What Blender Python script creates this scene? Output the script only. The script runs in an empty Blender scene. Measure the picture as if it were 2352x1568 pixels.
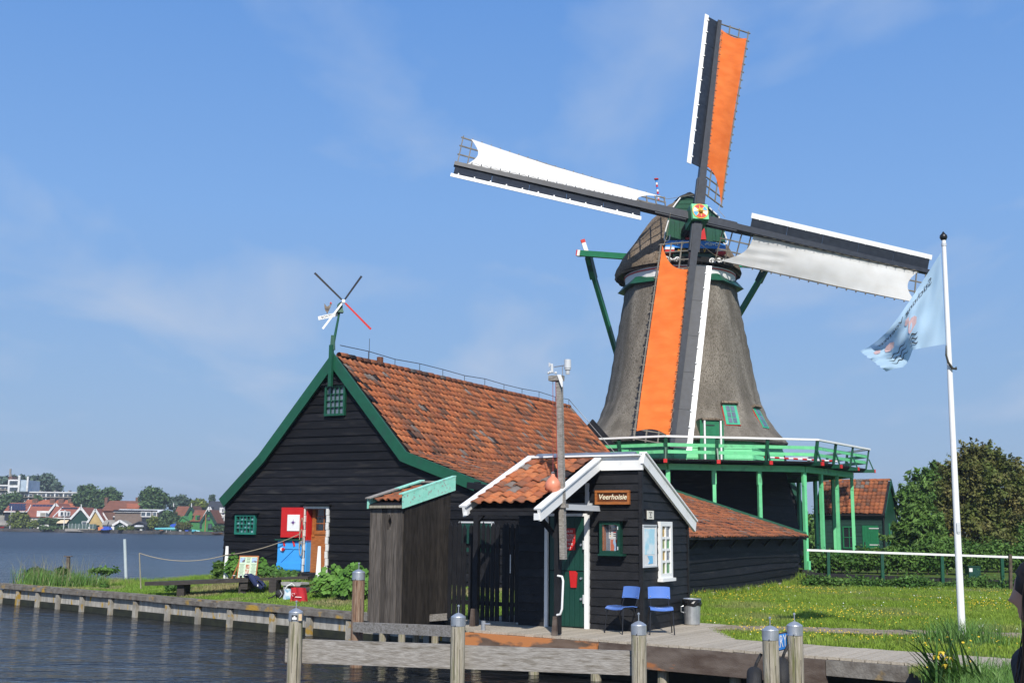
import bpy, math, random
import numpy as np
from mathutils import Vector, Matrix
from mathutils.geometry import delaunay_2d_cdt
random.seed(7); RNG = np.random.default_rng(11)
sc = bpy.context.scene
COL = sc.collection
PI = math.pi

# ------------------------------------------------------------------ camera
EYE = 2.5                                   # metres above the water
FPX, CX, CY = 2600.0, 1176.0, 784.0         # focal length and centre, measured on a 2352 px wide copy
PITCH = math.atan(426 / 2600.0); ROLL = 0.010
_R0 = Vector((1, 0, 0)); _U0 = Vector((0, -math.sin(PITCH), math.cos(PITCH)))
FWD = Vector((0, math.cos(PITCH), math.sin(PITCH)))
RGT = _R0 * math.cos(ROLL) + _U0 * math.sin(ROLL); UPV = _U0 * math.cos(ROLL) - _R0 * math.sin(ROLL)
CAM = Vector((0, 0, EYE))
cd = bpy.data.cameras.new('camera'); cam = bpy.data.objects.new('camera', cd); COL.objects.link(cam)
cd.sensor_width = 36; cd.sensor_fit = 'HORIZONTAL'; cd.lens = FPX / 2352 * 36
cd.clip_start = 0.2; cd.clip_end = 6000
m3 = Matrix((RGT, UPV, -FWD)).transposed()
cam.matrix_world = Matrix.Translation(CAM) @ m3.to_4x4()
sc.camera = cam

# ------------------------------------------------------------------ sky, sun, exposure
SUN_EL = math.radians(41); SUN_AZ = math.radians(4)      # azimuth away from straight behind the camera, to the right
SDIR = Vector((math.sin(SUN_AZ) * math.cos(SUN_EL), -math.cos(SUN_AZ) * math.cos(SUN_EL), math.sin(SUN_EL)))
world = bpy.data.worlds.new('World'); sc.world = world; world.use_nodes = True
nt = world.node_tree; nt.nodes.clear()
def N(t, **k):
    n = nt.nodes.new(t)
    for a, b in k.items(): setattr(n, a, b)
    return n
sky = N('ShaderNodeTexSky', sky_type='NISHITA', sun_disc=False, sun_elevation=SUN_EL, sun_rotation=PI - SUN_AZ)
sky.altitude = 0; sky.air_density = 1.0; sky.dust_density = 0.9; sky.ozone_density = 2.2
bg = N('ShaderNodeBackground'); out = N('ShaderNodeOutputWorld')
bg.inputs[1].default_value = 0.12
tc = N('ShaderNodeTexCoord'); sep = N('ShaderNodeSeparateXYZ')
zz = N('ShaderNodeMath', operation='ADD'); zz.inputs[1].default_value = 0.16
dv = N('ShaderNodeVectorMath', operation='DIVIDE'); cmb = N('ShaderNodeCombineXYZ')
nz = N('ShaderNodeTexNoise'); nz.inputs['Scale'].default_value = 1.9; nz.inputs['Detail'].default_value = 10; nz.inputs['Roughness'].default_value = .49; nz.inputs['Distortion'].default_value = .35
mp = N('ShaderNodeMapping'); mp.inputs['Location'].default_value = (1.4, 9.1, 0); mp.inputs['Scale'].default_value = (1.0, .62, 1); mp.inputs['Rotation'].default_value = (0, 0, .5)
rp = N('ShaderNodeValToRGB'); rp.color_ramp.elements[0].position = .515; rp.color_ramp.elements[1].position = .74
rp.color_ramp.elements[1].color = (.8, .8, .8, 1)
mx = N('ShaderNodeMix', data_type='RGBA'); mx.inputs[7].default_value = (3.65, 4.55, 6.1, 1)
L = nt.links.new
L(tc.outputs['Generated'], sep.inputs[0]); L(sep.outputs[2], zz.inputs[0])
for i in range(3): L(zz.outputs[0], cmb.inputs[i])
L(tc.outputs['Generated'], dv.inputs[0]); L(cmb.outputs[0], dv.inputs[1])
L(dv.outputs[0], mp.inputs[0]); L(mp.outputs[0], nz.inputs['Vector']); L(nz.outputs[0], rp.inputs[0])
gr = N('ShaderNodeValToRGB'); L(sep.outputs[2], gr.inputs[0]); ge_ = gr.color_ramp.elements     # clear summer air: pale and even towards the horizon
for i_, (p_, c_) in enumerate(((0.0, (.285, .405, .61)), (.13, (.25, .415, .69)), (.27, (.20, .40, .78)), (.46, (.122, .31, .735)), (1.0, (.05, .15, .46)))):
    e_ = ge_[i_] if i_ < 2 else ge_.new(p_)
    e_.position = p_; e_.color = (*[v_ for v_ in c_], 1)
sc8 = N('ShaderNodeVectorMath', operation='SCALE'); sc8.inputs['Scale'].default_value = 1 / .12; L(gr.outputs[0], sc8.inputs[0])
mxs = N('ShaderNodeMix', data_type='RGBA'); mxs.inputs[0].default_value = .85; L(sky.outputs[0], mxs.inputs[6]); L(sc8.outputs[0], mxs.inputs[7])
L(rp.outputs[0], mx.inputs[0]); L(mxs.outputs[2], mx.inputs[6]); L(mx.outputs[2], bg.inputs[0]); L(bg.outputs[0], out.inputs[0])
sl = bpy.data.lights.new('sun', 'SUN'); sun = bpy.data.objects.new('sun', sl); COL.objects.link(sun)
sl.energy = 4.9; sl.angle = math.radians(.53); sl.color = (1, .95, .87)
sun.rotation_euler = SDIR.to_track_quat('Z', 'Y').to_euler()
sc.view_settings.view_transform = 'Standard'; sc.view_settings.look = 'None'
sc.view_settings.exposure = 0.08; sc.view_settings.gamma = 1.0; sc.view_settings.use_curve_mapping = False
sc.cycles.max_bounces = 6; sc.cycles.transparent_max_bounces = 8

# ------------------------------------------------------------------ layout helpers: a sighting in the photograph met with a real plane
def ray(px, py): return (FWD * FPX + RGT * (px - CX) + UPV * (CY - py)).normalized()
def at_y(px, py, Y): d = ray(px, py); return CAM + d * (Y / d.y)
def at_z(px, py, z): d = ray(px, py); return CAM + d * ((z - EYE) / d.z)
def at_p(px, py, p0, n): d = ray(px, py); n = Vector(n); return CAM + d * ((Vector(p0) - CAM).dot(n) / d.dot(n))
def V3(*a): return Vector(a)

# ------------------------------------------------------------------ mesh helpers
class MB:
    def __init__(s): s.v = []; s.f = []
    def add(s, vs, fs):
        o = len(s.v); s.v += [tuple(x) for x in vs]; s.f += [tuple(i + o for i in f) for f in fs]; return s
    def hexa(s, p):          # 0-3 one face ring, 4-7 the opposite ring
        return s.add(p, [(0, 3, 2, 1), (4, 5, 6, 7), (0, 1, 5, 4), (1, 2, 6, 5), (2, 3, 7, 6), (3, 0, 4, 7)])
    def box(s, c, d, ax=None):
        c = Vector(c); X, Y, Z = ax if ax else (V3(1, 0, 0), V3(0, 1, 0), V3(0, 0, 1))
        X = X * d[0] / 2; Y = Y * d[1] / 2; Z = Z * d[2] / 2
        return s.hexa([c - X - Y - Z, c + X - Y - Z, c + X + Y - Z, c - X + Y - Z, c - X - Y + Z, c + X - Y + Z, c + X + Y + Z, c - X + Y + Z])
    def beam(s, p, q, w, h, up=(0, 0, 1), w2=None, h2=None):
        p = Vector(p); q = Vector(q); d = (q - p).normalized(); up = Vector(up)
        x = d.cross(up)
        if x.length < 1e-4: x = d.cross(V3(1, 0, 0))
        x.normalize(); y = x.cross(d)
        w2 = w if w2 is None else w2; h2 = h if h2 is None else h2
        a = [p - x * w / 2 - y * h / 2, p + x * w / 2 - y * h / 2, p + x * w / 2 + y * h / 2, p - x * w / 2 + y * h / 2]
        b = [q - x * w2 / 2 - y * h2 / 2, q + x * w2 / 2 - y * h2 / 2, q + x * w2 / 2 + y * h2 / 2, q - x * w2 / 2 + y * h2 / 2]
        return s.hexa(a + b)
    def tube(s, p, q, r0, r1=None, n=10):
        return s.path([p, q], [r0, r0 if r1 is None else r1], n)
    def path(s, pts, r, n=8, closed=False):
        pts = [Vector(p) for p in pts]; k = len(pts)
        rs = r if isinstance(r, (list, tuple)) else [r] * k
        vs = []; prev = None
        for i, p in enumerate(pts):
            if closed: d = pts[(i + 1) % k] - pts[i - 1]
            else: d = pts[min(i + 1, k - 1)] - pts[max(i - 1, 0)]
            d.normalize()
            x = prev - d * prev.dot(d) if prev is not None else d.cross(V3(0, 0, 1))
            if x.length < 1e-3: x = d.cross(V3(1, 0, 0))
            x.normalize(); prev = x; y = d.cross(x)
            for j in range(n):
                a = 2 * PI * j / n; vs.append(p + (x * math.cos(a) + y * math.sin(a)) * rs[i])
        fs = []
        for i in range(k if closed else k - 1):
            for j in range(n):
                a = i * n + j; b = i * n + (j + 1) % n; i2 = (i + 1) % k
                fs.append((a, b, i2 * n + (j + 1) % n, i2 * n + j))
        if not closed:
            o = len(vs); vs += vs[:n] + vs[(k - 1) * n:k * n]; fs += [tuple(o + j for j in range(n - 1, -1, -1)), tuple(o + n + j for j in range(n))]
        return s.add(vs, fs)
    def lathe(s, prof, c=(0, 0, 0), n=16, a0=0.0, axis=None):
        c = Vector(c); X, Y, Z = axis if axis else (V3(1, 0, 0), V3(0, 1, 0), V3(0, 0, 1))
        vs = []; fs = []
        for r, z in prof:
            for j in range(n):
                a = a0 + 2 * PI * j / n; vs.append(c + X * (r * math.cos(a)) + Y * (r * math.sin(a)) + Z * z)
        for i in range(len(prof) - 1):
            for j in range(n): fs.append((i * n + j, i * n + (j + 1) % n, (i + 1) * n + (j + 1) % n, (i + 1) * n + j))
        o = len(vs); q = (len(prof) - 1) * n; vs += vs[:n] + vs[q:q + n]; fs += [tuple(o + j for j in range(n - 1, -1, -1)), tuple(o + n + j for j in range(n))]
        return s.add(vs, fs)
    def prism(s, pts, vec):
        pts = [Vector(p) for p in pts]; vec = Vector(vec); n = len(pts)
        nrm = Vector((0, 0, 0))
        for i in range(n): nrm += (pts[i] - pts[0]).cross(pts[(i + 1) % n] - pts[0])
        if nrm.dot(vec) < 0: pts = pts[::-1]
        return s.add(pts + [p + vec for p in pts], [tuple(range(n - 1, -1, -1)), tuple(range(n, 2 * n))] + [(i, (i + 1) % n, n + (i + 1) % n, n + i) for i in range(n)])
    def grid(s, rows):       # rows of equal length
        m = len(rows[0]); vs = [p for r in rows for p in r]
        return s.add(vs, [(i * m + j, i * m + j + 1, (i + 1) * m + j + 1, (i + 1) * m + j) for i in range(len(rows) - 1) for j in range(m - 1)])
    def mesh(s, name, mat, smooth=False):
        me = bpy.data.meshes.new(name); me.from_pydata(s.v, [], s.f); me.validate(); me.update()
        if mat: me.materials.append(mat)
        if smooth: me.polygons.foreach_set('use_smooth', [True] * len(me.polygons))
        return me
WM = {}
def link(o, par, mat4=None):
    COL.objects.link(o)
    if par is not None:
        o.parent = par; o.matrix_parent_inverse = WM[par.name].inverted()
    o.matrix_basis = mat4 if mat4 is not None else Matrix()
    WM[o.name] = o.matrix_basis.copy(); return o
def tag(o, label=None, cat=None, group=None, kind=None):
    if label: o['label'] = label
    if cat: o['category'] = cat
    if group: o['group'] = group
    if kind: o['kind'] = kind
    return o
def obj(name, mb, mat, par=None, smooth=False, **k):
    o = bpy.data.objects.new(name, mb if isinstance(mb, bpy.types.Mesh) else mb.mesh(name, mat, smooth))
    link(o, par); return tag(o, **k)
def inst(name, me, M4, par, **k):
    return tag(link(bpy.data.objects.new(name, me), par, M4), **k)
def root(name, loc, label, cat, group=None):
    o = bpy.data.objects.new(name, None); o.empty_display_size = .2
    link(o, None, Matrix.Translation(Vector(loc))); return tag(o, label, cat, group)
def npmesh(name, verts, faces, mat, smooth=False):
    """verts (n,3); faces (m,k) numpy"""
    me = bpy.data.meshes.new(name); k = faces.shape[1]; m = len(faces)
    me.vertices.add(len(verts)); me.vertices.foreach_set('co', np.ascontiguousarray(verts, np.float32).ravel())
    me.loops.add(m * k); me.loops.foreach_set('vertex_index', np.ascontiguousarray(faces, np.int32).ravel())
    me.polygons.add(m); me.polygons.foreach_set('loop_start', np.arange(0, m * k, k, dtype=np.int32))
    me.update(calc_edges=True)
    if smooth: me.polygons.foreach_set('use_smooth', np.ones(m, bool))
    me.materials.append(mat); return me
def frame(o, x, y, z):
    return Matrix(((x[0], y[0], z[0], o[0]), (x[1], y[1], z[1], o[1]), (x[2], y[2], z[2], o[2]), (0, 0, 0, 1)))
def text_mesh(s, mat, size=1.0, extrude=.0, shear=0.0, align='CENTER', spacing=1.0, bold=0.0):
    c = bpy.data.curves.new('lettering', 'FONT'); c.body = s; c.size = size; c.extrude = extrude; c.shear = shear; c.offset = bold
    c.align_x = align; c.align_y = 'CENTER'; c.space_character = spacing; c.resolution_u = 3
    t = bpy.data.objects.new('lettering', c); me = bpy.data.meshes.new_from_object(t)
    bpy.data.objects.remove(t); bpy.data.curves.remove(c); me.materials.clear(); me.materials.append(mat); return me

# ------------------------------------------------------------------ materials
def mat(name, c1, c2=None, rough=.6, scale=4.0, stretch=(1, 1, 1), bump=0.0, bscale=40.0, rand=0.0, metal=0.0, spec=.5, isl=False,
        detail=5.0, ramp=(.35, .7), c3=None, s3=9.0, r3=(.62, .72), wave=None, coat=0.0, rrand=.0, trans=0.0):
    m = bpy.data.materials.new(name); m.use_nodes = True; t = m.node_tree; b = t.nodes['Principled BSDF']; ln = t.links.new
    def n(ty, **k):
        x = t.nodes.new(ty)
        for a, v in k.items(): setattr(x, a, v)
        return x
    b.inputs['Roughness'].default_value = rough; b.inputs['Metallic'].default_value = metal
    b.inputs['Specular IOR Level'].default_value = spec; b.inputs['Coat Weight'].default_value = coat
    co = n('ShaderNodeTexCoord'); mpn = n('ShaderNodeMapping'); mpn.inputs['Scale'].default_value = stretch
    oi = n('ShaderNodeObjectInfo'); off = n('ShaderNodeVectorMath', operation='ADD')
    rv = n('ShaderNodeMath', operation='MULTIPLY'); rv.inputs[1].default_value = 37.0
    ln(oi.outputs['Random'], rv.inputs[0]); ln(co.outputs['Object'], off.inputs[0]); ln(rv.outputs[0], off.inputs[1]); ln(off.outputs[0], mpn.inputs[0])
    vec = mpn.outputs[0]
    c2 = c2 or c1
    nzz = n('ShaderNodeTexNoise'); nzz.inputs['Scale'].default_value = scale; nzz.inputs['Detail'].default_value = detail; ln(vec, nzz.inputs['Vector'])
    r = n('ShaderNodeValToRGB'); r.color_ramp.elements[0].position = ramp[0]; r.color_ramp.elements[1].position = ramp[1]
    r.color_ramp.elements[0].color = (*c1, 1); r.color_ramp.elements[1].color = (*c2, 1); ln(nzz.outputs[0], r.inputs[0])
    cur = r.outputs[0]
    if c3:
        n3 = n('ShaderNodeTexNoise'); n3.inputs['Scale'].default_value = s3; n3.inputs['Detail'].default_value = 6; ln(vec, n3.inputs['Vector'])
        q = n('ShaderNodeValToRGB'); q.color_ramp.elements[0].position = r3[0]; q.color_ramp.elements[1].position = r3[1]; ln(n3.outputs[0], q.inputs[0])
        mm = n('ShaderNodeMix', data_type='RGBA'); mm.inputs[7].default_value = (*c3, 1); ln(q.outputs[0], mm.inputs[0]); ln(cur, mm.inputs[6]); cur = mm.outputs[2]
    if rand:
        h = n('ShaderNodeHueSaturation'); mr = n('ShaderNodeMapRange'); mr.inputs[3].default_value = 1 - rand; mr.inputs[4].default_value = 1 + rand
        if isl:
            ge = n('ShaderNodeNewGeometry'); ad = n('ShaderNodeMath', operation='ADD'); fr = n('ShaderNodeMath', operation='FRACT')
            ln(ge.outputs['Random Per Island'], ad.inputs[0]); ln(oi.outputs['Random'], ad.inputs[1]); ln(ad.outputs[0], fr.inputs[0]); ln(fr.outputs[0], mr.inputs[0])
        else: ln(oi.outputs['Random'], mr.inputs[0])
        ln(mr.outputs[0], h.inputs['Value']); ln(cur, h.inputs['Color']); cur = h.outputs[0]
    ln(cur, b.inputs['Base Color'])
    if bump:
        nb = n('ShaderNodeTexNoise'); nb.inputs['Scale'].default_value = bscale; nb.inputs['Detail'].default_value = 4; ln(vec, nb.inputs['Vector'])
        bp = n('ShaderNodeBump'); bp.inputs['Strength'].default_value = bump; bp.inputs['Distance'].default_value = .02
        ln(nb.outputs[0], bp.inputs['Height']); ln(bp.outputs[0], b.inputs['Normal'])
    if trans:
        tr = n('ShaderNodeBsdfTranslucent'); ms = n('ShaderNodeMixShader'); ms.inputs[0].default_value = trans; ln(cur, tr.inputs[0])
        ln(b.outputs[0], ms.inputs[1]); ln(tr.outputs[0], ms.inputs[2]); ln(ms.outputs[0], t.nodes['Material Output'].inputs[0])
    return m
def glass(name, tint=(.02, .025, .03), rough=.03):
    return mat(name, tint, tint, rough=rough, spec=.9)
def tile_mat(name, dark=.25, mul=1.0):
    m = bpy.data.materials.new(name); m.use_nodes = True; t = m.node_tree; b = t.nodes['Principled BSDF']; ln = t.links.new
    n = t.nodes.new; ge = n('ShaderNodeNewGeometry'); oi = n('ShaderNodeObjectInfo')
    ad = n('ShaderNodeMath'); ad.operation = 'ADD'; fr = n('ShaderNodeMath'); fr.operation = 'FRACT'
    ln(ge.outputs['Random Per Island'], ad.inputs[0]); ln(oi.outputs['Random'], ad.inputs[1]); ln(ad.outputs[0], fr.inputs[0])
    r = n('ShaderNodeValToRGB'); r.color_ramp.interpolation = 'CONSTANT'
    cols = [(0, (.41, .13, .054)), (.20, (.48, .165, .068)), (.42, (.33, .108, .052)), (.60, (.43, .138, .057)), (.74, (.27, .105, .06)), (.88, (.16, .08, .055)), (.955, (.22, .185, .165)), (.985, (.014, .014, .02))]
    e = r.color_ramp.elements
    e[0].position, e[0].color = 0, (*cols[0][1], 1); e[1].position, e[1].color = cols[1][0], (*cols[1][1], 1)
    for p, c in cols[2:]: x = e.new(p); x.color = (*c, 1)
    for x in e: x.color = (*[v * mul for v in x.color[:3]], 1)
    ln(fr.outputs[0], r.inputs[0])
    nz1 = n('ShaderNodeTexNoise'); nz1.inputs['Scale'].default_value = .9; nz1.inputs['Detail'].default_value = 8; nz1.inputs['Roughness'].default_value = .7
    ln(ge.outputs['Position'], nz1.inputs['Vector'])
    q = n('ShaderNodeValToRGB'); q.color_ramp.elements[0].position = .46; q.color_ramp.elements[1].position = .70; q.color_ramp.elements[1].color = (.75 * min(1, dark * 2.6),) * 3 + (1,)
    ln(nz1.outputs[0], q.inputs[0])
    mm = n('ShaderNodeMix'); mm.data_type = 'RGBA'; mm.inputs[7].default_value = (.075, .05, .036, 1); ln(q.outputs[0], mm.inputs[0]); ln(r.outputs[0], mm.inputs[6])
    n2 = n('ShaderNodeTexNoise'); n2.inputs['Scale'].default_value = 14; n2.inputs['Detail'].default_value = 5; ln(ge.outputs['Position'], n2.inputs['Vector'])
    q2 = n('ShaderNodeValToRGB'); q2.color_ramp.elements[0].position = .52; q2.color_ramp.elements[1].position = .70; q2.color_ramp.elements[1].color = (.62, .62, .62, 1); ln(n2.outputs[0], q2.inputs[0])
    m2 = n('ShaderNodeMix'); m2.data_type = 'RGBA'; m2.inputs[7].default_value = (.10, .075, .05, 1); ln(q2.outputs[0], m2.inputs[0]); ln(mm.outputs[2], m2.inputs[6])
    ln(m2.outputs[2], b.inputs['Base Color']); b.inputs['Roughness'].default_value = .85; b.inputs['Specular IOR Level'].default_value = .2
    bp = n('ShaderNodeBump'); bp.inputs['Strength'].default_value = .35; bp.inputs['Distance'].default_value = .01; ln(n2.outputs[0], bp.inputs['Height']); ln(bp.outputs[0], b.inputs['Normal'])
    return m
BLACK = mat('tarred_board', (.0055, .006, .008), (.011, .011, .014), rough=.62, scale=3, stretch=(1, 1, 6), bump=.35, bscale=30, rand=.45, spec=.2, c3=(.024, .023, .023), s3=1.3, r3=(.55, .72))
BLACKV = mat('tarred_post', (.010, .010, .012), (.018, .018, .02), rough=.6, bump=.2, spec=.3)
SHEDB = mat('black_stained_board', (.008, .0085, .010), (.015, .015, .0175), rough=.6, scale=5, bump=.25, bscale=50, rand=.32, spec=.3, c3=(.026, .025, .025), s3=1.8, r3=(.58, .74))
TAR_OLD = mat('weathered_tar', (.016, .014, .012), (.034, .029, .025), rough=.8, scale=6, stretch=(3, 3, .6), bump=.5, bscale=25, rand=.35, spec=.15)
GREY_OLD = mat('grey_weathered_board', (.075, .065, .056), (.155, .135, .115), rough=.88, scale=9, stretch=(4, 4, .35), bump=.6, bscale=30, rand=.3, c3=(.035, .03, .026), s3=4, r3=(.55, .75), spec=.1)
GREENB = mat('dark_green_paint', (.008, .070, .036), (.010, .085, .045), rough=.4, scale=6, bump=.08, rand=.12, c3=(.016, .06, .04), s3=2.5, r3=(.55, .75))
GREEND = mat('bottle_green_paint', (.006, .045, .030), (.008, .055, .036), rough=.38, scale=6)
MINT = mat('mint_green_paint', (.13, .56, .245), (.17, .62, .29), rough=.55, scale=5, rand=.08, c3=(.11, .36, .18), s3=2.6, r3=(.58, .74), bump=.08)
MINTW = mat('weathered_mint_paint', (.24, .62, .48), (.33, .70, .56), rough=.7, scale=7, c3=(.30, .30, .27), s3=16, r3=(.58, .66), bump=.3)
TEAL = mat('turquoise_paint', (.03, .36, .20), (.04, .42, .24), rough=.5)
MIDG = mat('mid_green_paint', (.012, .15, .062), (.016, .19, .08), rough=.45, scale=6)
WHITE = mat('white_paint', (.80, .80, .775), (.84, .84, .82), rough=.45, scale=5, c3=(.66, .65, .60), s3=3.5, r3=(.60, .78), bump=.04)
WHITEW = mat('worn_white_paint', (.62, .61, .57), (.80, .79, .76), rough=.6, scale=9, c3=(.40, .36, .28), s3=22, r3=(.64, .72))
RED = mat('red_paint', (.52, .012, .012), (.58, .02, .016), rough=.45)
BLUE = mat('blue_paint', (.02, .22, .68), (.03, .26, .74), rough=.5)
SKYB = mat('sky_blue_paint', (.05, .34, .80), (.06, .38, .84), rough=.5, scale=6)
YEL = mat('yellow_paint', (.75, .42, .03), rough=.4)
NAVY = mat('navy_tar_paint', (.011, .015, .023), (.022, .028, .039), rough=.42, scale=5, spec=.35, c3=(.10, .10, .10), s3=26, r3=(.70, .76))
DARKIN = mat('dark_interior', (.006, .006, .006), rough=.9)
METAL = mat('galvanised_metal', (.46, .48, .50), (.62, .64, .65), rough=.40, metal=.75, scale=8)
GREYP = mat('grey_plastic', (.55, .57, .58), rough=.5)
GLS = glass('window_glass'); GLSB = mat('painted_sky_glass', (.10, .13, .17), (.16, .2, .25), rough=.06, spec=.8, scale=2)  # the second glass carries a blue sky reflection in its base colour
WOOD = mat('brown_varnished_wood', (.30, .095, .022), (.42, .15, .04), rough=.45, scale=7, stretch=(1, 1, 5), bump=.15)
WOODD = mat('dark_varnished_wood', (.10, .032, .010), (.16, .05, .014), rough=.5, scale=10)
PILE = mat('weathered_pile_wood', (.28, .25, .18), (.46, .42, .34), rough=.9, scale=7, stretch=(6, 6, .4), bump=.8, bscale=18, c3=(.14, .15, .055), s3=3, r3=(.52, .72), spec=.1)
PILER = mat('reddish_pile_wood', (.22, .14, .09), (.36, .27, .20), rough=.9, scale=7, stretch=(6, 6, .5), bump=.8, bscale=18, c3=(.13, .045, .02), s3=4, r3=(.5, .7), spec=.1)
PLANKG = mat('grey_weathered_plank', (.23, .21, .185), (.38, .36, .33), rough=.9, scale=5, stretch=(.5, 5, 9), bump=.6, bscale=14, c3=(.14, .12, .09), s3=2.2, r3=(.55, .75), spec=.1)
DECKM = mat('gritted_deck_board', (.36, .315, .25), (.46, .41, .335), rough=.95, scale=30, bump=.5, bscale=90, rand=.10, spec=.1)
FASCIA = mat('dark_stained_fascia', (.085, .062, .05), (.16, .13, .11), rough=.85, scale=2.5, stretch=(1, 1, 3), bump=.4, c3=(.34, .14, .06), s3=1.6, r3=(.66, .72), spec=.15)
FASCIO = mat('orange_scraped_fascia', (.10, .065, .045), (.18, .13, .10), rough=.85, scale=2.5, stretch=(1, 1, 3), bump=.4, c3=(.50, .20, .075), s3=1.4, r3=(.51, .58), spec=.15)
CONC = mat('stained_concrete', (.27, .255, .225), (.48, .46, .41), rough=.92, scale=3, stretch=(3, 3, .8), bump=.6, bscale=20, c3=(.42, .26, .03), s3=2.6, r3=(.60, .68), spec=.1)
LICH = mat('lichened_post', (.22, .205, .175), (.40, .375, .32), rough=.92, scale=3, bump=.6, bscale=20, c3=(.36, .23, .05), s3=4.5, r3=(.55, .64), spec=.1)
CAPW = mat('lichened_cap_timber', (.12, .105, .09), (.24, .225, .2), rough=.92, scale=5, bump=.6, bscale=25, c3=(.40, .25, .05), s3=2.2, r3=(.58, .68), spec=.1)
MOSS = mat('wet_mossy_wall', (.012, .013, .007), (.03, .032, .014), rough=.6, scale=6)
TILE = tile_mat('clay_pantile', .40, .93); TILED = tile_mat('old_clay_pantile', .46, .72)
LEAD = mat('lead_flashing', (.16, .19, .23), (.26, .29, .33), rough=.45, metal=.3)
CHAIRB = mat('blue_laminate', (.085, .18, .50), (.10, .20, .54), rough=.22, coat=.5)
CHROME = mat('dark_steel_tube', (.05, .05, .055), rough=.3, metal=.8)
PAPER = mat('printed_paper', (.70, .70, .68), rough=.7)
MAPB = mat('map_print', (.72, .82, .84), (.42, .70, .80), rough=.5, scale=5, ramp=(.42, .56))
ORANGE = mat('orange_sailcloth', (.80, .175, .036), (.92, .235, .055), rough=.85, scale=1.4, spec=.1, trans=.22, stretch=(1, 1, 2.2), bump=.2, bscale=2.5, c3=(.82, .20, .05), s3=1.1, r3=(.5, .9))
CANVAS = mat('white_sailcloth', (.70, .69, .66), (.78, .775, .755), rough=.9, scale=1.3, spec=.1, trans=.18, bump=.22, bscale=3, c3=(.62, .60, .565), s3=1.2, r3=(.55, .95))
LATW = mat('grey_lattice_wood', (.12, .11, .09), (.2, .18, .15), rough=.9)
BRICK = mat('grey_brown_brick', (.20, .165, .12), (.30, .25, .18), rough=.95, scale=8, rand=.2)
STONE = mat('pale_pier_stone', (.30, .27, .2), (.42, .39, .31), rough=.95, scale=6)
ROPE = mat('hemp_rope', (.34, .29, .21), rough=.95)
REDROPE = mat('red_cord', (.35, .05, .05), rough=.9)
RUBBER = mat('black_rubber', (.010, .010, .011), (.02, .02, .021), rough=.7, bump=.4, bscale=60)
INK = mat('dark_ink', (.02, .02, .022), rough=.7)
CREAM = mat('cream_lettering', (.80, .72, .52), rough=.5)
# ------------------------------------------------------------------ main lines of the place
# quay wall (z = 0 is the water)
L0 = at_z(0, 1384, 0); L1 = at_z(810, 1469, 0); QD = (L1 - L0).normalized(); QN = V3(-QD.y, QD.x, 0)   # QN points inland
# barn: front gable wall through BA, BU along it to the right, BV along the ridge
BANG = math.radians(28.5); BV = V3(math.sin(BANG), math.cos(BANG), 0); BU = V3(math.cos(BANG), -math.sin(BANG), 0)
BA = at_y(773, 820, 32.5); BA.z = 0
def bf(px, py, v=0.0): p = at_p(px, py, BA + BV * v, BV); return ((p - BA).dot(BU), p.z)
def BP(u, v, z): return BA + BU * u + BV * v + V3(0, 0, z)
# ferry hut: corner SQ, SW along the ridge (right), SB away from the water
SANG = math.radians(29); SW = V3(math.cos(SANG), -math.sin(SANG), 0); SB = V3(math.sin(SANG), math.cos(SANG), 0)
SQ = at_y(1473.4, 1450, 20.8); DZ = SQ.z; SQ.z = 0
def sf(px, py, b=0.0): p = at_p(px, py, SQ + SB * b, SB); return ((p - SQ).dot(SW), p.z)
def sr(px, py, w=0.0): p = at_p(px, py, SQ + SW * w, SW); return ((p - SQ).dot(SB), p.z)
def SP(w, b, z): return SQ + SW * w + SB * b + V3(0, 0, z)
# windmill axis
MC = V3(7.95, 52.65, 0); MAZ = math.radians(8.95); MN = V3(math.sin(MAZ), -math.cos(MAZ), 0); MS = V3(math.cos(MAZ), math.sin(MAZ), 0)
# deck edge
DF = [at_z(*p, DZ) for p in ((1075, 1445), (1272, 1460), (1549.6, 1483.4), (1899, 1507), (2130, 1522))]
for p_ in DF: p_.z = 0
DE = (DF[3] - DF[0]).normalized(); DN = V3(-DE.y, DE.x, 0)

def lerp(x, tab):
    if x <= tab[0][0]: return tab[0][1]
    for (a, p), (b, q) in zip(tab, tab[1:]):
        if x <= b: return p + (q - p) * (x - a) / (b - a)
    return tab[-1][1]
def ground(x, y):
    p = V3(x, y, 0) - L1; t = p.dot(QN); s = p.dot(QD)
    zl = .50 + .42 * max(0, min(1, t / 3.6))
    u_ = (V3(x, y, 0) - BA).dot(BU)
    zl -= .35 * max(0, min(1, (-s - 8.5) / 5)) * max(0, min(1, (t - .5) / 2))
    zr = lerp(y, [(9, .55), (15, DZ - .03), (21, DZ - .06), (30, .55), (40, .46), (42.6, .50), (43.6, .72), (50, .80), (80, .85)])
    k = max(0, min(1, (u_ - 6.8) / 2.4)); k = k * k * (3 - 2 * k)
    z = zl * (1 - k) + zr * k
    return z + .025 * math.sin(x * 1.7 + y * .6) * math.sin(y * 1.1 - x * .4)

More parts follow.
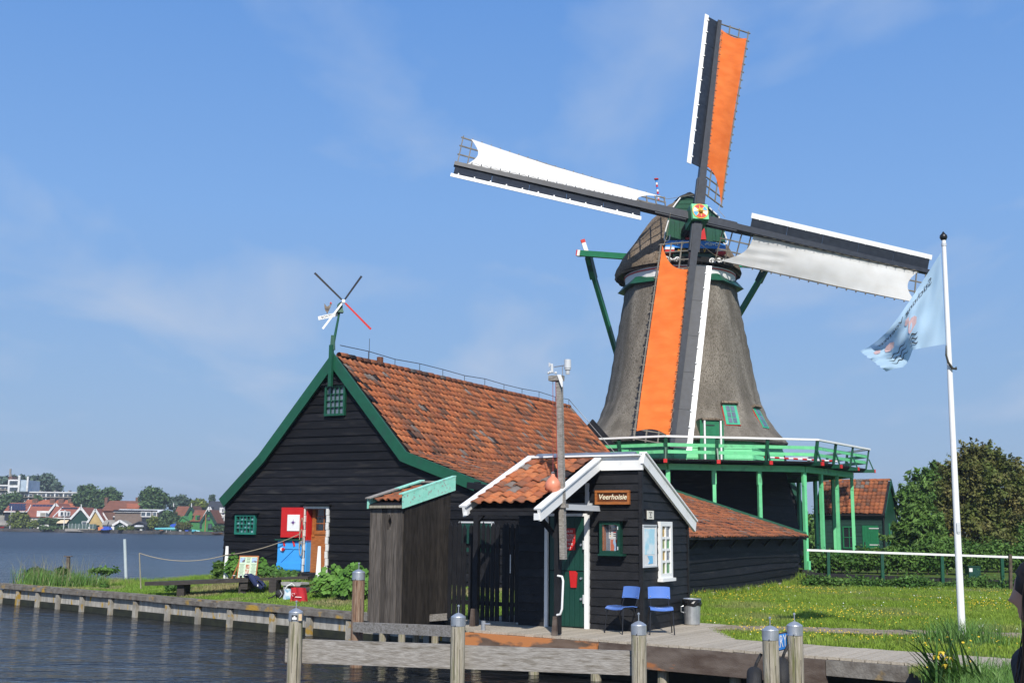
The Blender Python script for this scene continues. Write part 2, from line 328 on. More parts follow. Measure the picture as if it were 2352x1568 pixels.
# ------------------------------------------------------------------ water
wm = bpy.data.materials.new('river_water'); wm.use_nodes = True; t = wm.node_tree; b = t.nodes['Principled BSDF']
b.inputs['Base Color'].default_value = (.011, .012, .013, 1); b.inputs['Roughness'].default_value = .06; b.inputs['IOR'].default_value = 1.333
ge = t.nodes.new('ShaderNodeNewGeometry')
def wv(scale, st, detail, rot):
    mpn = t.nodes.new('ShaderNodeMapping'); mpn.inputs['Scale'].default_value = st; mpn.inputs['Rotation'].default_value = (0, 0, rot)
    n = t.nodes.new('ShaderNodeTexNoise'); n.inputs['Scale'].default_value = scale; n.inputs['Detail'].default_value = detail; n.inputs['Distortion'].default_value = .6
    t.links.new(ge.outputs['Position'], mpn.inputs[0]); t.links.new(mpn.outputs[0], n.inputs['Vector']); return n.outputs[0]
a1 = wv(.75, (.5, 1.25, 1), 5, .15); a2 = wv(4.0, (.6, 1.1, 1), 4, -.35); a3 = wv(.16, (.5, 1, 1), 2, .3)
ad1 = t.nodes.new('ShaderNodeMath'); ad1.operation = 'MULTIPLY_ADD'; ad1.inputs[1].default_value = .30
t.links.new(a2, ad1.inputs[0]); t.links.new(a1, ad1.inputs[2])
# ripples strengthen away from the sheltered quay
sx = t.nodes.new('ShaderNodeSeparateXYZ'); t.links.new(ge.outputs['Position'], sx.inputs[0])
mrw = t.nodes.new('ShaderNodeMapRange'); mrw.inputs[1].default_value = 28; mrw.inputs[2].default_value = 120; mrw.inputs[3].default_value = .09; mrw.inputs[4].default_value = .34
t.links.new(sx.outputs[1], mrw.inputs[0]); t.links.new(mrw.outputs[0], b.inputs['Roughness'])   # open river is rougher than the lee of the quay
bp = t.nodes.new('ShaderNodeBump'); bp.inputs['Strength'].default_value = 1.0; bp.inputs['Distance'].default_value = .34
t.links.new(ad1.outputs[0], bp.inputs['Height']); t.links.new(bp.outputs[0], b.inputs['Normal'])
WATER = wm
obj('water', MB().add([(-1000, -250, 0), (1000, -250, 0), (1000, 1260, 0), (-1000, 1260, 0)], [(0, 1, 2, 3)]), WATER, kind='structure')

# ------------------------------------------------------------------ land
GRASSM = mat('meadow_ground', (.055, .095, .018), (.10, .14, .03), rough=.95, scale=1.6, detail=8, c3=(.13, .115, .05), s3=1.1, r3=(.58, .74), bump=.4, spec=.1)
BL = BP(-3.9, 0, 0)
bankR = [DF[0] + DN * .75, DF[3] + DN * .6, at_z(2120, 1545, .45), at_z(2090, 1600, .3), V3(4.5, 9.0, 0), V3(9, 6.5, 0), V3(60, 5, 0), V3(900, 60, 0), V3(900, 900, 0), V3(-30, 900, 0), V3(-8, 75, 0), V3(-5, 52, 0)]
rearL = [BP(-4.4, 9, 0), BP(-4.7, 2.5, 0), BP(-6.5, 3.0, 0), L0 + QN * 3.6 + QD * 2.6, L0 + QN * 3.3 + QD * .4, L0 + QN * 1.6 - QD * .55]
LAND = [L0 + QN * .12 - QD * .05, L1 + QN * .12, L1 + QN * .2 + QD * 2.6, L1 + QN * .4 + QD * 4.2] + bankR + rearL
LAND2 = [(p.x, p.y) for p in LAND]
def inside(x, y, poly=LAND2):
    c = False; j = len(poly) - 1
    for i in range(len(poly)):
        (xi, yi), (xj, yj) = poly[i], poly[j]
        if (yi > y) != (yj > y) and x < (xj - xi) * (y - yi) / (yj - yi) + xi: c = not c
        j = i
    return c
pts = [Vector(p) for p in LAND2]; nb_ = len(pts)
def grid_pts(x0, x1, y0, y1, d):
    y = y0
    while y < y1:
        x = x0
        while x < x1:
            xx, yy = x + random.uniform(-.2, .2) * d, y + random.uniform(-.2, .2) * d
            if inside(xx, yy): pts.append(Vector((xx, yy)))
            x += d
        y += d
grid_pts(-18, 22, 8, 46, .7); grid_pts(-20, 60, 46.5, 90, 3); grid_pts(60, 900, 6, 900, 60); grid_pts(-30, 60, 95, 900, 50); grid_pts(23, 60, 6, 46, 3)
r_ = delaunay_2d_cdt(pts, [(i, (i + 1) % nb_) for i in range(nb_)], [], 1, 1e-4)
mb = MB(); mb.add([(p.x, p.y, ground(p.x, p.y)) for p in r_[0]], [tuple(f) for f in r_[2]])
mb.f = [f if (Vector(mb.v[f[1]]) - Vector(mb.v[f[0]])).cross(Vector(mb.v[f[2]]) - Vector(mb.v[f[0]])).z > 0 else f[::-1] for f in mb.f]
obj('ground', mb, GRASSM, kind='structure', smooth=True)
# earth bank below the edge of the land
mb = MB()
for i in range(len(LAND2)):
    a, c = LAND2[i], LAND2[(i + 1) % len(LAND2)]
    if max(a[1], c[1]) > 120 or max(a[0], c[0]) > 90: continue
    mb.add([(a[0], a[1], ground(*a)), (c[0], c[1], ground(*c)), (c[0], c[1], -1), (a[0], a[1], -1)], [(3, 2, 1, 0)])
obj('bank', mb, mat('bank_earth', (.02, .018, .010), (.05, .042, .02), rough=.95, scale=2), kind='structure')

# ------------------------------------------------------------------ quay wall
qw = root('quay_wall', L0, 'low grey concrete quay wall with yellow lichened posts along the left bank', 'quay wall')
def qpt(px): return at_p(px, 1384 + (1469 - 1384) * px / 810, L0, QN)
CT = .60
pxs = [3, 43, 88, 135, 190, 256, 313, 387, 457, 530, 628, 713, 805]
ss = [(qpt(x) - L0).dot(QD) for x in pxs] + [(L1 - L0).length + .9 * k for k in (1.2, 2.6, 4.0)]
for i, s in enumerate(ss):
    c = L0 + QD * s - QN * .02
    m = MB(); m.hexa([c - QD * .08 - QN * .06 + V3(0, 0, .42), c + QD * .08 - QN * .06 + V3(0, 0, .42), c + QD * .08 + QN * .1 + V3(0, 0, .42), c - QD * .08 + QN * .1 + V3(0, 0, .42)][::-1] +
                     [c - QD * .08 - QN * .075 + V3(0, 0, -.5), c + QD * .08 - QN * .075 + V3(0, 0, -.5), c + QD * .08 + QN * .1 + V3(0, 0, -.5), c - QD * .08 + QN * .1 + V3(0, 0, -.5)][::-1])
    obj('post', m, LICH, qw)
    if i:
        a = L0 + QD * (ss[i - 1] + .10); d = L0 + QD * (s - .10)
        for z0, z1, mt, off in ((.17, .46, CONC, 0), (-.5, .166, MOSS, .02)):
            m = MB(); x = [a - QN * off, d - QN * off]
            m.hexa([x[0] + V3(0, 0, z0), x[1] + V3(0, 0, z0), x[1] + QN * .09 + V3(0, 0, z0), x[0] + QN * .09 + V3(0, 0, z0), x[0] + V3(0, 0, z1), x[1] + V3(0, 0, z1), x[1] + QN * .09 + V3(0, 0, z1), x[0] + QN * .09 + V3(0, 0, z1)])
            obj('panel', m, mt, qw)
# cap timbers, each its own length
s = -.15; k = 0
while s < ss[-1] + .3:
    l = 2.9 + .5 * math.sin(k * 2.1); e = min(s + l, ss[-1] + .35); j = .012 * math.sin(k * 3.3)
    a = L0 + QD * s; d = L0 + QD * (e - .012)
    m = MB(); m.beam(a - QN * .075 + V3(0, 0, .515 + j), d - QN * .075 + V3(0, 0, .515 + j), .09, .11); obj('fender_timber', m, CAPW, qw)
    m = MB(); m.beam(a + QN * .08 + V3(0, 0, .575 + j), d + QN * .08 + V3(0, 0, .575 + j), .21, .07); obj('cap_timber', m, CAPW, qw)
    s = e; k += 1

# ------------------------------------------------------------------ landing deck
dk = root('landing_deck', DF[0], 'grey gritted timber landing deck in front of the ferry hut', 'deck')
LEN = (DF[4] - DF[0]).dot(DE)
SC1 = (at_z(1641, 1437.5, DZ) - DF[0]).dot(DE); SC2 = (at_z(1660, 1465, DZ) - DF[0]).dot(DE)
s = -1.35; pw = .185
while s < LEN + 6:
    p = DF[0] + DE * s
    t0 = 0 if s > 0 else -s * 1.15
    t1 = 4.2 if s < SC1 else (lerp(s, [(SC1, 3.3), (SC2, 1.7)]) if s < SC2 else 1.55)
    if s > LEN - .6: t0 += .05 * (s - LEN + .6)
    g = .012; jz = random.uniform(-.003, .003)
    c = p + DE * (pw / 2)
    m = MB(); m.beam(c + DN * t0 + V3(0, 0, DZ - .02 + jz), c + DN * t1 + V3(0, 0, DZ - .02 + jz), pw - g, .04); obj('deck_plank', m, DECKM, dk)
    s += pw
for a, c, z0, z1 in ((-.02, (at_z(1376, 1468, DZ) - DF[0]).dot(DE) - .02, DZ - .40, DZ - .045), ((at_z(1376, 1468, DZ) - DF[0]).dot(DE) + .02, (DF[3] - DF[0]).dot(DE), DZ - .40, DZ - .045), ((DF[3] - DF[0]).dot(DE) + .01, LEN + 1.5, DZ - .26, DZ - .045)):
    m = MB(); q = DF[0] - DN * .03
    m.beam(q + DE * a + V3(0, 0, (z0 + z1) / 2), q + DE * c + V3(0, 0, (z0 + z1) / 2), .09, z1 - z0); obj('fascia_board', m, FASCIO if a < 1 else (FASCIA if z0 < DZ - .3 else CAPW), dk)
m = MB(); q = DF[0] + DN * .5
m.beam(q - DE * .2 + V3(0, 0, -.1), q + DE * (LEN + 1.5) + V3(0, 0, -.1), .1, DZ * 2 + .02); obj('retaining_wall', m, MOSS, dk)
for s in np.arange(.1, LEN + 1, 1.25):
    m = MB(); m.tube(DF[0] + DE * s + DN * .12 + V3(0, 0, -1), DF[0] + DE * s + DN * .12 + V3(0, 0, DZ - .06), .09, n=10); obj('support_pile', m, PILE, dk)
m = MB(); m.beam(DF[0] - DE * 1.25 + DN * 1.45 + V3(0, 0, DZ - .1), DF[0] + V3(0, 0, DZ - .1), .05, .12); obj('edge_beam', m, PILE, dk)

# ------------------------------------------------------------------ brick path beyond the deck
ph = root('path', at_z(1900, 1455, DZ), 'narrow brick path across the lawn behind the deck', 'path'); ph['kind'] = 'structure'; del ph['category']
pa = at_z(1640, 1447, DZ - .05); pb = at_z(2345, 1466, DZ - .05); PD = (pb - pa).normalized(); PN = V3(-PD.y, PD.x, 0); pl = (pb - pa).length + 1.2
bm = MB(); bm.box((0, 0, 0), (.20, .098, .05)); BRK = bm.mesh('brick', BRICK)
m = MB(); m.add([pa + V3(0, 0, .012), pa + PD * pl + V3(0, 0, .012), pa + PD * pl + PN * 1.0 + V3(0, 0, .012), pa + PN * 1.0 + V3(0, 0, .012)], [(0, 1, 2, 3)])
obj('path_bed', m, mat('path_sand', (.12, .10, .06), (.17, .15, .09), rough=1), ph)
k = 0
for i in range(int(pl / .215)):
    for j in range(9):
        if random.random() < .1: continue
        p = pa + PD * (.1 + i * .215 + (j % 2) * .1 + random.uniform(-.01, .01)) + PN * (.06 + j * .103 + random.uniform(-.006, .006))
        p.z = DZ - .045 + random.uniform(-.006, .006); an = random.uniform(-.08, .08)
        X = PD * math.cos(an) + PN * math.sin(an); Yv = V3(-X.y, X.x, 0); inst('brick', BRK, frame(p, X, Yv, V3(0, 0, 1)), ph); k += 1
# ------------------------------------------------------------------ boarding, tiles and window builders
def siding(par, O, ux, nx, z0, z1, h, lims, mt, proud=.045, name='plank', gap=.0):
    """horizontal weatherboards; lims(zb, zt) -> list of (u0b, u1b, u0t, u1t)"""
    z = z0; zv = V3(0, 0, 1)
    while z < z1 - .03:
        zt = min(z + h, z1)
        for a, c, d, e in lims(z, zt):
            j = random.uniform(-.008, .010); ln = random.uniform(-.010, .010)
            def Pn(u, n, zz): return O + ux * u + nx * n + zv * zz
            m = MB().hexa([Pn(a, 0, z + ln), Pn(c, 0, z - ln), Pn(c, proud + j, z - ln), Pn(a, proud + j, z + ln), Pn(d, 0, zt), Pn(e, 0, zt), Pn(e, .012, zt), Pn(d, .012, zt)])
            obj(name, m, mt, par)
        z = zt
def tile_mesh(w, l, mt, amp=.044):
    xs = [0, .14, .3, .46, .62, .8, 1.0, 1.1]; zs = [.25, .75, 1, .8, .35, 0, .1, .3]
    m = MB(); rows = []
    for y, dz in ((0, 0), (-l, .034), (-l, .010)): rows.append([(x * w, y, zz * amp + dz) for x, zz in zip(xs, zs)])
    m.grid(rows); m.f = [f[::-1] for f in m.f]; return m.mesh('roof_tile', mt, True)
def tiles(par, O, e, d, nrm, L_, S_, tw, tl, mt, cap=300, cut=None, seed=1, prio=None):
    """pantiles: O top-left corner, e along the ridge, d down the slope, nrm outward; the largest-looking `cap` become parts, the rest one joined part"""
    rnd = random.Random(seed); me = tile_mesh(tw, tl * 1.18, mt); nc = int(L_ / tw); nr = int(S_ / tl); items = []
    for r in range(nr):
        for c in range(nc):
            x = c * tw; y = r * tl
            if cut and not cut(x + tw / 2, y + tl / 2): continue
            an = rnd.uniform(-.035, .035); up = rnd.uniform(-.006, .012)
            p = O + e * (x + rnd.uniform(-.006, .006)) + d * (y + rnd.uniform(-.018, .018) + .02 * math.sin(x * 1.7 + r)) + nrm * (.02 + up)
            X = e * math.cos(an) + d * math.sin(an); Yv = -d * math.cos(an) + e * math.sin(an)
            items.append((((p - CAM).length if prio is None else prio(p)), frame(p, X, Yv, nrm)))
    items.sort(key=lambda q: q[0])
    for _, M4 in items[:cap]: inst('roof_tile', me, M4, par)
    rest = items[cap:]
    if rest:
        base = np.array([v.co[:] for v in me.vertices]); fc = np.array([p.vertices[:] for p in me.polygons]); nv = len(base)
        M = np.array([np.array(q[1]) for q in rest]); vv = np.einsum('kij,nj->kni', M[:, :3, :3], base) + M[:, None, :3, 3]
        ff = fc[None] + (np.arange(len(rest)) * nv)[:, None, None]
        o = bpy.data.objects.new('roof_tiles', npmesh('roof_tiles', vv.reshape(-1, 3), ff.reshape(-1, 4), mt, True)); link(o, par); o['kind'] = 'stuff'
def ridge_tiles(par, p, q, mt, r=.11, n=None, name='ridge_tile', up=V3(0, 0, 1)):
    d = q - p; Lg = d.length; d.normalize(); x = d.cross(up).normalized(); up = x.cross(d); n = n or int(Lg / .36); l = Lg / n
    m = MB(); rows = []
    for y, k in ((0, .88), (l * 1.06, 1.0), (l * 1.06, .88)): rows.append([(math.cos(a) * r * k, y, math.sin(a) * r * k) for a in np.linspace(-.2, PI + .2, 8)])
    m.grid(rows); me = m.mesh(name, mt, True)
    for i in range(n): inst(name, me, frame(p + d * (i * l) + up * (random.uniform(-.008, .008) - .03), x, d, up), par)
def window(par, O, ux, nx, u0, u1, z0, z1, cols, rows, fm, gm, fw=.06, proud=.06, bar=.025, sill=None, name='window', fmt=None):
    """frame part with pane sub-parts and glazing bars"""
    zv = V3(0, 0, 1)
    def bx(m, a, c, e, f, n0, n1): m.box(O + ux * ((a + c) / 2) + nx * ((n0 + n1) / 2) + zv * ((e + f) / 2), (abs(c - a), abs(n1 - n0), abs(f - e)), (ux, nx, zv)); return m
    m = MB(); bx(m, u0, u0 + fw, z0, z1, 0, proud); bx(m, u1 - fw, u1, z0, z1, 0, proud); bx(m, u0 + fw, u1 - fw, z1 - fw, z1, 0, proud); bx(m, u0 + fw, u1 - fw, z0, z0 + fw, 0, proud)
    fr = obj(name, m, fm, par)
    a, c, e, f = u0 + fw, u1 - fw, z0 + fw, z1 - fw
    for i in range(1, cols): x = a + (c - a) * i / cols; obj('glazing_bar', bx(MB(), x - bar / 2, x + bar / 2, e, f, 0, proud - .012), fm, fr)
    for i in range(1, rows): z = e + (f - e) * i / rows; obj('glazing_bar', bx(MB(), a, c, z - bar / 2, z + bar / 2, 0, proud - .015), fm, fr)
    for i in range(cols):
        for j in range(rows):
            x0, x1 = a + (c - a) * i / cols, a + (c - a) * (i + 1) / cols; y0, y1 = e + (f - e) * j / rows, e + (f - e) * (j + 1) / rows
            obj('pane', bx(MB(), x0 + .002, x1 - .002, y0 + .002, y1 - .002, 0, .02 + random.uniform(0, .003)), gm if not isinstance(gm, (list, tuple)) else gm[(i + j * cols) % len(gm)], fr)
    if sill: obj('sill', bx(MB(), u0 - sill, u1 + sill, z0 - .06, z0 - .002, 0, proud + .05), fm, fr)
    return fr

# ------------------------------------------------------------------ the barn
barn = root('barn', BP(0, 0, 1.0), 'long black weatherboarded barn with orange pantile roof and dark green bargeboards', 'barn')
apx = bf(773, 813); kL = bf(596, 1050); kR = bf(933, 1034); eL = bf(513, 1146); vR = bf(1121, 1108.5)
RZ = apx[1] - .02; KZ = (kL[1] + kR[1]) / 2; KU = (kR[0] - kL[0]) / 2
slR = (kR[1] - vR[1]) / (vR[0] - kR[0])
# the low eave: where the roof edge seen at (1852,1228) meets the lower slope
best = None
for i in range(600):
    u = 6 + i * .01; z = KZ - slR * (u - KU); p = at_p(1852, 1228, BP(u, 0, 0), BU)
    if best is None or abs(p.z - z) < best[0]: best = (abs(p.z - z), u, z, (p - BA).dot(BV))
EU, EZ, BLEN = best[1], best[2], best[3]
RLEN = min(BLEN, 15.6)
LEU, LEZ = eL[0], eL[1]
GZF = 1.0
def wall_lim(z):              # front wall outline at height z (just under the roof)
    z = z + .16
    l = -KU * (RZ - z) / (RZ - KZ) if z > KZ else max(LEU + .12, -KU - (LEU + KU) * -1 * (KZ - z) / (KZ - LEZ))
    r = KU * (RZ - z) / (RZ - KZ) if z > KZ else min(EU - .3, KU + (KZ - z) / slR)
    return l, r
dL, dT = bf(700, 1165); dR_, _ = bf(758, 1165); dB = bf(702, 1313)[1]
def blims(zb, zt):
    a, c = wall_lim(zb); d, e = wall_lim(zt)
    if c < .05: return []
    if zb < dT - .05 and zt > dB: return [(a, dL, d, dL), (dR_, c, dR_, e)]
    return [(a, c, d, e)]
siding(barn, BA, BU, -BV, .85, RZ - .35, .232, blims, BLACK, proud=.04)
# core walls behind the boards
def front_poly(v, ins=.02): return [BP(LEU + .15, v, .5), BP(dL, v, .5), BP(dL, v, dT), BP(dR_, v, dT), BP(dR_, v, .5), BP(EU - .3, v, .5), BP(EU - .3, v, EZ - .1), BP(KU - .05, v, KZ - .2), BP(0, v, RZ - .3), BP(-KU + .05, v, KZ - .2), BP(LEU + .15, v, LEZ - .15)]
obj('gable_wall', MB().prism(front_poly(.01), BV * .12), BLACKV, barn)
obj('rear_wall', MB().prism([BP(LEU + .15, BLEN - .3, .4), BP(EU - .3, BLEN - .3, .4), BP(EU - .3, BLEN - .3, EZ - .1), BP(KU - .05, BLEN - .3, KZ - .2), BP(0, BLEN - .3, RZ - .3), BP(-KU + .05, BLEN - .3, KZ - .2), BP(LEU + .15, BLEN - .3, LEZ - .15)], BV * .12), BLACKV, barn)
obj('side_wall', MB().box(BP(LEU + .12, BLEN / 2, 1.7), (.1, BLEN - .1, LEZ - .1 - .5 + .0), (BU, BV, V3(0, 0, 1))), BLACKV, barn)
# low right-hand wall with boards on stone piers
obj('side_wall', MB().box(BP(EU - .38, BLEN / 2, (EZ + .60) / 2 - .05), (.1, BLEN - .4, EZ - .65), (BU, BV, V3(0, 0, 1))), BLACKV, barn)
O_ = BP(EU - .32, 0, 0)
zz_ = [.64 + i * (EZ - .75) / 7 for i in range(8)]
for i in range(7):
    m = MB(); p0, p1 = zz_[i], zz_[i + 1]; sg = lambda v: .045 * math.sin(v * .35 + i)
    n_ = 6; 
    rows = [[O_ + BV * v + BU * (.012) + V3(0, 0, p1 + sg(v)) for v in np.linspace(-.03, BLEN - .15, n_)], [O_ + BV * v + BU * .05 + V3(0, 0, p0 + sg(v) - .01) for v in np.linspace(-.03, BLEN - .15, n_)], [O_ + BV * v + BU * .0 + V3(0, 0, p0 + sg(v) - .01) for v in np.linspace(-.03, BLEN - .15, n_)]]
    obj('plank', m.grid(rows), BLACK, barn)
for px in (1582, 1600, 1632, 1690, 1710, 1738, 1785):
    p = at_p(px, 1360, BP(EU - .35, 0, 0), BU); q = ground(p.x, p.y)
    obj('stone_pier', MB().box((p.x, p.y, .44), (.26, .3, .36), (BV, BU, V3(0, 0, 1))), STONE, barn)
for v in np.arange(2, BLEN, 1.9):
    obj('eave_bracket', MB().beam(BP(EU - .30, v, EZ - .38), BP(EU - .04, v, EZ - .11), .07, .07), BLACKV, barn)
obj('gutter', MB().beam(BP(EU + .03, -.1, EZ - .07), BP(EU + .03, BLEN, EZ - .07), .11, .09), BLACKV, barn)
# roof planes: deck boards under the tiles
def slab(name, a, b, v0, v1, th, mt, v1b=None):
    v1b = v1 if v1b is None else v1b
    p = [BP(a[0], v0, a[1]), BP(b[0], v0, b[1]), BP(b[0], v1b, b[1]), BP(a[0], v1, a[1])]
    n = (p[1] - p[0]).cross(p[3] - p[0]).normalized(); n = n if n.z > 0 else -n
    return obj(name, MB().hexa([q - n * th for q in p] + p), mt, barn)
slab('roof_boarding', (0, RZ - .05), (KU, KZ - .05), -.12, RLEN, .06, BLACKV); slab('roof_boarding', (KU, KZ - .05), (EU, EZ - .05), -.12, RLEN, .06, BLACKV, BLEN)
slab('roof_boarding', (0, RZ - .05), (-KU, KZ - .05), -.12, RLEN, .06, BLACKV); slab('roof_boarding', (-KU, KZ - .05), (LEU, LEZ - .05), -.12, RLEN, .06, BLACKV)
d1 = (BU * KU + V3(0, 0, KZ - RZ)); S1 = d1.length; d1.normalize(); n1 = BV.cross(d1); n1 = n1 if n1.z > 0 else -n1
d2 = (BU * (EU - KU) + V3(0, 0, EZ - KZ)); S2 = d2.length; d2.normalize(); n2 = BV.cross(d2); n2 = n2 if n2.z > 0 else -n2
tiles(barn, BP(0, .0, RZ - .05) + d1 * .04, BV, d1, n1, RLEN - .05, S1 + .1, .235, .262, TILE, cap=260, seed=3)
kc = lambda x, y: x < RLEN + (BLEN - RLEN) * y / S2 - .1
tiles(barn, BP(KU, .0, KZ - .05) + d2 * .02, BV, d2, n2, BLEN, S2 + .05, .235, .268, TILED, cap=40, seed=4, cut=kc, prio=lambda p: (p - BP(EU, 5, EZ)).length)
d3 = (-BU * KU + V3(0, 0, KZ - RZ)); S3 = d3.length; d3.normalize(); n3 = BV.cross(d3); n3 = n3 if n3.z > 0 else -n3
tiles(barn, BP(0, RLEN, RZ - .05) + d3 * .04, -BV, d3, n3, RLEN, S3, .235, .262, TILE, cap=0, seed=5)
d4 = (BU * (LEU + KU) + V3(0, 0, LEZ - KZ)); S4 = d4.length; d4.normalize(); n4 = BV.cross(d4); n4 = n4 if n4.z > 0 else -n4
tiles(barn, BP(-KU, RLEN, KZ - .05), -BV, d4, n4, RLEN, S4, .235, .262, TILE, cap=0, seed=6)
ridge_tiles(barn, BP(0, .1, RZ + .02), BP(0, RLEN, RZ + .02), TILE)
ridge_tiles(barn, BP(0, RLEN, RZ + .0), BP(KU, RLEN, KZ + .02), TILE, name='verge_tile', up=n1)
# bargeboards
def barge(name, a, b, v, w, mt, th=.07, low=0):
    p, q = BP(a[0], v, a[1]), BP(b[0], v, b[1]); d = (q - p).normalized(); n = BV.cross(d); n = n if n.z > 0 else -n
    return obj(name, MB().hexa([p - n * w, q - n * w, q, p, p - n * w + BV * th, q - n * w + BV * th, q + BV * th, p + BV * th]), mt, barn)
W1 = .30
def mitre(name, pts_, mt):     # outline polygon in the gable plane
    return obj(name, MB().prism([BP(u, -.2, z) for u, z in pts_], BV * .07), mt, barn)
def inner(P0, P1, P2, w):      # offset corner
    a = (V3(P1[0] - P0[0], P1[1] - P0[1], 0)).normalized(); b = (V3(P2[0] - P1[0], P2[1] - P1[1], 0)).normalized()
    n = lambda q: V3(q.y, -q.x, 0); na, nb2 = n(a), n(b); bis = (na + nb2).normalized(); k = w / max(.3, bis.dot(na)); return (P1[0] + bis.x * k, P1[1] + bis.y * k)
out_ = [(LEU, LEZ), (-KU, KZ), (0, RZ + .04), (KU, KZ), (EU, EZ)]
inn = [inner((LEU - (KU + LEU) * -1, LEZ - (KZ - LEZ)), (LEU, LEZ), (-KU, KZ), W1)] + [inner(out_[i - 1], out_[i], out_[i + 1], W1) for i in (1, 2, 3)] + [inner((KU, KZ), (EU, EZ), (2 * EU - KU, 2 * EZ - KZ), W1)]
for i in range(4): mitre('bargeboard', [out_[i], out_[i + 1], inn[i + 1], inn[i]], GREENB)
obj('verge_board', MB().hexa([BP(KU, RLEN - .05, KZ - .2), BP(EU, BLEN - .05, EZ - .2), BP(EU, BLEN - .05, EZ + .10), BP(KU, RLEN - .05, KZ + .10), BP(KU, RLEN + .05, KZ - .2), BP(EU, BLEN + .05, EZ - .2), BP(EU, BLEN + .05, EZ + .10), BP(KU, RLEN + .05, KZ + .10)]), GREENB, barn)
# king post at the apex
obj('gable_post', MB().beam(BP(0, -.25, RZ - .95), BP(0, -.25, RZ + .25), .11, .1, up=BV), GREENB, barn)
# windows
u0, z1 = bf(752, 887); u1, z0 = bf(796, 954)
window(barn, BA - BV * .03, BU, -BV, u0, u1, z0, z1, 4, 4, GREENB, GLSB, fw=.06, proud=.09, bar=.022)
obj('window_head', MB().box(BP((u0 + u1) / 2, -.12, z1 + .03), (u1 - u0 + .16, .14, .03), (BU, BV, V3(0, 0, 1))), BLACKV, barn)
u0, z1 = bf(546, 1181); u1, z0 = bf(590, 1227)
GL2 = mat('painted_reflection_glass', (.10, .25, .30), (.35, .5, .55), rough=.08, scale=9)  # pale blue reflections painted into the pane colour
window(barn, BA - BV * .03, BU, -BV, u0, u1, z0, z1, 5, 4, mat('sea_green_paint', (.012, .15, .11), (.016, .18, .13), rough=.5), [GLS, GL2, GLSB], fw=.055, proud=.09, bar=.022)
obj('window_head', MB().box(BP((u0 + u1) / 2, -.11, z1 + .04), (u1 - u0 + .2, .14, .03), (BU, BV, V3(0, 0, 1))), BLACKV, barn)
# doorway: white jambs with stepped edge, opened half doors, brown inner door
JW = .10
for u in (dL + .03, dR_ - .03):
    m = MB(); k = 0; z = dB
    while z < dT - .02:
        m.box(BP(u + (.018 if k % 2 else 0), -.055, z + .098), (.09, .05, .19), (BU, BV, V3(0, 0, 1))); z += .2; k += 1
    obj('door_jamb', m, WHITEW, barn)
obj('door_lintel', MB().box(BP((dL + dR_) / 2, -.045, dT + .0), (dR_ - dL, .05, .07), (BU, BV, V3(0, 0, 1))), WHITEW, barn)
obj('door_head', MB().box(BP((dL + dR_) / 2, -.10, dT + .08), (dR_ - dL + .2, .15, .03), (BU, BV, V3(0, 0, 1))), BLACKV, barn)
obj('doorstep', MB().box(BP((dL + dR_) / 2, -.18, dB - .13), (dR_ - dL + .12, .45, .24), (BU, BV, V3(0, 0, 1))), BLACKV, barn)
iw0, iw1 = dL + .18, dR_ - .08
idr = obj('inner_door', MB().box(BP((iw0 + iw1) / 2 - .03, .22, dB + .52), (iw1 - iw0 + .1, .05, 1.06), (BU, BV, V3(0, 0, 1))), WOOD, barn)
obj('door_frame', MB().box(BP(iw0 + .02, .20, (dB + dT) / 2 + .5), (.09, .06, .86), (BU, BV, V3(0, 0, 1))).box(BP((iw0 + iw1) / 2, .20, dB + 1.1), (iw1 - iw0, .06, .08), (BU, BV, V3(0, 0, 1))), WOOD, barn)
window(barn, BA + BV * .24, BU, -BV, iw0 + .06, iw1 + .04, dB + 1.14, dT - .02, 2, 3, WOOD, GLS, fw=.03, proud=.05, bar=.02, name='door_window')
obj('door_reveal', MB().box(BP(dL + .10, .10, (dB + dT) / 2 + .42), (.04, .22, 1.0), (BU, BV, V3(0, 0, 1))), RED, barn)
obj('door_reveal', MB().box(BP(dL + .10, .10, dB + .45), (.04, .22, .88), (BU, BV, V3(0, 0, 1))), SKYB, barn)
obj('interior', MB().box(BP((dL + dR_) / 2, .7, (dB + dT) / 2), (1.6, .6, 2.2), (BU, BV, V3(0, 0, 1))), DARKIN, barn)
# red upper leaf with white panel and compass star, folded back on the wall
ru0, rz1 = bf(654, 1165); ru1, _ = bf(703, 1165); _, rz0 = bf(650, 1233)
rl = obj('upper_door', MB().box(BP((ru0 + ru1) / 2, -.11, (rz0 + rz1) / 2), (ru1 - ru0, .05, rz1 - rz0), (BU, BV, V3(0, 0, 1))), RED, barn)
obj('white_panel', MB().box(BP((ru0 + ru1) / 2 + .07, -.14, (rz0 + rz1) / 2 - .01), (.44, .02, .46), (BU, BV, V3(0, 0, 1))), WHITE, rl)
m = MB(); c = BP((ru0 + ru1) / 2 + .07, -.155, (rz0 + rz1) / 2 + .0)
for k in range(8):
    a = k * PI / 4; r1 = .095 if k % 2 == 0 else .055; d = BU * math.cos(a) + V3(0, 0, 1) * math.sin(a); q = BU * -math.sin(a) + V3(0, 0, 1) * math.cos(a)
    m.prism([c - q * .014, c + d * r1, c + q * .014], -BV * (.004 + .001 * k))
obj('compass_star', m, mat('violet_paint', (.08, .04, .25), (.25, .06, .2), rough=.5), rl)
bu0, bz1 = bf(646, 1240); bu1, _ = bf(700, 1240); _, bz0 = bf(643, 1308)
bl_ = obj('lower_door', MB().box(BP((bu0 + bu1) / 2, -.12, (bz0 + bz1) / 2), (bu1 - bu0, .05, bz1 - bz0), (BU, BV, V3(0, 0, 1))), SKYB, barn)
obj('door_rail', MB().box(BP((bu0 + bu1) / 2, -.155, bz0 + .12), (bu1 - bu0 + .02, .02, .18), (BU, BV, V3(0, 0, 1))), SKYB, bl_)
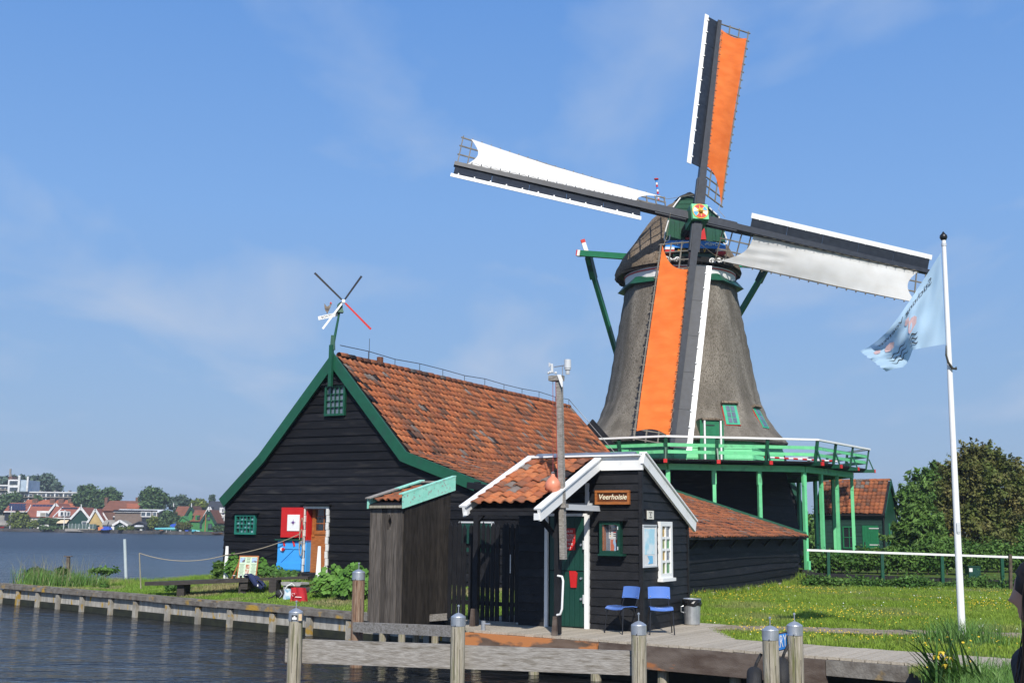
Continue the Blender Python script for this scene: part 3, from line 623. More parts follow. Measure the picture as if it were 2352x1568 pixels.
obj('door_rail', MB().box(BP((bu0 + bu1) / 2 + .1, -.155, bz1 - .14), (bu1 - bu0 - .22, .02, .2), (BU, BV, V3(0, 0, 1))), SKYB, bl_)
obj('door_ledge', MB().box(BP((bu0 + bu1) / 2 - .02, -.18, bz1 + .02), (bu1 - bu0 + .04, .12, .035), (BU, BV, V3(0, 0, 1))), GREENB, bl_)
for q in (-.16, .2): obj('ledge_bracket', MB().beam(BP((bu0 + bu1) / 2 + q, -.17, bz1 - .16), BP((bu0 + bu1) / 2 + q - .03, -.2, bz1), .03, .05), RED, bl_)
obj('door_handle', MB().tube(BP(bu0 + .18, -.15, bz1 - .25), BP(bu0 + .18, -.19, bz1 - .25), .05, n=12), WHITE, bl_)
obj('latch', MB().tube(BP(bu0 + .24, -.15, bz1 - .25), BP(bu0 + .24, -.21, bz1 - .25), .045, n=12), RED, bl_)
obj('door_brace', MB().beam(BP(bu0 + .12, -.16, bz0 + .2), BP(bu1 - .1, -.16, bz1 - .12), .012, .012), SKYB, bl_)
# lightning wire on stand-offs along the ridge
m = MB(); pts_ = []
for i in range(12): 
    v = .15 + i * RLEN / 11.0; pts_.append(BP(0, min(v, RLEN), RZ + .30 + .03 * math.sin(i * 2.3)))
pts_ += [BP(KU * f, RLEN + .05, RZ + (KZ - RZ) * f + .3) for f in (.3, .6, 1.0)]
m.path(pts_, .012, n=5); obj('lightning_wire', m, CHROME, barn)
for i in range(1, 12): obj('wire_bracket', MB().tube(pts_[i] - V3(0, 0, .25), pts_[i], .010, n=5), CHROME, barn)
p = bf(816, 835); obj('aerial', MB().tube(BP(0, 1.6, RZ), BP(0, 1.6, RZ + .72), .008, n=5), CHROME, barn)
obj('flue_cap', MB().tube(BP(.02, 2.15, RZ), BP(.02, 2.15, RZ + .22), .10, n=12), WOODD, barn)

# ------------------------------------------------------------------ weather vane on the gable
vp = BP(0, -.2, RZ + .22)
vane = root('weather_vane', vp, 'four-bladed toy windmill vane with painted hen on the barn gable', 'weather vane')
VP0, VN = BP(0, -.2, 0), ray(785, 690) * -1; VN.z = 0; VN.normalize()
def vq(px, py, off=0.0): return at_p(px, py, VP0 + VN * off, VN)
obj('pole', MB().tube(vp - V3(0, 0, .05), vq(780, 715), .045, .03, n=10), GREENB, vane)
obj('pole_foot', MB().beam(vp - V3(0, 0, .1), vp + V3(0, 0, .32), .14, .14, w2=.1, h2=.1), GREENB, vane)
hb = vq(789, 692, .14)
m = MB(); c0 = vq(780, 718); 
for z0, z1, r0, r1 in ((0, .12, .15, .11), (.12, .24, .11, .095), (.24, .29, .095, .03)): m.add(*MB().lathe([(r0, z0), (r1, z1)], c0, 4, PI / 4 + .3).__dict__.values())
obj('head', m, GREENB, vane)
obj('axle', MB().tube(c0 + V3(0, 0, .27), hb, .03, n=8), CHROME, vane)
obj('hub', MB().box(hb, (.09, .09, .09), (VN.cross(V3(0, 0, 1)), VN, V3(0, 0, 1))), WHITE, vane)
for (tx, ty), mt in (((722.6, 626.7), INK), ((830.6, 634), CHROME), ((852, 756), RED), ((741, 755), WHITE)):
    tp = vq(tx, ty, .14); d = (tp - hb).normalized()
    obj('blade', MB().beam(hb + d * .07, tp, .05, .018, up=VN, w2=.06), mt, vane)
a, c = vq(731, 731, -.02), vq(777, 721, -.02)
sg = obj('sign_board', MB().beam(a, c, .02, .11, up=V3(0, 0, 1)), WHITE, vane)
e = (c - a).normalized(); up = VN.cross(e); up = up if up.z > 0 else -up
inst('lettering', text_mesh('BONTE HEN', INK, .098, .001), frame(a + e * .36 + VN * .014, e, up, VN), sg)
hen = [(745.3, 697), (747, 699), (749.5, 703), (753, 703.5), (756.5, 701), (758, 697), (759.5, 695), (761, 697), (762, 699), (760, 702), (758.5, 707), (756, 712), (753.5, 716), (752, 720), (750.5, 720), (750, 716), (747, 713), (745.5, 707), (744.8, 701)]
hn = obj('hen_figure', MB().prism([vq(*q, -.01) for q in hen], -VN * .03), mat('painted_hen', (.28, .22, .16), (.06, .05, .045), rough=.7, scale=14), vane)
obj('comb', MB().prism([vq(*q, -.005) for q in ((757.5, 697), (758.2, 694), (760, 693), (761.8, 695), (762.3, 698), (760, 696.5))], -VN * .035), RED, hn)
# ------------------------------------------------------------------ the windmill
THATCH = mat('grey_thatch', (.14, .125, .104), (.29, .262, .22), rough=1, scale=.8, stretch=(1.9, 1.9, .28), detail=10, bump=1.0, bscale=22, c3=(.085, .074, .056), s3=24, r3=(.46, .62), spec=.05)
THATCHC = mat('brown_cap_thatch', (.18, .14, .10), (.29, .23, .175), rough=1, scale=1.2, detail=10, bump=1.0, bscale=22, c3=(.075, .058, .042), s3=16, r3=(.48, .66), spec=.05)
ZV = V3(0, 0, 1)
GM_ = ground(MC.x, MC.y)
mill = root('windmill', V3(MC.x, MC.y, GM_), 'thatched Dutch windmill with orange and white sails and green gallery', 'windmill')
TH0 = math.radians(-103)
def ring(r, a, z): return MC + V3(math.cos(a) * r, math.sin(a) * r, z)
def octo(prof, sub=5, rnd=.10):
    """octagonal body with rounded arrises"""
    m = MB(); rows = []
    for r, z in prof:
        row = []
        for k in range(8):
            for j in range(sub):
                f = j / sub; a = TH0 + (k + f) * PI / 4
                p = ring(r, TH0 + k * PI / 4, z).lerp(ring(r, TH0 + (k + 1) * PI / 4, z), f)
                c = ring(r * .965, a, z); row.append(p.lerp(c, .45))
        rows.append(row + [row[0]])
    return m.grid(rows)
prof = [(2.62, 13.95), (2.74, 13.2), (2.96, 12.0), (3.2, 10.7), (3.42, 9.4), (3.66, 8.35), (3.92, 7.65), (4.28, 7.05), (4.66, 6.62), (4.86, 6.38), (4.80, 6.22), (4.45, 6.26)]
fine = []
for (r0, z0), (r1, z1) in zip(prof, prof[1:]):
    for i in range(4): f = i / 4; fine.append((r0 + (r1 - r0) * f + .018 * math.sin((z0 + (z1 - z0) * f) * 9), z0 + (z1 - z0) * f))
fine.append(prof[-1])
obj('thatched_body', octo(fine), THATCH, mill, smooth=True)
for k in range(8):      # green skirting walls under the thatch, then the tarred base, board by board
    a0, a1 = TH0 + k * PI / 4, TH0 + (k + 1) * PI / 4
    am = (a0 + a1) / 2; nx = V3(math.cos(am), math.sin(am), 0); front = nx.y < .3
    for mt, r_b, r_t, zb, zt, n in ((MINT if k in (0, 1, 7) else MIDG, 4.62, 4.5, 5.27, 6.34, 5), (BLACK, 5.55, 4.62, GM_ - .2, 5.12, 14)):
        if not front: n = 1
        for i in range(n):
            f0, f1 = i / n, (i + 1) / n
            p, q = r_b + (r_t - r_b) * f0, r_b + (r_t - r_b) * f1; y0, y1 = zb + (zt - zb) * f0, zb + (zt - zb) * f1
            A_, B_, C_, D_ = ring(p, a0, y0), ring(p, a1, y0), ring(q, a1, y1), ring(q, a0, y1)
            o = nx * .03
            obj('plank', MB().hexa([A_ - o * 3, B_ - o * 3, B_ + o, A_ + o, D_ - o * 3, C_ - o * 3, C_, D_]), mt, mill)
obj('base_core', MB().lathe([(5.35, GM_ - .2), (4.4, 5.1), (4.3, 6.3)], MC, 8, TH0), DARKIN, mill)
# --- gallery
FZ = 5.23; RO = 8.15; RB = 7.5
def corner(k, r, z): return ring(r, TH0 + k * PI / 4, z)
for k in range(8):
    c0, c1 = TH0 + k * PI / 4, TH0 + (k + 1) * PI / 4
    n = 22
    for i in range(n):      # floor planks, radial
        f0, f1 = i / n, (i + 1) / n - .004
        A_ = corner(k, 4.4, FZ).lerp(corner(k + 1, 4.4, FZ), f0); B_ = corner(k, 4.4, FZ).lerp(corner(k + 1, 4.4, FZ), f1)
        C_ = corner(k, RO, FZ).lerp(corner(k + 1, RO, FZ), f1); D_ = corner(k, RO, FZ).lerp(corner(k + 1, RO, FZ), f0)
        obj('floor_plank', MB().hexa([x - ZV * .045 for x in (A_, B_, C_, D_)] + [A_, B_, C_, D_]), BLACKV, mill)
    obj('floor_light_stop', MB().hexa([corner(k, 4.3, FZ - .075), corner(k + 1, 4.3, FZ - .075), corner(k + 1, RO - .03, FZ - .075), corner(k, RO - .03, FZ - .075), corner(k, 4.3, FZ - .05), corner(k + 1, 4.3, FZ - .05), corner(k + 1, RO - .03, FZ - .05), corner(k, RO - .03, FZ - .05)]), BLACKV, mill)  # solid layer added to keep light streaks from passing the plank gaps
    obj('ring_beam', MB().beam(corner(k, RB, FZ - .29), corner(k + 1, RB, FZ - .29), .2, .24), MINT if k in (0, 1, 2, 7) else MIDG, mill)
    ends = MB()
    for f in (0, 1 / 3, 2 / 3):
        p = corner(k, RB, 0).lerp(corner(k + 1, RB, 0), f); d = (p - MC); d.z = 0; d.normalize()
        gz = ground(p.x, p.y) if p.y < 60 else GM_
        col = obj('column', MB().beam(p + ZV * (gz - .1), p + ZV * (FZ - .41), .14, .14, up=d), MINT, mill)
        obj('column_head', MB().beam(p + ZV * (FZ - .95), p + ZV * (FZ - .412), .18, .12, up=d), MINT, col)
        obj('column_foot', MB().beam(p + ZV * (gz - .1) + d * .1, p + ZV * (gz + .5) + d * .1, .12, .12, up=d), MINT, col)
        obj('footing', MB().box(p + ZV * (gz - .02), (.5, .5, .34)), BLACKV, col)
        # joist through to the railing post, red end
        q = corner(k, RO + .34, 0).lerp(corner(k + 1, RO + .34, 0), f)
        b0 = MC.lerp(q, .45) + ZV * (FZ - .11); b1 = q + ZV * (FZ - .11)
        js = obj('joist', MB().beam(b0, b1, .14, .14), GREENB, mill)
        obj('joist_end', MB().beam(b1, b1 + d * .05, .145, .15), RED, js)
        pt = corner(k, RO + .10, 0).lerp(corner(k + 1, RO + .10, 0), f)
        po = obj('railing_post', MB().beam(pt - d * .12 + ZV * (FZ - .06), pt + d * .04 + ZV * (FZ + .83), .13, .07, up=d), GREENB, mill)
        obj('railing_strut', MB().beam(q - d * .04 + ZV * (FZ - .05), pt + d * .02 + ZV * (FZ + .42), .06, .05, up=d), GREENB, po)
    for z, r in ((.27, RO - .02), (.54, RO + .03)):
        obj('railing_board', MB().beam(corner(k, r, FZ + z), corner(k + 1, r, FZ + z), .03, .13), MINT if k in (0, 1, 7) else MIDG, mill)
    obj('handrail', MB().beam(corner(k, RO + .15, FZ + .86), corner(k + 1, RO + .15, FZ + .86), .15, .075), WHITE, mill)
# red and white chain rail on the far side
for i in range(16):
    f0, f1 = i / 16, (i + 1) / 16; a_, b_ = corner(2, 6.9, FZ + .33), corner(1, 5.3, FZ + .30)
    obj('barrier_pole', MB().tube(a_.lerp(b_, f0), a_.lerp(b_, f1), .045, n=8), RED if i % 2 else WHITE, mill)
# --- door and windows in the thatch, each face of the octagon
def face(k, z):
    am = TH0 + (k + .5) * PI / 4; nx = V3(math.cos(am), math.sin(am), 0); tx = V3(-nx.y, nx.x, 0); return nx, tx
nx, tx = face(0, 0); ap = math.cos(PI / 8)
def fpt(px, py, r): return at_p(px, py, MC + nx * (r * ap), nx)
p0, p1 = fpt(1610, 967, 4.55), fpt(1652, 1060, 4.75)
u0, u1 = (p0 - MC).dot(tx), (p1 - MC).dot(tx)
Od = MC + nx * (4.93 * ap)
dr = obj('gallery_door', MB().box(Od + tx * ((u0 + u1) / 2) + nx * .04 + ZV * ((FZ + p0.z) / 2), (u1 - u0 - .12, .08, p0.z - FZ - .04), (tx, nx, ZV)), MIDG, mill)
for u in (u0, u1): obj('door_jamb', MB().box(Od + tx * u + nx * .06 + ZV * ((FZ + p0.z) / 2), (.07, .14, p0.z - FZ), (tx, nx, ZV)), WHITE, dr)
obj('door_reveal', MB().box(Od + tx * ((u0 + u1) / 2) - nx * .25 + ZV * ((FZ + p0.z) / 2 + .02), (u1 - u0 + .34, .5, p0.z - FZ), (tx, nx, ZV)), MIDG, dr)
obj('thatch_hood', MB().box(Od + tx * ((u0 + u1) / 2) - nx * .22 + ZV * (p0.z + .06), (u1 - u0 + .2, .75, .08), (tx, nx, ZV)), THATCHC, dr)
obj('door_hinge', MB().box(Od + tx * (u0 + .25) + nx * .09 + ZV * (p0.z - .2), (.4, .02, .04), (tx, nx, ZV)), INK, dr)
def dormer(k, u, z0, z1, w, r0, r1, gm, cols=2, rows=3):
    nx, tx = face(k, 0); A_ = MC + nx * (r0 * ap + .1) + ZV * z0; B_ = MC + nx * (r1 * ap + .06) + ZV * z1
    up = (B_ - A_); hgt = up.length; up.normalize(); nn = tx.cross(up); nn = nn if nn.dot(nx) > 0 else -nn
    w_ = obj('window', MB().box((A_ + B_) / 2 + tx * u - nn * .12, (w + .22, hgt + .1, .2), (tx, up, nn)), TEAL, mill)
    obj('window_edge', MB().box((A_ + B_) / 2 + tx * u - nn * .16, (w + .27, hgt + .15, .2), (tx, up, nn)), RED, w_)
    for i in range(cols):
        for j in range(rows):
            obj('pane', MB().box(A_ + up * (hgt * (j + .5) / rows) + tx * (u + w * ((i + .5) / cols - .5)) - nn * .012, (w / cols - .04, hgt / rows - .04, .02), (tx, up, nn)), gm, w_)
    obj('thatch_hood', MB().box(B_ + tx * u + nn * .05 + up * .1 - nn * .1, (w + .34, .10, .36), (tx, up, nn)), THATCHC, w_)
    return nx, tx
wa, wb = fpt(1668, 930, 4.1), fpt(1692, 972, 4.35)
dormer(0, ((wa + wb) / 2 - MC).dot(tx), wb.z, wa.z, .42, 4.36, 3.95, GLSB)
dormer(1, .1, wb.z, wa.z, .42, 4.36, 3.95, GLSB); dormer(7, 1.0, wb.z - .0, wa.z, .42, 4.36, 3.95, GLSB)
# --- curb under the cap
obj('curb_boards', MB().lathe([(2.98, 13.62), (2.66, 13.98), (2.6, 14.0)], MC, 8, TH0), GREENB, mill)
obj('curb_ring', MB().lathe([(2.56, 13.85), (2.62, 14.3), (2.5, 14.35)], MC, 40), WHITE, mill, smooth=False)
obj('curb_line', MB().lathe([(2.625, 14.18), (2.64, 14.235), (2.6, 14.24)], MC, 40), RED, mill)
obj('rotating_ring', MB().lathe([(2.45, 14.3), (2.45, 14.75), (2.3, 14.75)], MC, 32), DARKIN, mill)
for i in range(28):
    a = 2 * PI * i / 28; d = V3(math.cos(a), math.sin(a), 0)
    obj('cap_rafter', MB().beam(MC + d * 2.3 + ZV * 14.5, MC + d * 2.72 + ZV * 14.40, .09, .10), FASCIA, mill)
# --- cap: boat-shaped thatch
def CP(f, s, z): return MC + MN * f + MS * s + ZV * z
FR = [(0, 1.0), (.05, 1.03), (.13, 1.0), (.25, .92), (.38, .80), (.52, .68), (.66, .555), (.78, .44), (.87, .33), (.94, .21), (.985, .10), (1.0, .02)]
rows = []
for f in np.linspace(1.9, -3.55, 28):
    g = 1 - .38 * (f / 1.9) ** 1.8 if f > 0 else max(0.02, 1 - (abs(f) / 3.6) ** 2.4) ** .5
    w = 2.9 * g; zb = 14.30; zt = 14.5 + 3.42 * (1.0 if f > .3 else max(.03, 1 - (abs(f - .3) / 3.95) ** 1.7) ** .62)
    row = [CP(f, -w * a, zb + (zt - zb) * h) for h, a in FR] + [CP(f, w * a, zb + (zt - zb) * h) for h, a in FR[::-1]]
    for i, p in enumerate(row): row[i] = p + (p - CP(f, 0, 15.5)).normalized() * .03 * math.sin(f * 7 + i * 1.3)
    rows.append(row)
cp = obj('cap_thatch', MB().grid(rows), THATCHC, mill, smooth=True); obj('cap_front_thatch', MB().add(rows[0], [tuple(range(len(rows[0])))]), THATCHC, mill)
ul = [CP(f, s_, 14.42) for f, s_ in [(1.75, -2.6)]]
obj('cap_underside', MB().lathe([(2.9, 14.40), (2.5, 14.47), (.5, 14.47)], MC, 32), BLACKV, mill)
# --- front of the cap: sightings on an upright plane in front of the tower
def cf(zx, zy, f=1.95): return at_p(1464.3 + zx * .14648, 430.7 + zy * .14648, MC + MN * f, MN)
def plate(name, pts_, f, th, mt, par): return obj(name, MB().prism([cf(x, y, f) for x, y in pts_], -MN * th), mt, par)
fr_ = plate('cap_front', [(685, 150), (790, 120), (905, 130), (1060, 255), (1285, 465), (1350, 690), (1385, 880), (1310, 865), (1090, 838), (1075, 818), (760, 818), (520, 818), (445, 850), (430, 800), (470, 520), (525, 350), (600, 250)], 1.93, .12, GREENB, mill)
for i in range(5):      # upper boards, each its own
    y0, y1 = 130 + i * 68, 130 + (i + 1) * 68 - 7
    xl = lambda y: lerp(y, [(130, 690), (250, 605), (350, 530), (470, 480)]); xr = lambda y: lerp(y, [(130, 900), (260, 1065), (465, 1275)])
    plate('board', [(xl(y0) + 8, y0), (xr(y0) - 6, y0), (xr(y1) - 6, y1), (xl(y1) + 8, y1)], 1.98, .05, GREENB, fr_)
for x0, x1 in ((455, 520), (523, 580), (583, 660), (663, 748), (1080, 1180), (1183, 1290), (1293, 1370)):
    plate('shield_board', [(x0 if x0 > 470 else 470, 525), (x1, 525), (x1, 812 if x1 < 1000 else 850), (x0 if x0 > 460 else 440, 822 if x0 < 1000 else 835)], 2.05, .06, GREENB, fr_)
def trim(pts_, f, w, par, name='white_trim', mt=WHITE):
    return obj(name, MB().path([cf(x, y, f) for x, y in pts_], w, n=6), mt, par)
trim([(535, 345), (600, 255), (680, 150), (790, 128), (895, 145)], 2.05, .035, fr_); trim([(1065, 262), (1170, 360), (1282, 462), (1268, 512)], 2.05, .035, fr_)
trim([(485, 515), (450, 640), (425, 740), (420, 815), (440, 842), (480, 835), (500, 815), (510, 745)], 2.16, .032, fr_)
trim([(1360, 705), (1390, 790), (1410, 850), (1400, 883), (1365, 888), (1345, 870)], 2.16, .032, fr_)
plate('red_board', [(750, 650), (1050, 640), (1078, 812), (760, 815)], 2.14, .05, RED, fr_)
bd = plate('blue_beard_board', [(438, 872), (495, 828), (760, 826), (1080, 838), (1310, 876), (1385, 905), (1382, 962), (440, 936)], 2.30, .08, BLUE, fr_)
for cx_, cy_, w_ in ((600, 880, 90), (700, 868, 55), (1120, 890, 60), (1235, 900, 85)):
    m = MB(); pp = []
    for i in range(60):
        a = i / 59 * 2 * PI * 5; pp.append(cf(cx_ - w_ + 2 * w_ * i / 59 + 14 * math.cos(a), cy_ - 6 + 20 * math.sin(a) * math.sin(PI * (i + 4) / 68) + 10 * math.sin(i * .35), 2.315))
    obj('painted_cloud', m.path(pp, .017, n=5), mat('pale_cloud_paint', (.62, .78, .88), rough=.6), bd)
obj('year_board', MB().prism([cf(x, y, 2.18) for x, y in ((585, 942), (1245, 958), (1245, 1020), (585, 1012))], -MN * .1), INK, fr_)
for s_, x_ in (('1693', 690), ('19', 1010)):
    c = cf(x_, 985, 2.20); inst('year_lettering', text_mesh(s_, YEL, .30, .004, spacing=1.6), frame(c, MS, ZV, MN), fr_)
for x0, x1, y0 in ((435, 578, 930), (1248, 1386, 957)):
    plate('beam_end', [(x0, y0), (x1, y0 + 3), (x1, y0 + 40), (x0, y0 + 37)], 2.42, .5, WHITE, fr_); plate('beam_end', [(x0, y0 + 38), (x1, y0 + 41), (x1, y0 + 88), (x0, y0 + 84)], 2.40, .5, RED, fr_)
obj('lower_board', MB().prism([cf(x, y, 2.02) for x, y in ((560, 1015), (1240, 1030), (1225, 1130), (560, 1100))], -MN * .1), GREENB, fr_)
def scroll(cx_, cy_, r_, turns, a0, dr):
    return [(cx_ + r_ * (1 - i / 30 * .8) * math.cos(a0 + dr * turns * 2 * PI * i / 30), cy_ + r_ * (1 - i / 30 * .8) * math.sin(a0 + dr * turns * 2 * PI * i / 30)) for i in range(31)]
for pts_ in (scroll(630, 1140, 52, 1.3, PI, 1), scroll(505, 1125, 34, 1.2, PI, -1), scroll(1165, 1155, 48, 1.3, 0, -1), scroll(1275, 1150, 36, 1.2, PI, 1)): trim(pts_, 2.35, .032, fr_, 'scroll')
trim([(440, 1080), (480, 1095), (505, 1150), (560, 1120), (600, 1185), (660, 1180)], 2.35, .03, fr_, 'scroll'); trim([(710, 1130), (780, 1185)], 2.35, .035, fr_, 'scroll'); trim([(1140, 1190), (1200, 1195), (1235, 1120), (1290, 1105), (1315, 1170), (1360, 1110)], 2.35, .03, fr_, 'scroll')
obj('ridge_cap', MB().prism([cf(x, y, 2.12) for x, y in ((660, 135), (765, 92), (905, 105), (905, 130), (790, 122), (690, 150))], -MN * .9), INK, mill)
# finial stick, red white and blue
fs, fe = at_y(1513, 462, 53.2), at_y(1507.5, 414, 53.2)
for i in range(9): obj('finial_stick', MB().tube(fs.lerp(fe, i / 9), fs.lerp(fe, (i + 1) / 9), .05, n=8), (RED, WHITE, BLUE)[i % 3], mill)
obj('finial_knob', MB().lathe([(.02, 0), (.11, .03), (.11, .08), (.02, .1)], fe, 12), RED, mill)
# --- tail beams
def tb(a, b, w, h, mt, name='tail_beam'): return obj(name, MB().beam(a, b, w, h), mt, mill)
ya, yb = 54.6, 53.6
p0, p1 = at_y(1334, 582, ya), at_y(1445, 590, yb); tb(p0, p1, .26, .28, MIDG)
obj('beam_tip', MB().beam(p0, p0 + (p0 - p1).normalized() * .14, .29, .30), WHITE, mill); obj('beam_tip', MB().beam(p0 + (p0 - p1).normalized() * .14, p0 + (p0 - p1).normalized() * .2, .29, .30), RED, mill)
obj('beam_stub', MB().beam(at_y(1347, 578, ya), at_y(1340.5, 558, ya), .16, .2), WHITE, mill); obj('beam_stub', MB().beam(at_y(1340.5, 558, ya), at_y(1338, 550.5, ya), .17, .21), RED, mill)
tb(at_y(1350, 588, ya), at_y(1416, 812, 57.5), .2, .24, MIDG, 'tail_strut'); tb(at_y(1761, 615, 56.5), at_y(1690, 735, 57.8), .2, .26, MIDG, 'tail_strut')
tb(at_y(1690, 607, 54.5), at_y(1775, 612, 56.5), .24, .26, TEAL); tb(at_y(1352, 590, ya + .1), at_y(1364, 640, ya + .6), .3, .3, GREENB, 'tail_cleat'); tb(at_y(1758, 616, 56.4), at_y(1742, 648, 56.6), .3, .32, GREENB, 'tail_cleat')
# --- sails
HUB = V3(8.205, 49.367, 16.26); EL_ = math.radians(13.5); PHI = math.radians(78.944)
SN = V3(math.sin(MAZ) * math.cos(EL_), -math.cos(MAZ) * math.cos(EL_), math.sin(EL_)); S1_ = ZV.cross(SN).normalized(); S2_ = SN.cross(S1_); SR = 11.1
obj('windshaft', MB().tube(HUB + SN * .35, HUB - SN * 3.0, .30, n=12), BLACKV, mill)
pe = obj('poll_end', MB().box(HUB + SN * .1, (.78, .78, .95), (S1_, S2_, SN)), MIDG, mill)
obj('poll_front', MB().box(HUB + SN * .62, (.74, .74, .12), (S1_, S2_, SN)), MINT, pe)
hc = HUB + SN * .70
obj('rosette_rim', MB().lathe([(.365, 0), (.365, .03), (.31, .03)], hc - SN * .02, 24, axis=(S1_, S2_, SN)), YEL, pe)
for k in range(8):
    a0, a1 = k * PI / 4 + .1, (k + 1) * PI / 4 + .1; seg = [hc + SN * .015] + [hc + SN * .015 + (S1_ * math.cos(a) + S2_ * math.sin(a)) * .325 for a in np.linspace(a0, a1, 4)]
    obj('rosette_field', MB().prism(seg, SN * .008), (SKYB, RED, RED, WHITE, SKYB, RED, RED, WHITE)[k] if True else RED, pe)
    a = a0; d = S1_ * math.cos(a) + S2_ * math.sin(a); q = -S1_ * math.sin(a) + S2_ * math.cos(a)
    obj('rosette_ray', MB().prism([hc + SN * .026 - q * .055, hc + SN * .026 + d * .325, hc + SN * .026 + q * .055], SN * .006), YEL, pe)
obj('rosette_boss', MB().lathe([(.10, 0), (.10, .1), (.06, .16)], hc + SN * .02, 14, axis=(S1_, S2_, SN)), YEL, pe)
for k, (nm, cm) in enumerate((('orange', ORANGE), ('white', CANVAS), ('orange', ORANGE), ('white', CANVAS))):
    th = PHI + k * PI / 2; er = S1_ * math.cos(th) + S2_ * math.sin(th); et = -S1_ * math.sin(th) + S2_ * math.cos(th)
    H0 = HUB + SN * (.28 if k % 2 == 0 else -.02)
    def W(r, tt, nn=0.0): return H0 + er * r + et * tt + SN * nn
    sail = obj('sail', MB().beam(W(.3, 0), W(SR, 0), .34, .38, up=SN, w2=.19, h2=.20), NAVY, mill); sail['label'] = 'sail arm with %s cloth' % nm
    for sgn in (1, -1): obj('sail_wedge', MB().beam(W(.45, .2 * sgn, .05), W(1.9, .2 * sgn, .05), .07, .2, up=SN), NAVY, sail)
    def tw(r): return math.radians(lerp(r, [(1, 35), (4, 30), (7, 23), (9, 15), (11, 6)]))
    def LQ(r, x, nn=0.0):     # on the lattice surface, x metres on the trailing side
        a = tw(r); return W(r, -x * math.cos(a), -x * math.sin(a) + nn)
    for i in range(23):
        r = 1.35 + i * .437; obj('lattice_bar', MB().beam(LQ(r, 0), LQ(r, 1.66), .05, .05, up=SN), LATW, sail)
    for x in (.58, 1.08, 1.56):
        for i in range(4): obj('lattice_lath', MB().beam(LQ(1.3 + i * 2.44, x), LQ(1.3 + (i + 1) * 2.44 - .01, x), .06, .035, up=SN), LATW, sail)
    # leading board and its white edge
    NB = 5
    for i in range(NB):
        r0, r1 = 2.55 + i * 8.5 / NB, 2.55 + (i + 1) * 8.5 / NB - .012
        obj('wind_board', MB().hexa([W(r0, .09, -.02), W(r1, .09, -.02), W(r1, .59, .16), W(r0, .59, .16), W(r0, .09, .01), W(r1, .09, .01), W(r1, .59, .19), W(r0, .59, .19)]), NAVY, sail)
    obj('white_edge', MB().hexa([W(2.5, .605, .15), W(11.15, .585, .13), W(11.15, .80, .20), W(2.5, .83, .22), W(2.5, .605, .18), W(11.15, .585, .16), W(11.15, .80, .23), W(2.5, .83, .25)]), WHITE, sail)
    for i in range(12): obj('edge_clip', MB().box(W(2.9 + i * .72, .61, .20), (.05, .10, .05), (er, et, SN)), WHITE, sail)
    # cloth
    full = k % 2 == 0
    rows = []; nr, ns = 46, 14
    for j in range(ns + 1):
        f = j / ns; row = []
        for i in range(nr + 1):
            g = i / nr
            x0, x1 = .13, 1.50
            rin = 2.75 - 1.35 * f ** 3.0 if full else 2.75 - 1.25 * f ** 3
            rout = 10.62 + .0 * f - .20 * math.sin(PI * f) if full else 10.55 - .42 * math.sin(PI * f) + .05 * f
            r = rin + (rout - rin) * g
            xx = x0 + (x1 - x0) * f
            if not full: xx = x0 + (1.60 - .05 * math.sin(PI * min(1, g * 1.02)) ** .8 * f - x0) * f
            bel = .03 + (.014 * math.sin(r * 2.1 + f * 4) * f * (1 - f) * 3 + .008 * math.sin(r * 3.7 - f * 6) * math.sin(PI * f)) + .10 * math.sin(PI * f) * math.sin(PI * min(1, g * 1.05)) + .012 * math.sin(r * 5 + f * 3) * (1 - g * .5) + (.02 * math.sin(f * 22 + r * 1.5) if not full and g < .25 else 0)
            row.append(LQ(r, xx, max(.04, bel)))
        rows.append(row)
    obj('sailcloth', MB().grid(rows), cm, sail, smooth=True, label='%s sailcloth stretched over the lattice' % nm)
    # lacing pegs and rope
    for i in range(19): obj('lacing_peg', MB().beam(W(2.6 + i * .43, -.08, .08), W(2.6 + i * .43, -.22, .10), .03, .03), INK, sail)
    obj('lacing_rope', MB().path([W(2.6 + i * .215, -.10 - .09 * (i % 2), .11) for i in range(38)], .009, n=4), ROPE, sail)
    obj('tie_rope', MB().path([LQ(1.75, 1.49, .06), LQ(1.2, 1.42, .1), W(.25, -1.2, .05)] if not full else [LQ(1.42, 1.46, .05), LQ(1.0, 1.35, .1), W(.2, -1.25, .05)], .011, n=4), ROPE, sail)
# stage-level black shed behind the mill's right side
bs = root('black_shed', V3(14.5, 59, 1), 'small black boarded shed with green verge beyond the gallery columns', 'shed')
g0 = at_y(1846, 1186, 59); ga = at_y(1800, 1050, 59)
pl_ = [V3(g0.x - 2.9, 59, .6), V3(g0.x, 59, .6), V3(g0.x, 59, g0.z), V3(g0.x - 1.45, 59, g0.z + 4.2), V3(g0.x - 2.9, 59, g0.z)]
obj('shed_walls', MB().prism(pl_, (0, 4, 0)), BLACKV, bs)
z = .6
while z < g0.z + 1.6:
    xr = g0.x if z < g0.z else g0.x - (z - g0.z) * .345
    obj('plank', MB().hexa([V3(xr - 1.7, 58.96, z), V3(xr, 58.96, z), V3(xr, 59, z), V3(xr - 1.7, 59, z), V3(xr - 1.7, 58.99, z + .24), V3(xr - (.0 if z < g0.z else .1), 58.99, z + .24), V3(xr - .1, 59, z + .24), V3(xr - 1.7, 59, z + .24)]), BLACK, bs); z += .24
obj('verge_board', MB().beam(V3(g0.x + .06, 58.9, g0.z - .1), V3(g0.x - 1.45, 58.9, g0.z + 4.25), .08, .26), GREENB, bs)
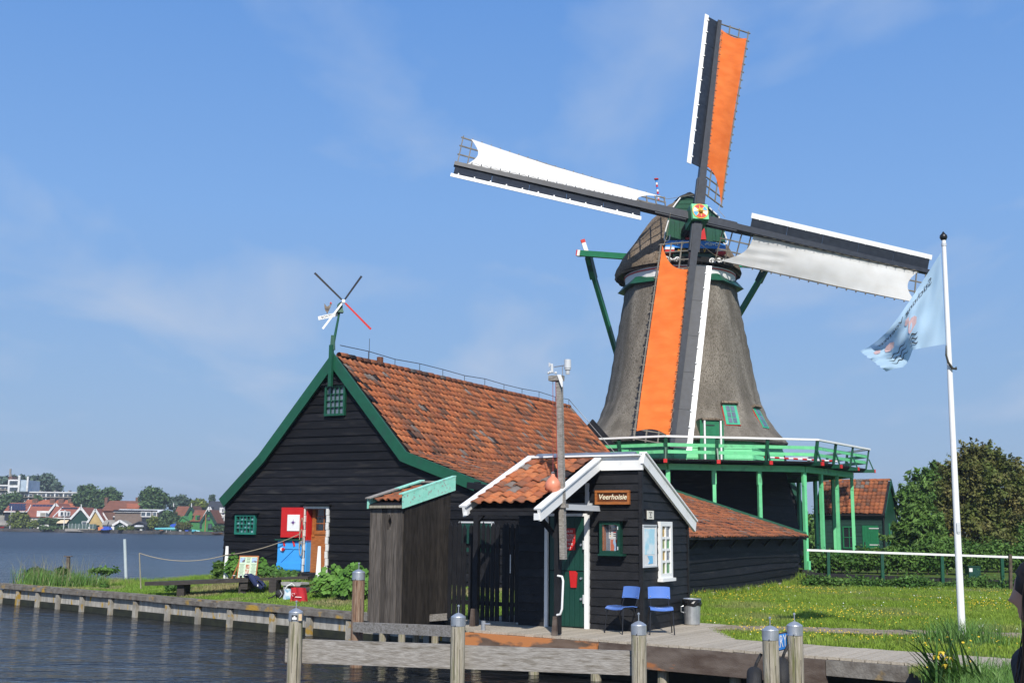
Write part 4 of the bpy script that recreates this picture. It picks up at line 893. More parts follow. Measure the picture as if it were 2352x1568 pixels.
# ------------------------------------------------------------------ ferry hut
hut = root('ferry_hut', SP(0, 0, DZ), 'small black boarded ferry hut with white trim and tiled porch roof', 'hut')
RIZ = sf(1470, 1047)[1]; RL = sf(1222, 1055)[0]; VRW = sf(1382, 1060)[0]; WL = -2.5; DEPTH = sr(1576, 1200)[0]
EB, EZR = sr(1588, 1198)                                        # rear eave
vl = at_p(1240, 1165, SP(VRW, 0, 0), SW); PB, PZ = (vl - SQ).dot(SB), vl.z       # porch eave (b negative)
dw0, dw1 = sf(1258, 1437)[0], sf(1351, 1440)[0]; dzt = sf(1351, 1182)[1]
WT = RIZ - .12
def slim(zb, zt):
    if zb < dzt - .05: return [(WL, dw0 - .04, WL, dw0 - .04), (dw1 + .04, -.02, dw1 + .04, -.02)]
    return [(WL, -.02, WL, -.02)]
siding(hut, SQ, SW, -SB, DZ - .05, WT, .158, slim, SHEDB, proud=.03)
sl_r = (RIZ - EZR) / EB
def rlim(zb, zt):
    f = lambda z: min(DEPTH, (RIZ - .12 - z) / sl_r)
    return [(.03, f(zb), .03, f(zt))] if f(zt) > .05 else []
siding(hut, SQ, SB, SW, DZ - .05, RIZ - .2, .158, rlim, SHEDB, proud=.03)
obj('front_wall', MB().box(SP((WL - .05) / 2, .06, (DZ + WT) / 2), (-WL - .05, .1, WT - DZ), (SW, SB, ZV)), BLACKV, hut)
obj('gable_wall', MB().prism([SP(-.06, .02, DZ - .05), SP(-.06, DEPTH, DZ - .05), SP(-.06, DEPTH, RIZ - .12 - sl_r * DEPTH), SP(-.06, .02, RIZ - .13)], -SW * .1), BLACKV, hut)
obj('rear_wall', MB().box(SP(WL / 2, DEPTH - .05, (DZ + EZR) / 2), (-WL, .1, EZR - DZ), (SW, SB, ZV)), BLACKV, hut)
obj('side_wall', MB().prism([SP(WL, .02, DZ - .05), SP(WL, DEPTH, DZ - .05), SP(WL, DEPTH, RIZ - .12 - sl_r * DEPTH), SP(WL, .02, RIZ - .13)], SW * .1), BLACKV, hut)
obj('corner_post', MB().beam(SP(.02, -.02, DZ - .05), SP(.02, -.02, WT - .05), .07, .07, up=SB), SHEDB, hut)
obj('corner_post', MB().beam(SP(.02, DEPTH, DZ - .05), SP(.02, DEPTH, RIZ - sl_r * DEPTH - .14), .05, .06, up=SB), SHEDB, hut)
# rear roof slope with its white bargeboard
def sslab(name, w0, w1, b0, z0, b1, z1, th, mt):
    p = [SP(w0, b0, z0), SP(w1, b0, z0), SP(w1, b1, z1), SP(w0, b1, z1)]; n = (p[1] - p[0]).cross(p[3] - p[0]).normalized(); n = n if n.z > 0 else -n
    return obj(name, MB().hexa([q - n * th for q in p] + p), mt, hut)
sslab('rear_roof', RL - .1, .08, .0, RIZ - .04, EB, EZR - .02, .07, TILED)
n_ = V3(0, 0, 1) * EB + SB * (RIZ - EZR); n_.normalize()
def bboard(name, w, b0, z0, b1, z1, wd, th, mt):
    p, q = SP(w, b0, z0), SP(w, b1, z1); d = (q - p).normalized(); n = SW.cross(d); n = n if n.z > 0 else -n
    o = obj(name, MB().hexa([p - n * wd, q - n * wd + d * .02, q, p, p - n * wd + SW * th, q - n * wd + SW * th + d * .02, q + SW * th, p + SW * th]), mt, hut)
    obj('bargeboard_cap', MB().hexa([p + SW * -.06, q - SW * .06, q + SW * (th + .03), p + SW * (th + .03), p + n * .03 - SW * .06, q + n * .03 - SW * .06, q + n * .03 + SW * (th + .03), p + n * .03 + SW * (th + .03)]), mt, o); return o
bboard('bargeboard', .06, -.03, RIZ + .05, EB, EZR, .205, .05, WHITE)
obj('ridge_fascia', MB().box(SP((VRW + .06) / 2 + .02, -.06, RIZ - .13), (-VRW + .06, .05, .25), (SW, SB, ZV)), WHITE, hut)
obj('ridge_capping', MB().box(SP((RL + .05) / 2, -.05, RIZ + .015), (-RL + .05, .22, .03), (SW, SB, ZV)), WHITE, hut)
obj('lead_ridge', MB().prism([SP(RL + .1, -.10, RIZ + .03), SP(RL + .1, .20, RIZ + .0), SP(RL + .1, .05, RIZ + .09)], SW * (-RL - .2)), LEAD, hut)
# porch roof: slope towards the water, tiles, white verges
pd = SP(0, PB, PZ) - SP(0, 0, RIZ - .03); PS = pd.length; pd.normalize(); pn = SW.cross(pd); pn = pn if pn.z > 0 else -pn
sslab('porch_boarding', RL + .04, VRW - .04, -.02, RIZ - .10, PB + .12, PZ - .05, .04, BLACKV)
tiles(hut, SP(RL + .05, -.08, RIZ - .07), SW, pd, pn, VRW - RL - .06, PS - .08, .208, .262, TILE, seed=9)
bboard('bargeboard', VRW - .03, 0, RIZ - .0, PB - .04, PZ - .04, .19, .05, WHITE); bboard('bargeboard', RL - .02, 0, RIZ + .03, PB - .04, PZ - .0, .16, .05, WHITE)
obj('verge_trim', MB().beam(SP(VRW - .10, PB - .0, PZ - .15), SP(VRW + .0, PB - .02, PZ - .15), .04, .11), WHITE, hut)
obj('verge_trim', MB().beam(SP(RL - .0, PB - .0, PZ - .10), SP(RL + .07, PB - .0, PZ - .10), .04, .07), WHITE, hut)
obj('porch_gutter', MB().beam(SP(RL + .1, PB + .1, PZ - .1), SP(VRW - .1, PB + .1, PZ - .1), .07, .06), BLACKV, hut)
pp0 = at_z(1092, 1437, DZ); pp1 = at_z(1281, 1458, DZ)
def roofz(p): b_ = (p - SQ).dot(SB); return RIZ - .1 + (PZ - RIZ) * b_ / PB
for i, p in enumerate((pp0, pp1)):
    b_ = (p - SQ).dot(SB); zt = roofz(p) - .08
    ps = obj('porch_post', MB().beam(p + ZV * .02, V3(p.x, p.y, zt), .10, .10, up=SB), BLACKV, hut)
    obj('post_foot', MB().beam(p - DN * .10 + ZV * -.0, p - DN * .09 + ZV * .32, .09, .07, up=SB, w2=.06, h2=.04), FASCIA, ps)
    sgn = 1 if i == 0 else -1
    obj('post_brace', MB().beam(V3(p.x, p.y, zt - .75), V3(p.x, p.y, zt - .1) + SW * (.62 * sgn), .07, .08, up=SB), BLACKV, ps)
obj('porch_plate', MB().beam(V3(pp0.x, pp0.y, roofz(pp0) - .14) - SW * .2, V3(pp1.x, pp1.y, roofz(pp1) - .14) + SW * .1, .09, .12), BLACKV, hut)
for w_ in (RL + .25, (RL + VRW) / 2, VRW - .2): obj('rafter', MB().beam(SP(w_, -.05, RIZ - .16), SP(w_, PB + .15, PZ - .10), .06, .09), BLACKV, hut)
obj('tie_beam', MB().beam(SP(VRW - .06, .0, RIZ - .95), SP(VRW - .06, (pp1 - SQ).dot(SB), RIZ - .95), .07, .1), GREYP, hut)
# door, half-leaved, with white jambs
zd = dzt
for w_, wd in ((dw0 - .01, .06), (dw1 - .0, .09)): obj('door_jamb', MB().box(SP(w_, -.045, (DZ + zd) / 2), (wd, .06, zd - DZ), (SW, SB, ZV)), WHITE, hut)
obj('door_head', MB().box(SP((dw0 + dw1) / 2, -.04, zd + .0), (dw1 - dw0 - .02, .05, .05), (SW, SB, ZV)), WHITE, hut)
obj('transom', MB().box(SP((dw0 + dw1) / 2 + .0, -.03, zd + .18), (dw1 - dw0 + .2, .05, .07), (SW, SB, ZV)), GREYP, hut)
obj('fanlight', MB().box(SP((dw0 + dw1) / 2, -.01, zd + .38), (dw1 - dw0, .03, .34), (SW, SB, ZV)), GLS, hut)
obj('fanlight_post', MB().box(SP(dw1 + .0, -.03, zd + .40), (.07, .06, .38), (SW, SB, ZV)), GREYP, hut)
zm = DZ + 1.03
dr = obj('door', MB().box(SP((dw0 + dw1) / 2, .02, (DZ + zm) / 2), (dw1 - dw0 - .1, .06, zm - DZ - .02), (SW, SB, ZV)).box(SP((dw0 + dw1) / 2, .02, (zd + zm) / 2), (dw1 - dw0 - .1, .06, zd - zm - .05), (SW, SB, ZV)), GREEND, hut)
nbd = 7
for i in range(nbd):
    w0 = dw0 + .05 + (dw1 - dw0 - .1) * i / nbd; ww = (dw1 - dw0 - .1) / nbd
    for z0, z1 in ((DZ + .03, zm - .012), (zm + .008, zd - .04)):
        obj('door_board', MB().box(SP(w0 + ww / 2, -.018, (z0 + z1) / 2), (ww - .006, .022, z1 - z0), (SW, SB, ZV)), GREEND, dr)
hs = [(dw1 - .28, 1.0), (dw1 - .28, .75)]
obj('red_holder', MB().prism([SP(dw1 - .36, -.06, zm + .0), SP(dw1 - .24, -.06, zm + .0), SP(dw1 - .20, -.06, zm - .04), SP(dw1 - .22, -.06, zm - .30), SP(dw1 - .33, -.06, zm - .30)], SB * .03), RED, dr)
for z in (zm + .48, zm - .13, zm - .5): obj('door_knob', MB().tube(SP(dw1 - .12, -.03, z), SP(dw1 - .12, -.07, z), .022, n=10), METAL, dr)
for z in (zm + .48, zm + .45 - .95): obj('hinge', MB().box(SP(dw1 - .055, -.09, z), (.018, .02, .16), (SW, SB, ZV)), GREYP, dr)
sg = obj('red_notice', MB().box(SP(dw0 + .42, -.045, zm + .58), (.34, .012, .40), (SW, SB, ZV)), RED, hut)
for i, s_ in enumerate(('PRIVATE', 'NO ENTRY', 'TICKETS', 'ON THE', 'BOAT')):
    inst('notice_lettering', text_mesh(s_, WHITE, .062, .0005), frame(SP(dw0 + .43, -.053, zm + .72 - i * .073 - (.012 if i > 1 else 0)), SW, ZV, -SB), sg)
obj('notice_line', MB().box(SP(dw0 + .42, -.053, zm + .608), (.32, .004, .006), (SW, SB, ZV)), WHITE, sg)
# sign over the notice case
u0, z1 = sf(1371, 1126); u1, z0 = sf(1450, 1158)
sb = root('wooden_sign', SP((u0 + u1) / 2, -.06, z0), 'brown framed wooden name sign reading Veerhoisie on the hut wall', 'sign')
obj('board', MB().box(SP((u0 + u1) / 2, -.055, (z0 + z1) / 2), (u1 - u0 - .04, .03, z1 - z0 - .04), (SW, SB, ZV)), WOODD, sb)
for a, b_, c, d in ((u0, u1, z1 - .045, z1), (u0, u1, z0, z0 + .045)): obj('frame_rail', MB().box(SP((a + b_) / 2, -.07, (c + d) / 2), (b_ - a, .06, d - c), (SW, SB, ZV)), WOOD, sb)
for a in (u0 + .022, u1 - .022): obj('frame_stile', MB().box(SP(a, -.068, (z0 + z1) / 2), (.044, .055, z1 - z0 - .09), (SW, SB, ZV)), WOOD, sb)
inst('lettering', text_mesh('Veerhoisie', CREAM, .132, .003, shear=.22, bold=.002), frame(SP((u0 + u1) / 2, -.074, (z0 + z1) / 2 + .005), SW, ZV, -SB), sb)
# glazed notice case
u0, z1 = sf(1381, 1196, -.1); u1, z0 = sf(1427, 1272, -.1)
nc = root('notice_case', SP((u0 + u1) / 2, -.1, z0), 'dark green glazed notice case hanging beside the hut door', 'notice board')
cx, cz, ww, hh = (u0 + u1) / 2, (z0 + z1) / 2, u1 - u0, z1 - z0
obj('back_panel', MB().box(SP(cx, -.04, cz), (ww, .02, hh), (SW, SB, ZV)), LEAD, nc)
for a in (u0 + .02, u1 - .02): obj('case_side', MB().box(SP(a, -.11, cz), (.05, .14, hh), (SW, SB, ZV)), GREEND, nc)
obj('case_base', MB().box(SP(cx + .02, -.115, z0 - .015), (ww + .1, .17, .035), (SW, SB, ZV)), GREEND, nc); obj('case_roof', MB().box(SP(cx + .02, -.125, z1 + .03), (ww + .16, .21, .05), (SW, SB, ZV)), BLACKV, nc)
obj('case_rail', MB().box(SP(cx, -.17, z1 - .035), (ww - .09, .03, .06), (SW, SB, ZV)).box(SP(cx, -.17, z0 + .03), (ww - .09, .03, .06), (SW, SB, ZV)), GREEND, nc)
obj('inner_edge', MB().box(SP(u0 + .06, -.1, cz), (.025, .1, hh - .1), (SW, SB, ZV)), WOOD, nc)
pp = obj('timetable_sheet', MB().box(SP(cx + .03, -.055, cz + .13), (.19, .006, .30), (SW, SB, ZV)), PAPER, nc)
for i in range(8):
    obj('print_block', MB().box(SP(cx - .035, -.06, cz + .26 - i * .033), (.02, .003, .018), (SW, SB, ZV)), (INK, YEL, INK)[i % 3], pp); obj('print_block', MB().box(SP(cx + .05, -.06, cz + .26 - i * .033), (.05, .003, .012), (SW, SB, ZV)), (INK, RED, BLUE, YEL)[i % 4] if i < 6 else INK, pp)
mp_ = obj('river_chart', MB().box(SP(cx + .04, -.055, cz - .14), (.16, .006, .23), (SW, SB, ZV)), PAPER, nc)
obj('chart_land', MB().box(SP(cx + .04, -.060, cz - .14), (.145, .003, .21), (SW, SB, ZV)), mat('chart_orange', (.55, .14, .06), rough=.7), mp_)
rv = [(-.01, .105), (.03, .105), (.03, .06), (.06, .0), (.05, -.105), (.0, -.105), (.01, -.02), (-.02, .05)]
obj('chart_river', MB().prism([SP(cx + .04 + a, -.063, cz - .14 + b_) for a, b_ in rv], -SB * .002), mat('chart_blue', (.35, .5, .7), rough=.7), mp_)
for a in (u1 - .03,): 
    for z in (cz + .17, cz - .19): obj('hinge', MB().box(SP(a, -.19, z), (.015, .015, .06), (SW, SB, ZV)), GREYP, nc)
gg = bpy.data.materials.new('clear_glass'); gg.use_nodes = True; t = gg.node_tree; t.nodes.remove(t.nodes['Principled BSDF']); g1, g2, g3 = t.nodes.new('ShaderNodeBsdfTransparent'), t.nodes.new('ShaderNodeBsdfGlossy'), t.nodes.new('ShaderNodeMixShader'); g2.inputs['Roughness'].default_value = .03; g3.inputs[0].default_value = .07; t.links.new(g1.outputs[0], g3.inputs[1]); t.links.new(g2.outputs[0], g3.inputs[2]); t.links.new(g3.outputs[0], t.nodes['Material Output'].inputs[0])
obj('glass_pane', MB().box(SP(cx, -.165, cz), (ww - .1, .004, hh - .12), (SW, SB, ZV)), gg, nc)
# white window and hung map on the end wall, little plaque
a0, z1 = sr(1508, 1197); a1, z0 = sr(1537, 1325)
GLY = [mat('pale_glass', (.10, .14, .02), (.30, .36, .10), rough=.1, scale=6), mat('green_glass', (.02, .16, .05), (.05, .28, .1), rough=.1), mat('amber_glass', (.25, .15, .02), (.5, .33, .06), rough=.1, scale=8), GLSB]
window(hut, SQ + SW * .02, SB, SW, a0, a1, z0, z1, 2, 4, WHITE, GLY, fw=.085, proud=.06, bar=.045, sill=.03, name='window')
a0, z1 = sr(1475, 1204, .05); a1, z0 = sr(1507, 1301, .05)
hm = root('framed_map', SP(.05, (a0 + a1) / 2, z0), 'blue and white map in a grey metal frame beside the hut window', 'map')
obj('map_sheet', MB().box(SP(.05, (a0 + a1) / 2, (z0 + z1) / 2), (.02, a1 - a0 - .03, z1 - z0 - .03), (SW, SB, ZV)), PAPER, hm)
obj('map_print', MB().box(SP(.062, (a0 + a1) / 2, z0 + (z1 - z0) * .60), (.003, (a1 - a0) * .74, (z1 - z0) * .60), (SW, SB, ZV)), MAPB, hm)
obj('map_inset', MB().prism([SP(.062, a0 + (a1 - a0) * x, z0 + (z1 - z0) * y) for x, y in ((.32, .27), (.7, .27), (.72, .09), (.36, .08), (.47, .15))], SW * .003), mat('inset_blue', (.18, .5, .75), rough=.5), hm)
for y0, y1, q0, q1 in ((a0, a1, z1 - .025, z1), (a0, a1, z0, z0 + .03)): obj('frame_rail', MB().box(SP(.06, (y0 + y1) / 2, (q0 + q1) / 2), (.035, y1 - y0, q1 - q0), (SW, SB, ZV)), GREYP, hm)
for y in (a0 + .013, a1 - .013): obj('frame_stile', MB().box(SP(.058, y, (z0 + z1) / 2), (.03, .026, z1 - z0 - .056), (SW, SB, ZV)), GREYP, hm)
a0, z1 = sr(1484, 1172, .03); a1, z0 = sr(1499, 1192, .03)
pq = root('number_plaque', SP(.04, (a0 + a1) / 2, z0), 'small cream plaque about passenger numbers on the hut end wall', 'plaque')
obj('backing', MB().box(SP(.035, (a0 + a1) / 2, (z0 + z1) / 2), (.02, a1 - a0 + .07, z1 - z0 + .05), (SW, SB, ZV)), BLACKV, pq)
pf = obj('plate', MB().box(SP(.05, (a0 + a1) / 2, (z0 + z1) / 2), (.012, a1 - a0, z1 - z0), (SW, SB, ZV)), mat('cream_plate', (.75, .72, .62), rough=.5), pq)
for s_, dz, sz in (('MAXIMAAL', .045, .032), ('passagiers', -.04, .034)): inst('lettering', text_mesh(s_, INK, sz, .0005), frame(SP(.058, (a0 + a1) / 2, (z0 + z1) / 2 + dz), SB, ZV, SW), pf)
obj('number_block', MB().box(SP(.057, (a0 + a1) / 2, (z0 + z1) / 2 + .006), (.003, .05, .045), (SW, SB, ZV)), INK, pf); inst('lettering', text_mesh('12', WHITE, .036, .0005), frame(SP(.060, (a0 + a1) / 2, (z0 + z1) / 2 + .006), SB, ZV, SW), pf)
# white grab handle on the porch post
gh = root('grab_handle', V3(pp1.x, pp1.y, DZ + .3), 'white tubular grab handle on the black porch post', 'handle')
hx = pp1 + SW * .08 - SB * .06
obj('handle_bar', MB().path([pp1 + ZV * (1.0 - .0) + SW * .02 - SB * .05, hx + ZV * .99 + SW * .03, hx + ZV * .92 + SW * .05, hx + ZV * .45 + SW * .03, hx + ZV * .36, pp1 + ZV * .34 + SW * .01 - SB * .05], .02, n=8), WHITE, gh, smooth=True)
# small bollards on the deck
for (px, py), lb in (((1110, 1446), 'small steel bollard with crossbar on the deck edge by the porch post'), ((1190, 1432), 'short plain steel bollard on the deck near the door')):
    p = at_z(px, py, DZ); o = root('steel_bollard', p, lb, 'bollard')
    obj('stem', MB().tube(p, p + ZV * .16, .04, n=12), METAL, o)
    if px < 1150: obj('crossbar', MB().tube(p + ZV * .11 - SW * .03, p + ZV * .11 + SW * .14, .018, n=8), METAL, o)

# ------------------------------------------------------------------ weather mast and buoy at the porch
mp0 = at_p(1294, 1284, pp1 - SB * .16, SB); mp1 = at_p(1285, 876, pp1 - SB * .16, SB)
mast = root('weather_mast', V3(mp0.x, mp0.y, mp0.z), 'grey wooden mast with cup anemometer and rain gauge above the porch', 'mast')
obj('post', MB().beam(mp0, mp1, .095, .095, up=SB), PLANKG, mast)
hd = mp1 + ZV * .06
obj('mast_head', MB().box(hd - SW * .06, (.24, .16, .09), (SW, SB, ZV)), PLANKG, mast)
obj('head_bracket', MB().prism([hd + SW * .0 - SB * .085 + ZV * .05, hd + SW * .07 - SB * .085 + ZV * .05, hd + SW * .11 - SB * .085 - ZV * .05, hd + SW * .11 - SB * .085 - ZV * .17, hd + SW * .09 - SB * .085 - ZV * .17], -SB * .015), WHITE, mast)
obj('mast_clamp', MB().box(at_p(1289, 1161, pp1 - SB * .16, SB), (.22, .14, .07), (SW, SB, ZV)), PLANKG, mast)
st = hd + SW * .06 + ZV * .04
obj('stem', MB().tube(st, st + ZV * .17, .010, n=8), METAL, mast)
arm = obj('cross_arm', MB().tube(st + ZV * .165 - SW * .17, st + ZV * .185 + SW * .06, .010, n=8), METAL, mast)
rg = st + SW * .10 + ZV * .15
gz_ = obj('rain_gauge', MB().lathe([(.03, -.065), (.055, -.05), (.055, -.02), (.062, -.02), (.058, .13), (.05, .13), (.045, .02)], rg, 18), GREYP, mast, smooth=False)
obj('screen_plate', MB().lathe([(.038, -.13), (.038, -.115), (.03, -.11), (.038, -.105), (.038, -.09), (.03, -.085), (.038, -.08), (.038, -.066)], rg, 14), GREYP, gz_)
wa_ = st - SW * .21 + ZV * .15
an_ = obj('anemometer', MB().lathe([(.012, -.09), (.03, -.08), (.028, -.03), (.022, .06), (.012, .075)], wa_, 12), GREYP, mast)
for k in range(3):
    a = k * 2.1 + .2; d = V3(math.cos(a), math.sin(a) * .6, 0).normalized(); c = wa_ - ZV * .085 + d * .07
    obj('cup', MB().tube(wa_ - ZV * .085, c, .005, n=5).add(*MB().lathe([(.003, .025), (.018, .018), (.025, 0), (.018, -.018), (.003, -.025)], c, 10).__dict__.values()), GREYP, an_)
obj('wind_vane', MB().prism([wa_ + ZV * .08 - SW * .02, wa_ + ZV * .065 + SW * .03, wa_ + ZV * .05 - SW * .02, wa_ + ZV * .015 - SW * .065, wa_ + ZV * .105 - SW * .065], SB * .008), GREYP, an_)
bc = at_p(1270, 1115, pp1 - SB * .3, SB)
by = root('orange_buoy', bc, 'round orange fender buoy hanging on a cord before the porch tiles', 'buoy')
obj('float', MB().lathe([(.02, -.135), (.09, -.11), (.135, -.03), (.13, .05), (.085, .12), (.04, .16), (.03, .2), (.02, .2)], bc, 18), mat('faded_orange_vinyl', (.66, .22, .12), (.72, .27, .16), rough=.4, scale=5), by, smooth=True)
obj('eyelet', MB().path([bc + ZV * .2 + V3(math.cos(a) * .02, 0, math.sin(a) * .02 + .02) for a in np.linspace(0, 5.5, 8)], .006, n=5), METAL, by)
obj('cord', MB().path([bc + ZV * .23, bc + ZV * .6, mp1 - SW * .13 + ZV * .03], .005, n=5), REDROPE, by)
cdm = root('halyard_cord', mp1, 'thin red cord running down the weather mast to the eave', 'cord')
obj('strand', MB().path([mp1 - SW * .05 - SB * .05, mp1 - SW * .02 - SB * .06 - ZV * 1.2, at_p(1284, 1170, pp1 - SB * .22, SB)], .005, n=5), REDROPE, cdm)

# ------------------------------------------------------------------ privy over the water
PBE = math.radians(42); PF = V3(math.cos(PBE), -math.sin(PBE), 0); PSd = V3(math.sin(PBE), math.cos(PBE), 0)
OQ = at_y(922.4, 1432, 22.3); PZ0 = OQ.z; OQ.z = 0
def OPt(f, s_, z): return OQ + PF * f + PSd * s_ + ZV * z
PWd, PDp = .92, 1.24; hf, hb_ = at_p(933, 1163, OPt(0, 0, 0), PSd).z, at_p(1034, 1127, OPt(0, 0, 0), PF).z
pv = root('wooden_privy', OPt(-.4, .5, PZ0), 'tall weathered wooden privy with diamond peephole and mint roof edge over the water', 'privy')
nb6 = 6; slope_ = (hb_ - hf) / PDp
def lean(z): return .012 * (z - PZ0)
for i in range(nb6):
    f0 = -PWd + PWd * i / nb6; f1 = -PWd + PWd * (i + 1) / nb6 - .011; o = random.uniform(0, .008)
    bt = PZ0 - random.uniform(0, .03)
    if i == 3:     # board cut round the diamond
        fc = (f0 + f1) / 2; zc = PZ0 + (hf - PZ0) * .865; dh = .15
        for aa, bb in ((bt, zc - dh), (zc + dh, hf)): obj('plank', MB().box(OPt(fc, -.012 - o / 2, (aa + bb) / 2), (f1 - f0, .024 + o, bb - aa), (PF, PSd, ZV)), GREY_OLD, pv)
        for sg_ in (-1, 1):
            e = f0 if sg_ < 0 else f1
            obj('plank', MB().prism([OPt(e, -.024 - o, zc - dh), OPt(fc, -.024 - o, zc - dh), OPt(fc + sg_ * .055, -.024 - o, zc), OPt(fc, -.024 - o, zc + dh), OPt(e, -.024 - o, zc + dh)], PSd * .024), GREY_OLD, pv)
    else: obj('plank', MB().box(OPt((f0 + f1) / 2, -.012 - o / 2, (bt + hf) / 2), (f1 - f0, .024 + o, hf - bt), (PF, PSd, ZV)), GREY_OLD, pv)
ns_ = 7
for i in range(ns_):
    s0, s1 = PDp * i / ns_, PDp * (i + 1) / ns_ - .004; bt = PZ0 - random.uniform(0, .04); o = random.uniform(0, .006)
    obj('plank', MB().hexa([OPt(0, s0, bt), OPt(.024 + o, s0, bt), OPt(.024 + o, s1, bt), OPt(0, s1, bt), OPt(0, s0, hf + slope_ * s0), OPt(.024 + o, s0, hf + slope_ * s0), OPt(.024 + o, s1, hf + slope_ * s1), OPt(0, s1, hf + slope_ * s1)]), TAR_OLD, pv)
obj('carcass', MB().hexa([OPt(-PWd + .04, .05, PZ0 + .02), OPt(-.03, .05, PZ0 + .02), OPt(-.03, PDp - .02, PZ0 + .02), OPt(-PWd + .04, PDp - .02, PZ0 + .02), OPt(-PWd + .04, .05, hf - .03), OPt(-.03, .05, hf - .03), OPt(-.03, PDp - .02, hb_ - .03), OPt(-PWd + .04, PDp - .02, hb_ - .03)]), DARKIN, pv)
for f in (-PWd - .02, ): obj('corner_strip', MB().box(OPt(f, -.01, (PZ0 + hf) / 2), (.04, .05, hf - PZ0), (PF, PSd, ZV)), GREY_OLD, pv)
rz = lambda s_: hf + slope_ * s_ + .04
rd = (OPt(0, -.12, rz(-.12)) - OPt(0, PDp + .05, rz(PDp + .05))); rs = rd.length; rd.normalize(); rn = PF.cross(rd); rn = rn if rn.z > 0 else -rn
obj('roof_boarding', MB().hexa([OPt(a, s_, rz(s_) + dz) for dz in (0, .03) for a, s_ in ((-PWd - .03, -.08), (.03, -.08), (.03, PDp + .05), (-PWd - .03, PDp + .05))]), BLACKV, pv)
tiles(pv, OPt(-PWd - .0, PDp + .02, rz(PDp + .02) + .03), PF, rd, rn, PWd + .02, rs + .02, .185, .25, TILED, seed=12)
def mb_(name, a, b_, w0, w1, zz0, mt, f): obj(name, MB().hexa([OPt(f, a, rz(a) + zz0), OPt(f + w0, a, rz(a) + zz0), OPt(f + w0, b_, rz(b_) + zz0), OPt(f, b_, rz(b_) + zz0), OPt(f, a, rz(a) + zz0 + w1), OPt(f + w0, a, rz(a) + zz0 + w1), OPt(f + w0, b_, rz(b_) + zz0 + w1), OPt(f, b_, rz(b_) + zz0 + w1)]), mt, pv)
mb_('roof_edge', -.10, PDp + .09, .04, .27, -.05, MINTW, .035); mb_('roof_cap', -.12, PDp + .10, .12, .025, .222, MINTW, -.04)
mb_('roof_edge', -.10, PDp + .09, .04, .20, -.05, MINTW, -PWd - .075); mb_('roof_cap', -.14, .62, .16, .025, .155, PLANKG, -PWd - .09); mb_('roof_cap', .625, PDp + .1, .16, .025, .155, MINTW, -PWd - .09)
obj('top_board', MB().box(OPt(-PWd / 2, PDp + .07, rz(PDp) + .16), (PWd - .1, .12, .03), (PF, PSd, ZV)), PLANKG, pv)
obj('eave_board', MB().box(OPt(-PWd / 2, -.09, hf - .0), (PWd + .02, .03, .05), (PF, PSd, ZV)), PILE, pv)
obj('foot_block', MB().box(OPt(.05, PDp - .28, PZ0 + .08), (.04, .5, .13), (PF, PSd, ZV)), PLANKG, pv)
for f, s_ in ((-.7, .15), (-.15, .15), (-.7, 1.05), (-.15, 1.05)): obj('support_pile', MB().tube(OPt(f, s_, -1), OPt(f, s_, PZ0 - .02), .07, n=10), PILE, pv)
obj('floor_beam', MB().box(OPt(-PWd / 2, PDp / 2, PZ0 - .06), (PWd - .1, PDp, .09), (PF, PSd, ZV)), BLACKV, pv)

# ------------------------------------------------------------------ picket fence between privy and hut
fa = at_p(1032, 1430, OPt(.03, PDp, 0), PSd * 1.0); fa = OPt(.08, PDp - .1, 0); fb = SP(WL + .02, .10, 0); fd = (fb - fa); fl = fd.length; fd.normalize(); fn = V3(-fd.y, fd.x, 0)
pk = root('picket_fence', fa + ZV * DZ, 'tall black pointed picket fence under the porch roof', 'fence')
zt = at_p(1120, 1200, fa, fn).z; npk = int(fl / .115)
for i in range(npk):
    p = fa + fd * (.05 + i * .115 + (0.05 if i in (4, 11) else 0)); h = zt + random.uniform(-.03, .03); w2 = .046
    obj('picket', MB().prism([p - fd * w2 + ZV * (DZ + .03), p + fd * w2 + ZV * (DZ + .03), p + fd * w2 + ZV * (h - .09), p + ZV * h, p - fd * w2 + ZV * (h - .09)], fn * .022), BLACKV, pk)
for z in (DZ + .35, zt - .45): obj('rail', MB().beam(fa + fn * .05 + ZV * z, fb + fn * .05 + ZV * z, .05, .08), BLACKV, pk)
obj('gate_pull', MB().beam(fb - fd * .25 - fn * .05 + ZV * (DZ + .95), fb - fd * .25 - fn * .05 + ZV * (DZ + 1.3), .02, .02), METAL, pk)
# green half shutter of the boat store behind the fence
bx_ = root('green_hatch', at_y(1120, 1200, 25.5), 'dark green hatch with pale frame glimpsed above the picket fence', 'hatch')
c = at_y(1094, 1203, 25.6); obj('panel', MB().box(c - ZV * .3, (.78, .06, .62), (SW, SB, ZV)), GREEND, bx_); obj('frame_head', MB().box(c + ZV * .04, (.86, .08, .035), (SW, SB, ZV)), GREYP, bx_)
for q in (-.42, .42): obj('frame_post', MB().box(c + SW * q - ZV * .75, (.03, .08, 1.6), (SW, SB, ZV)), GREYP, bx_)

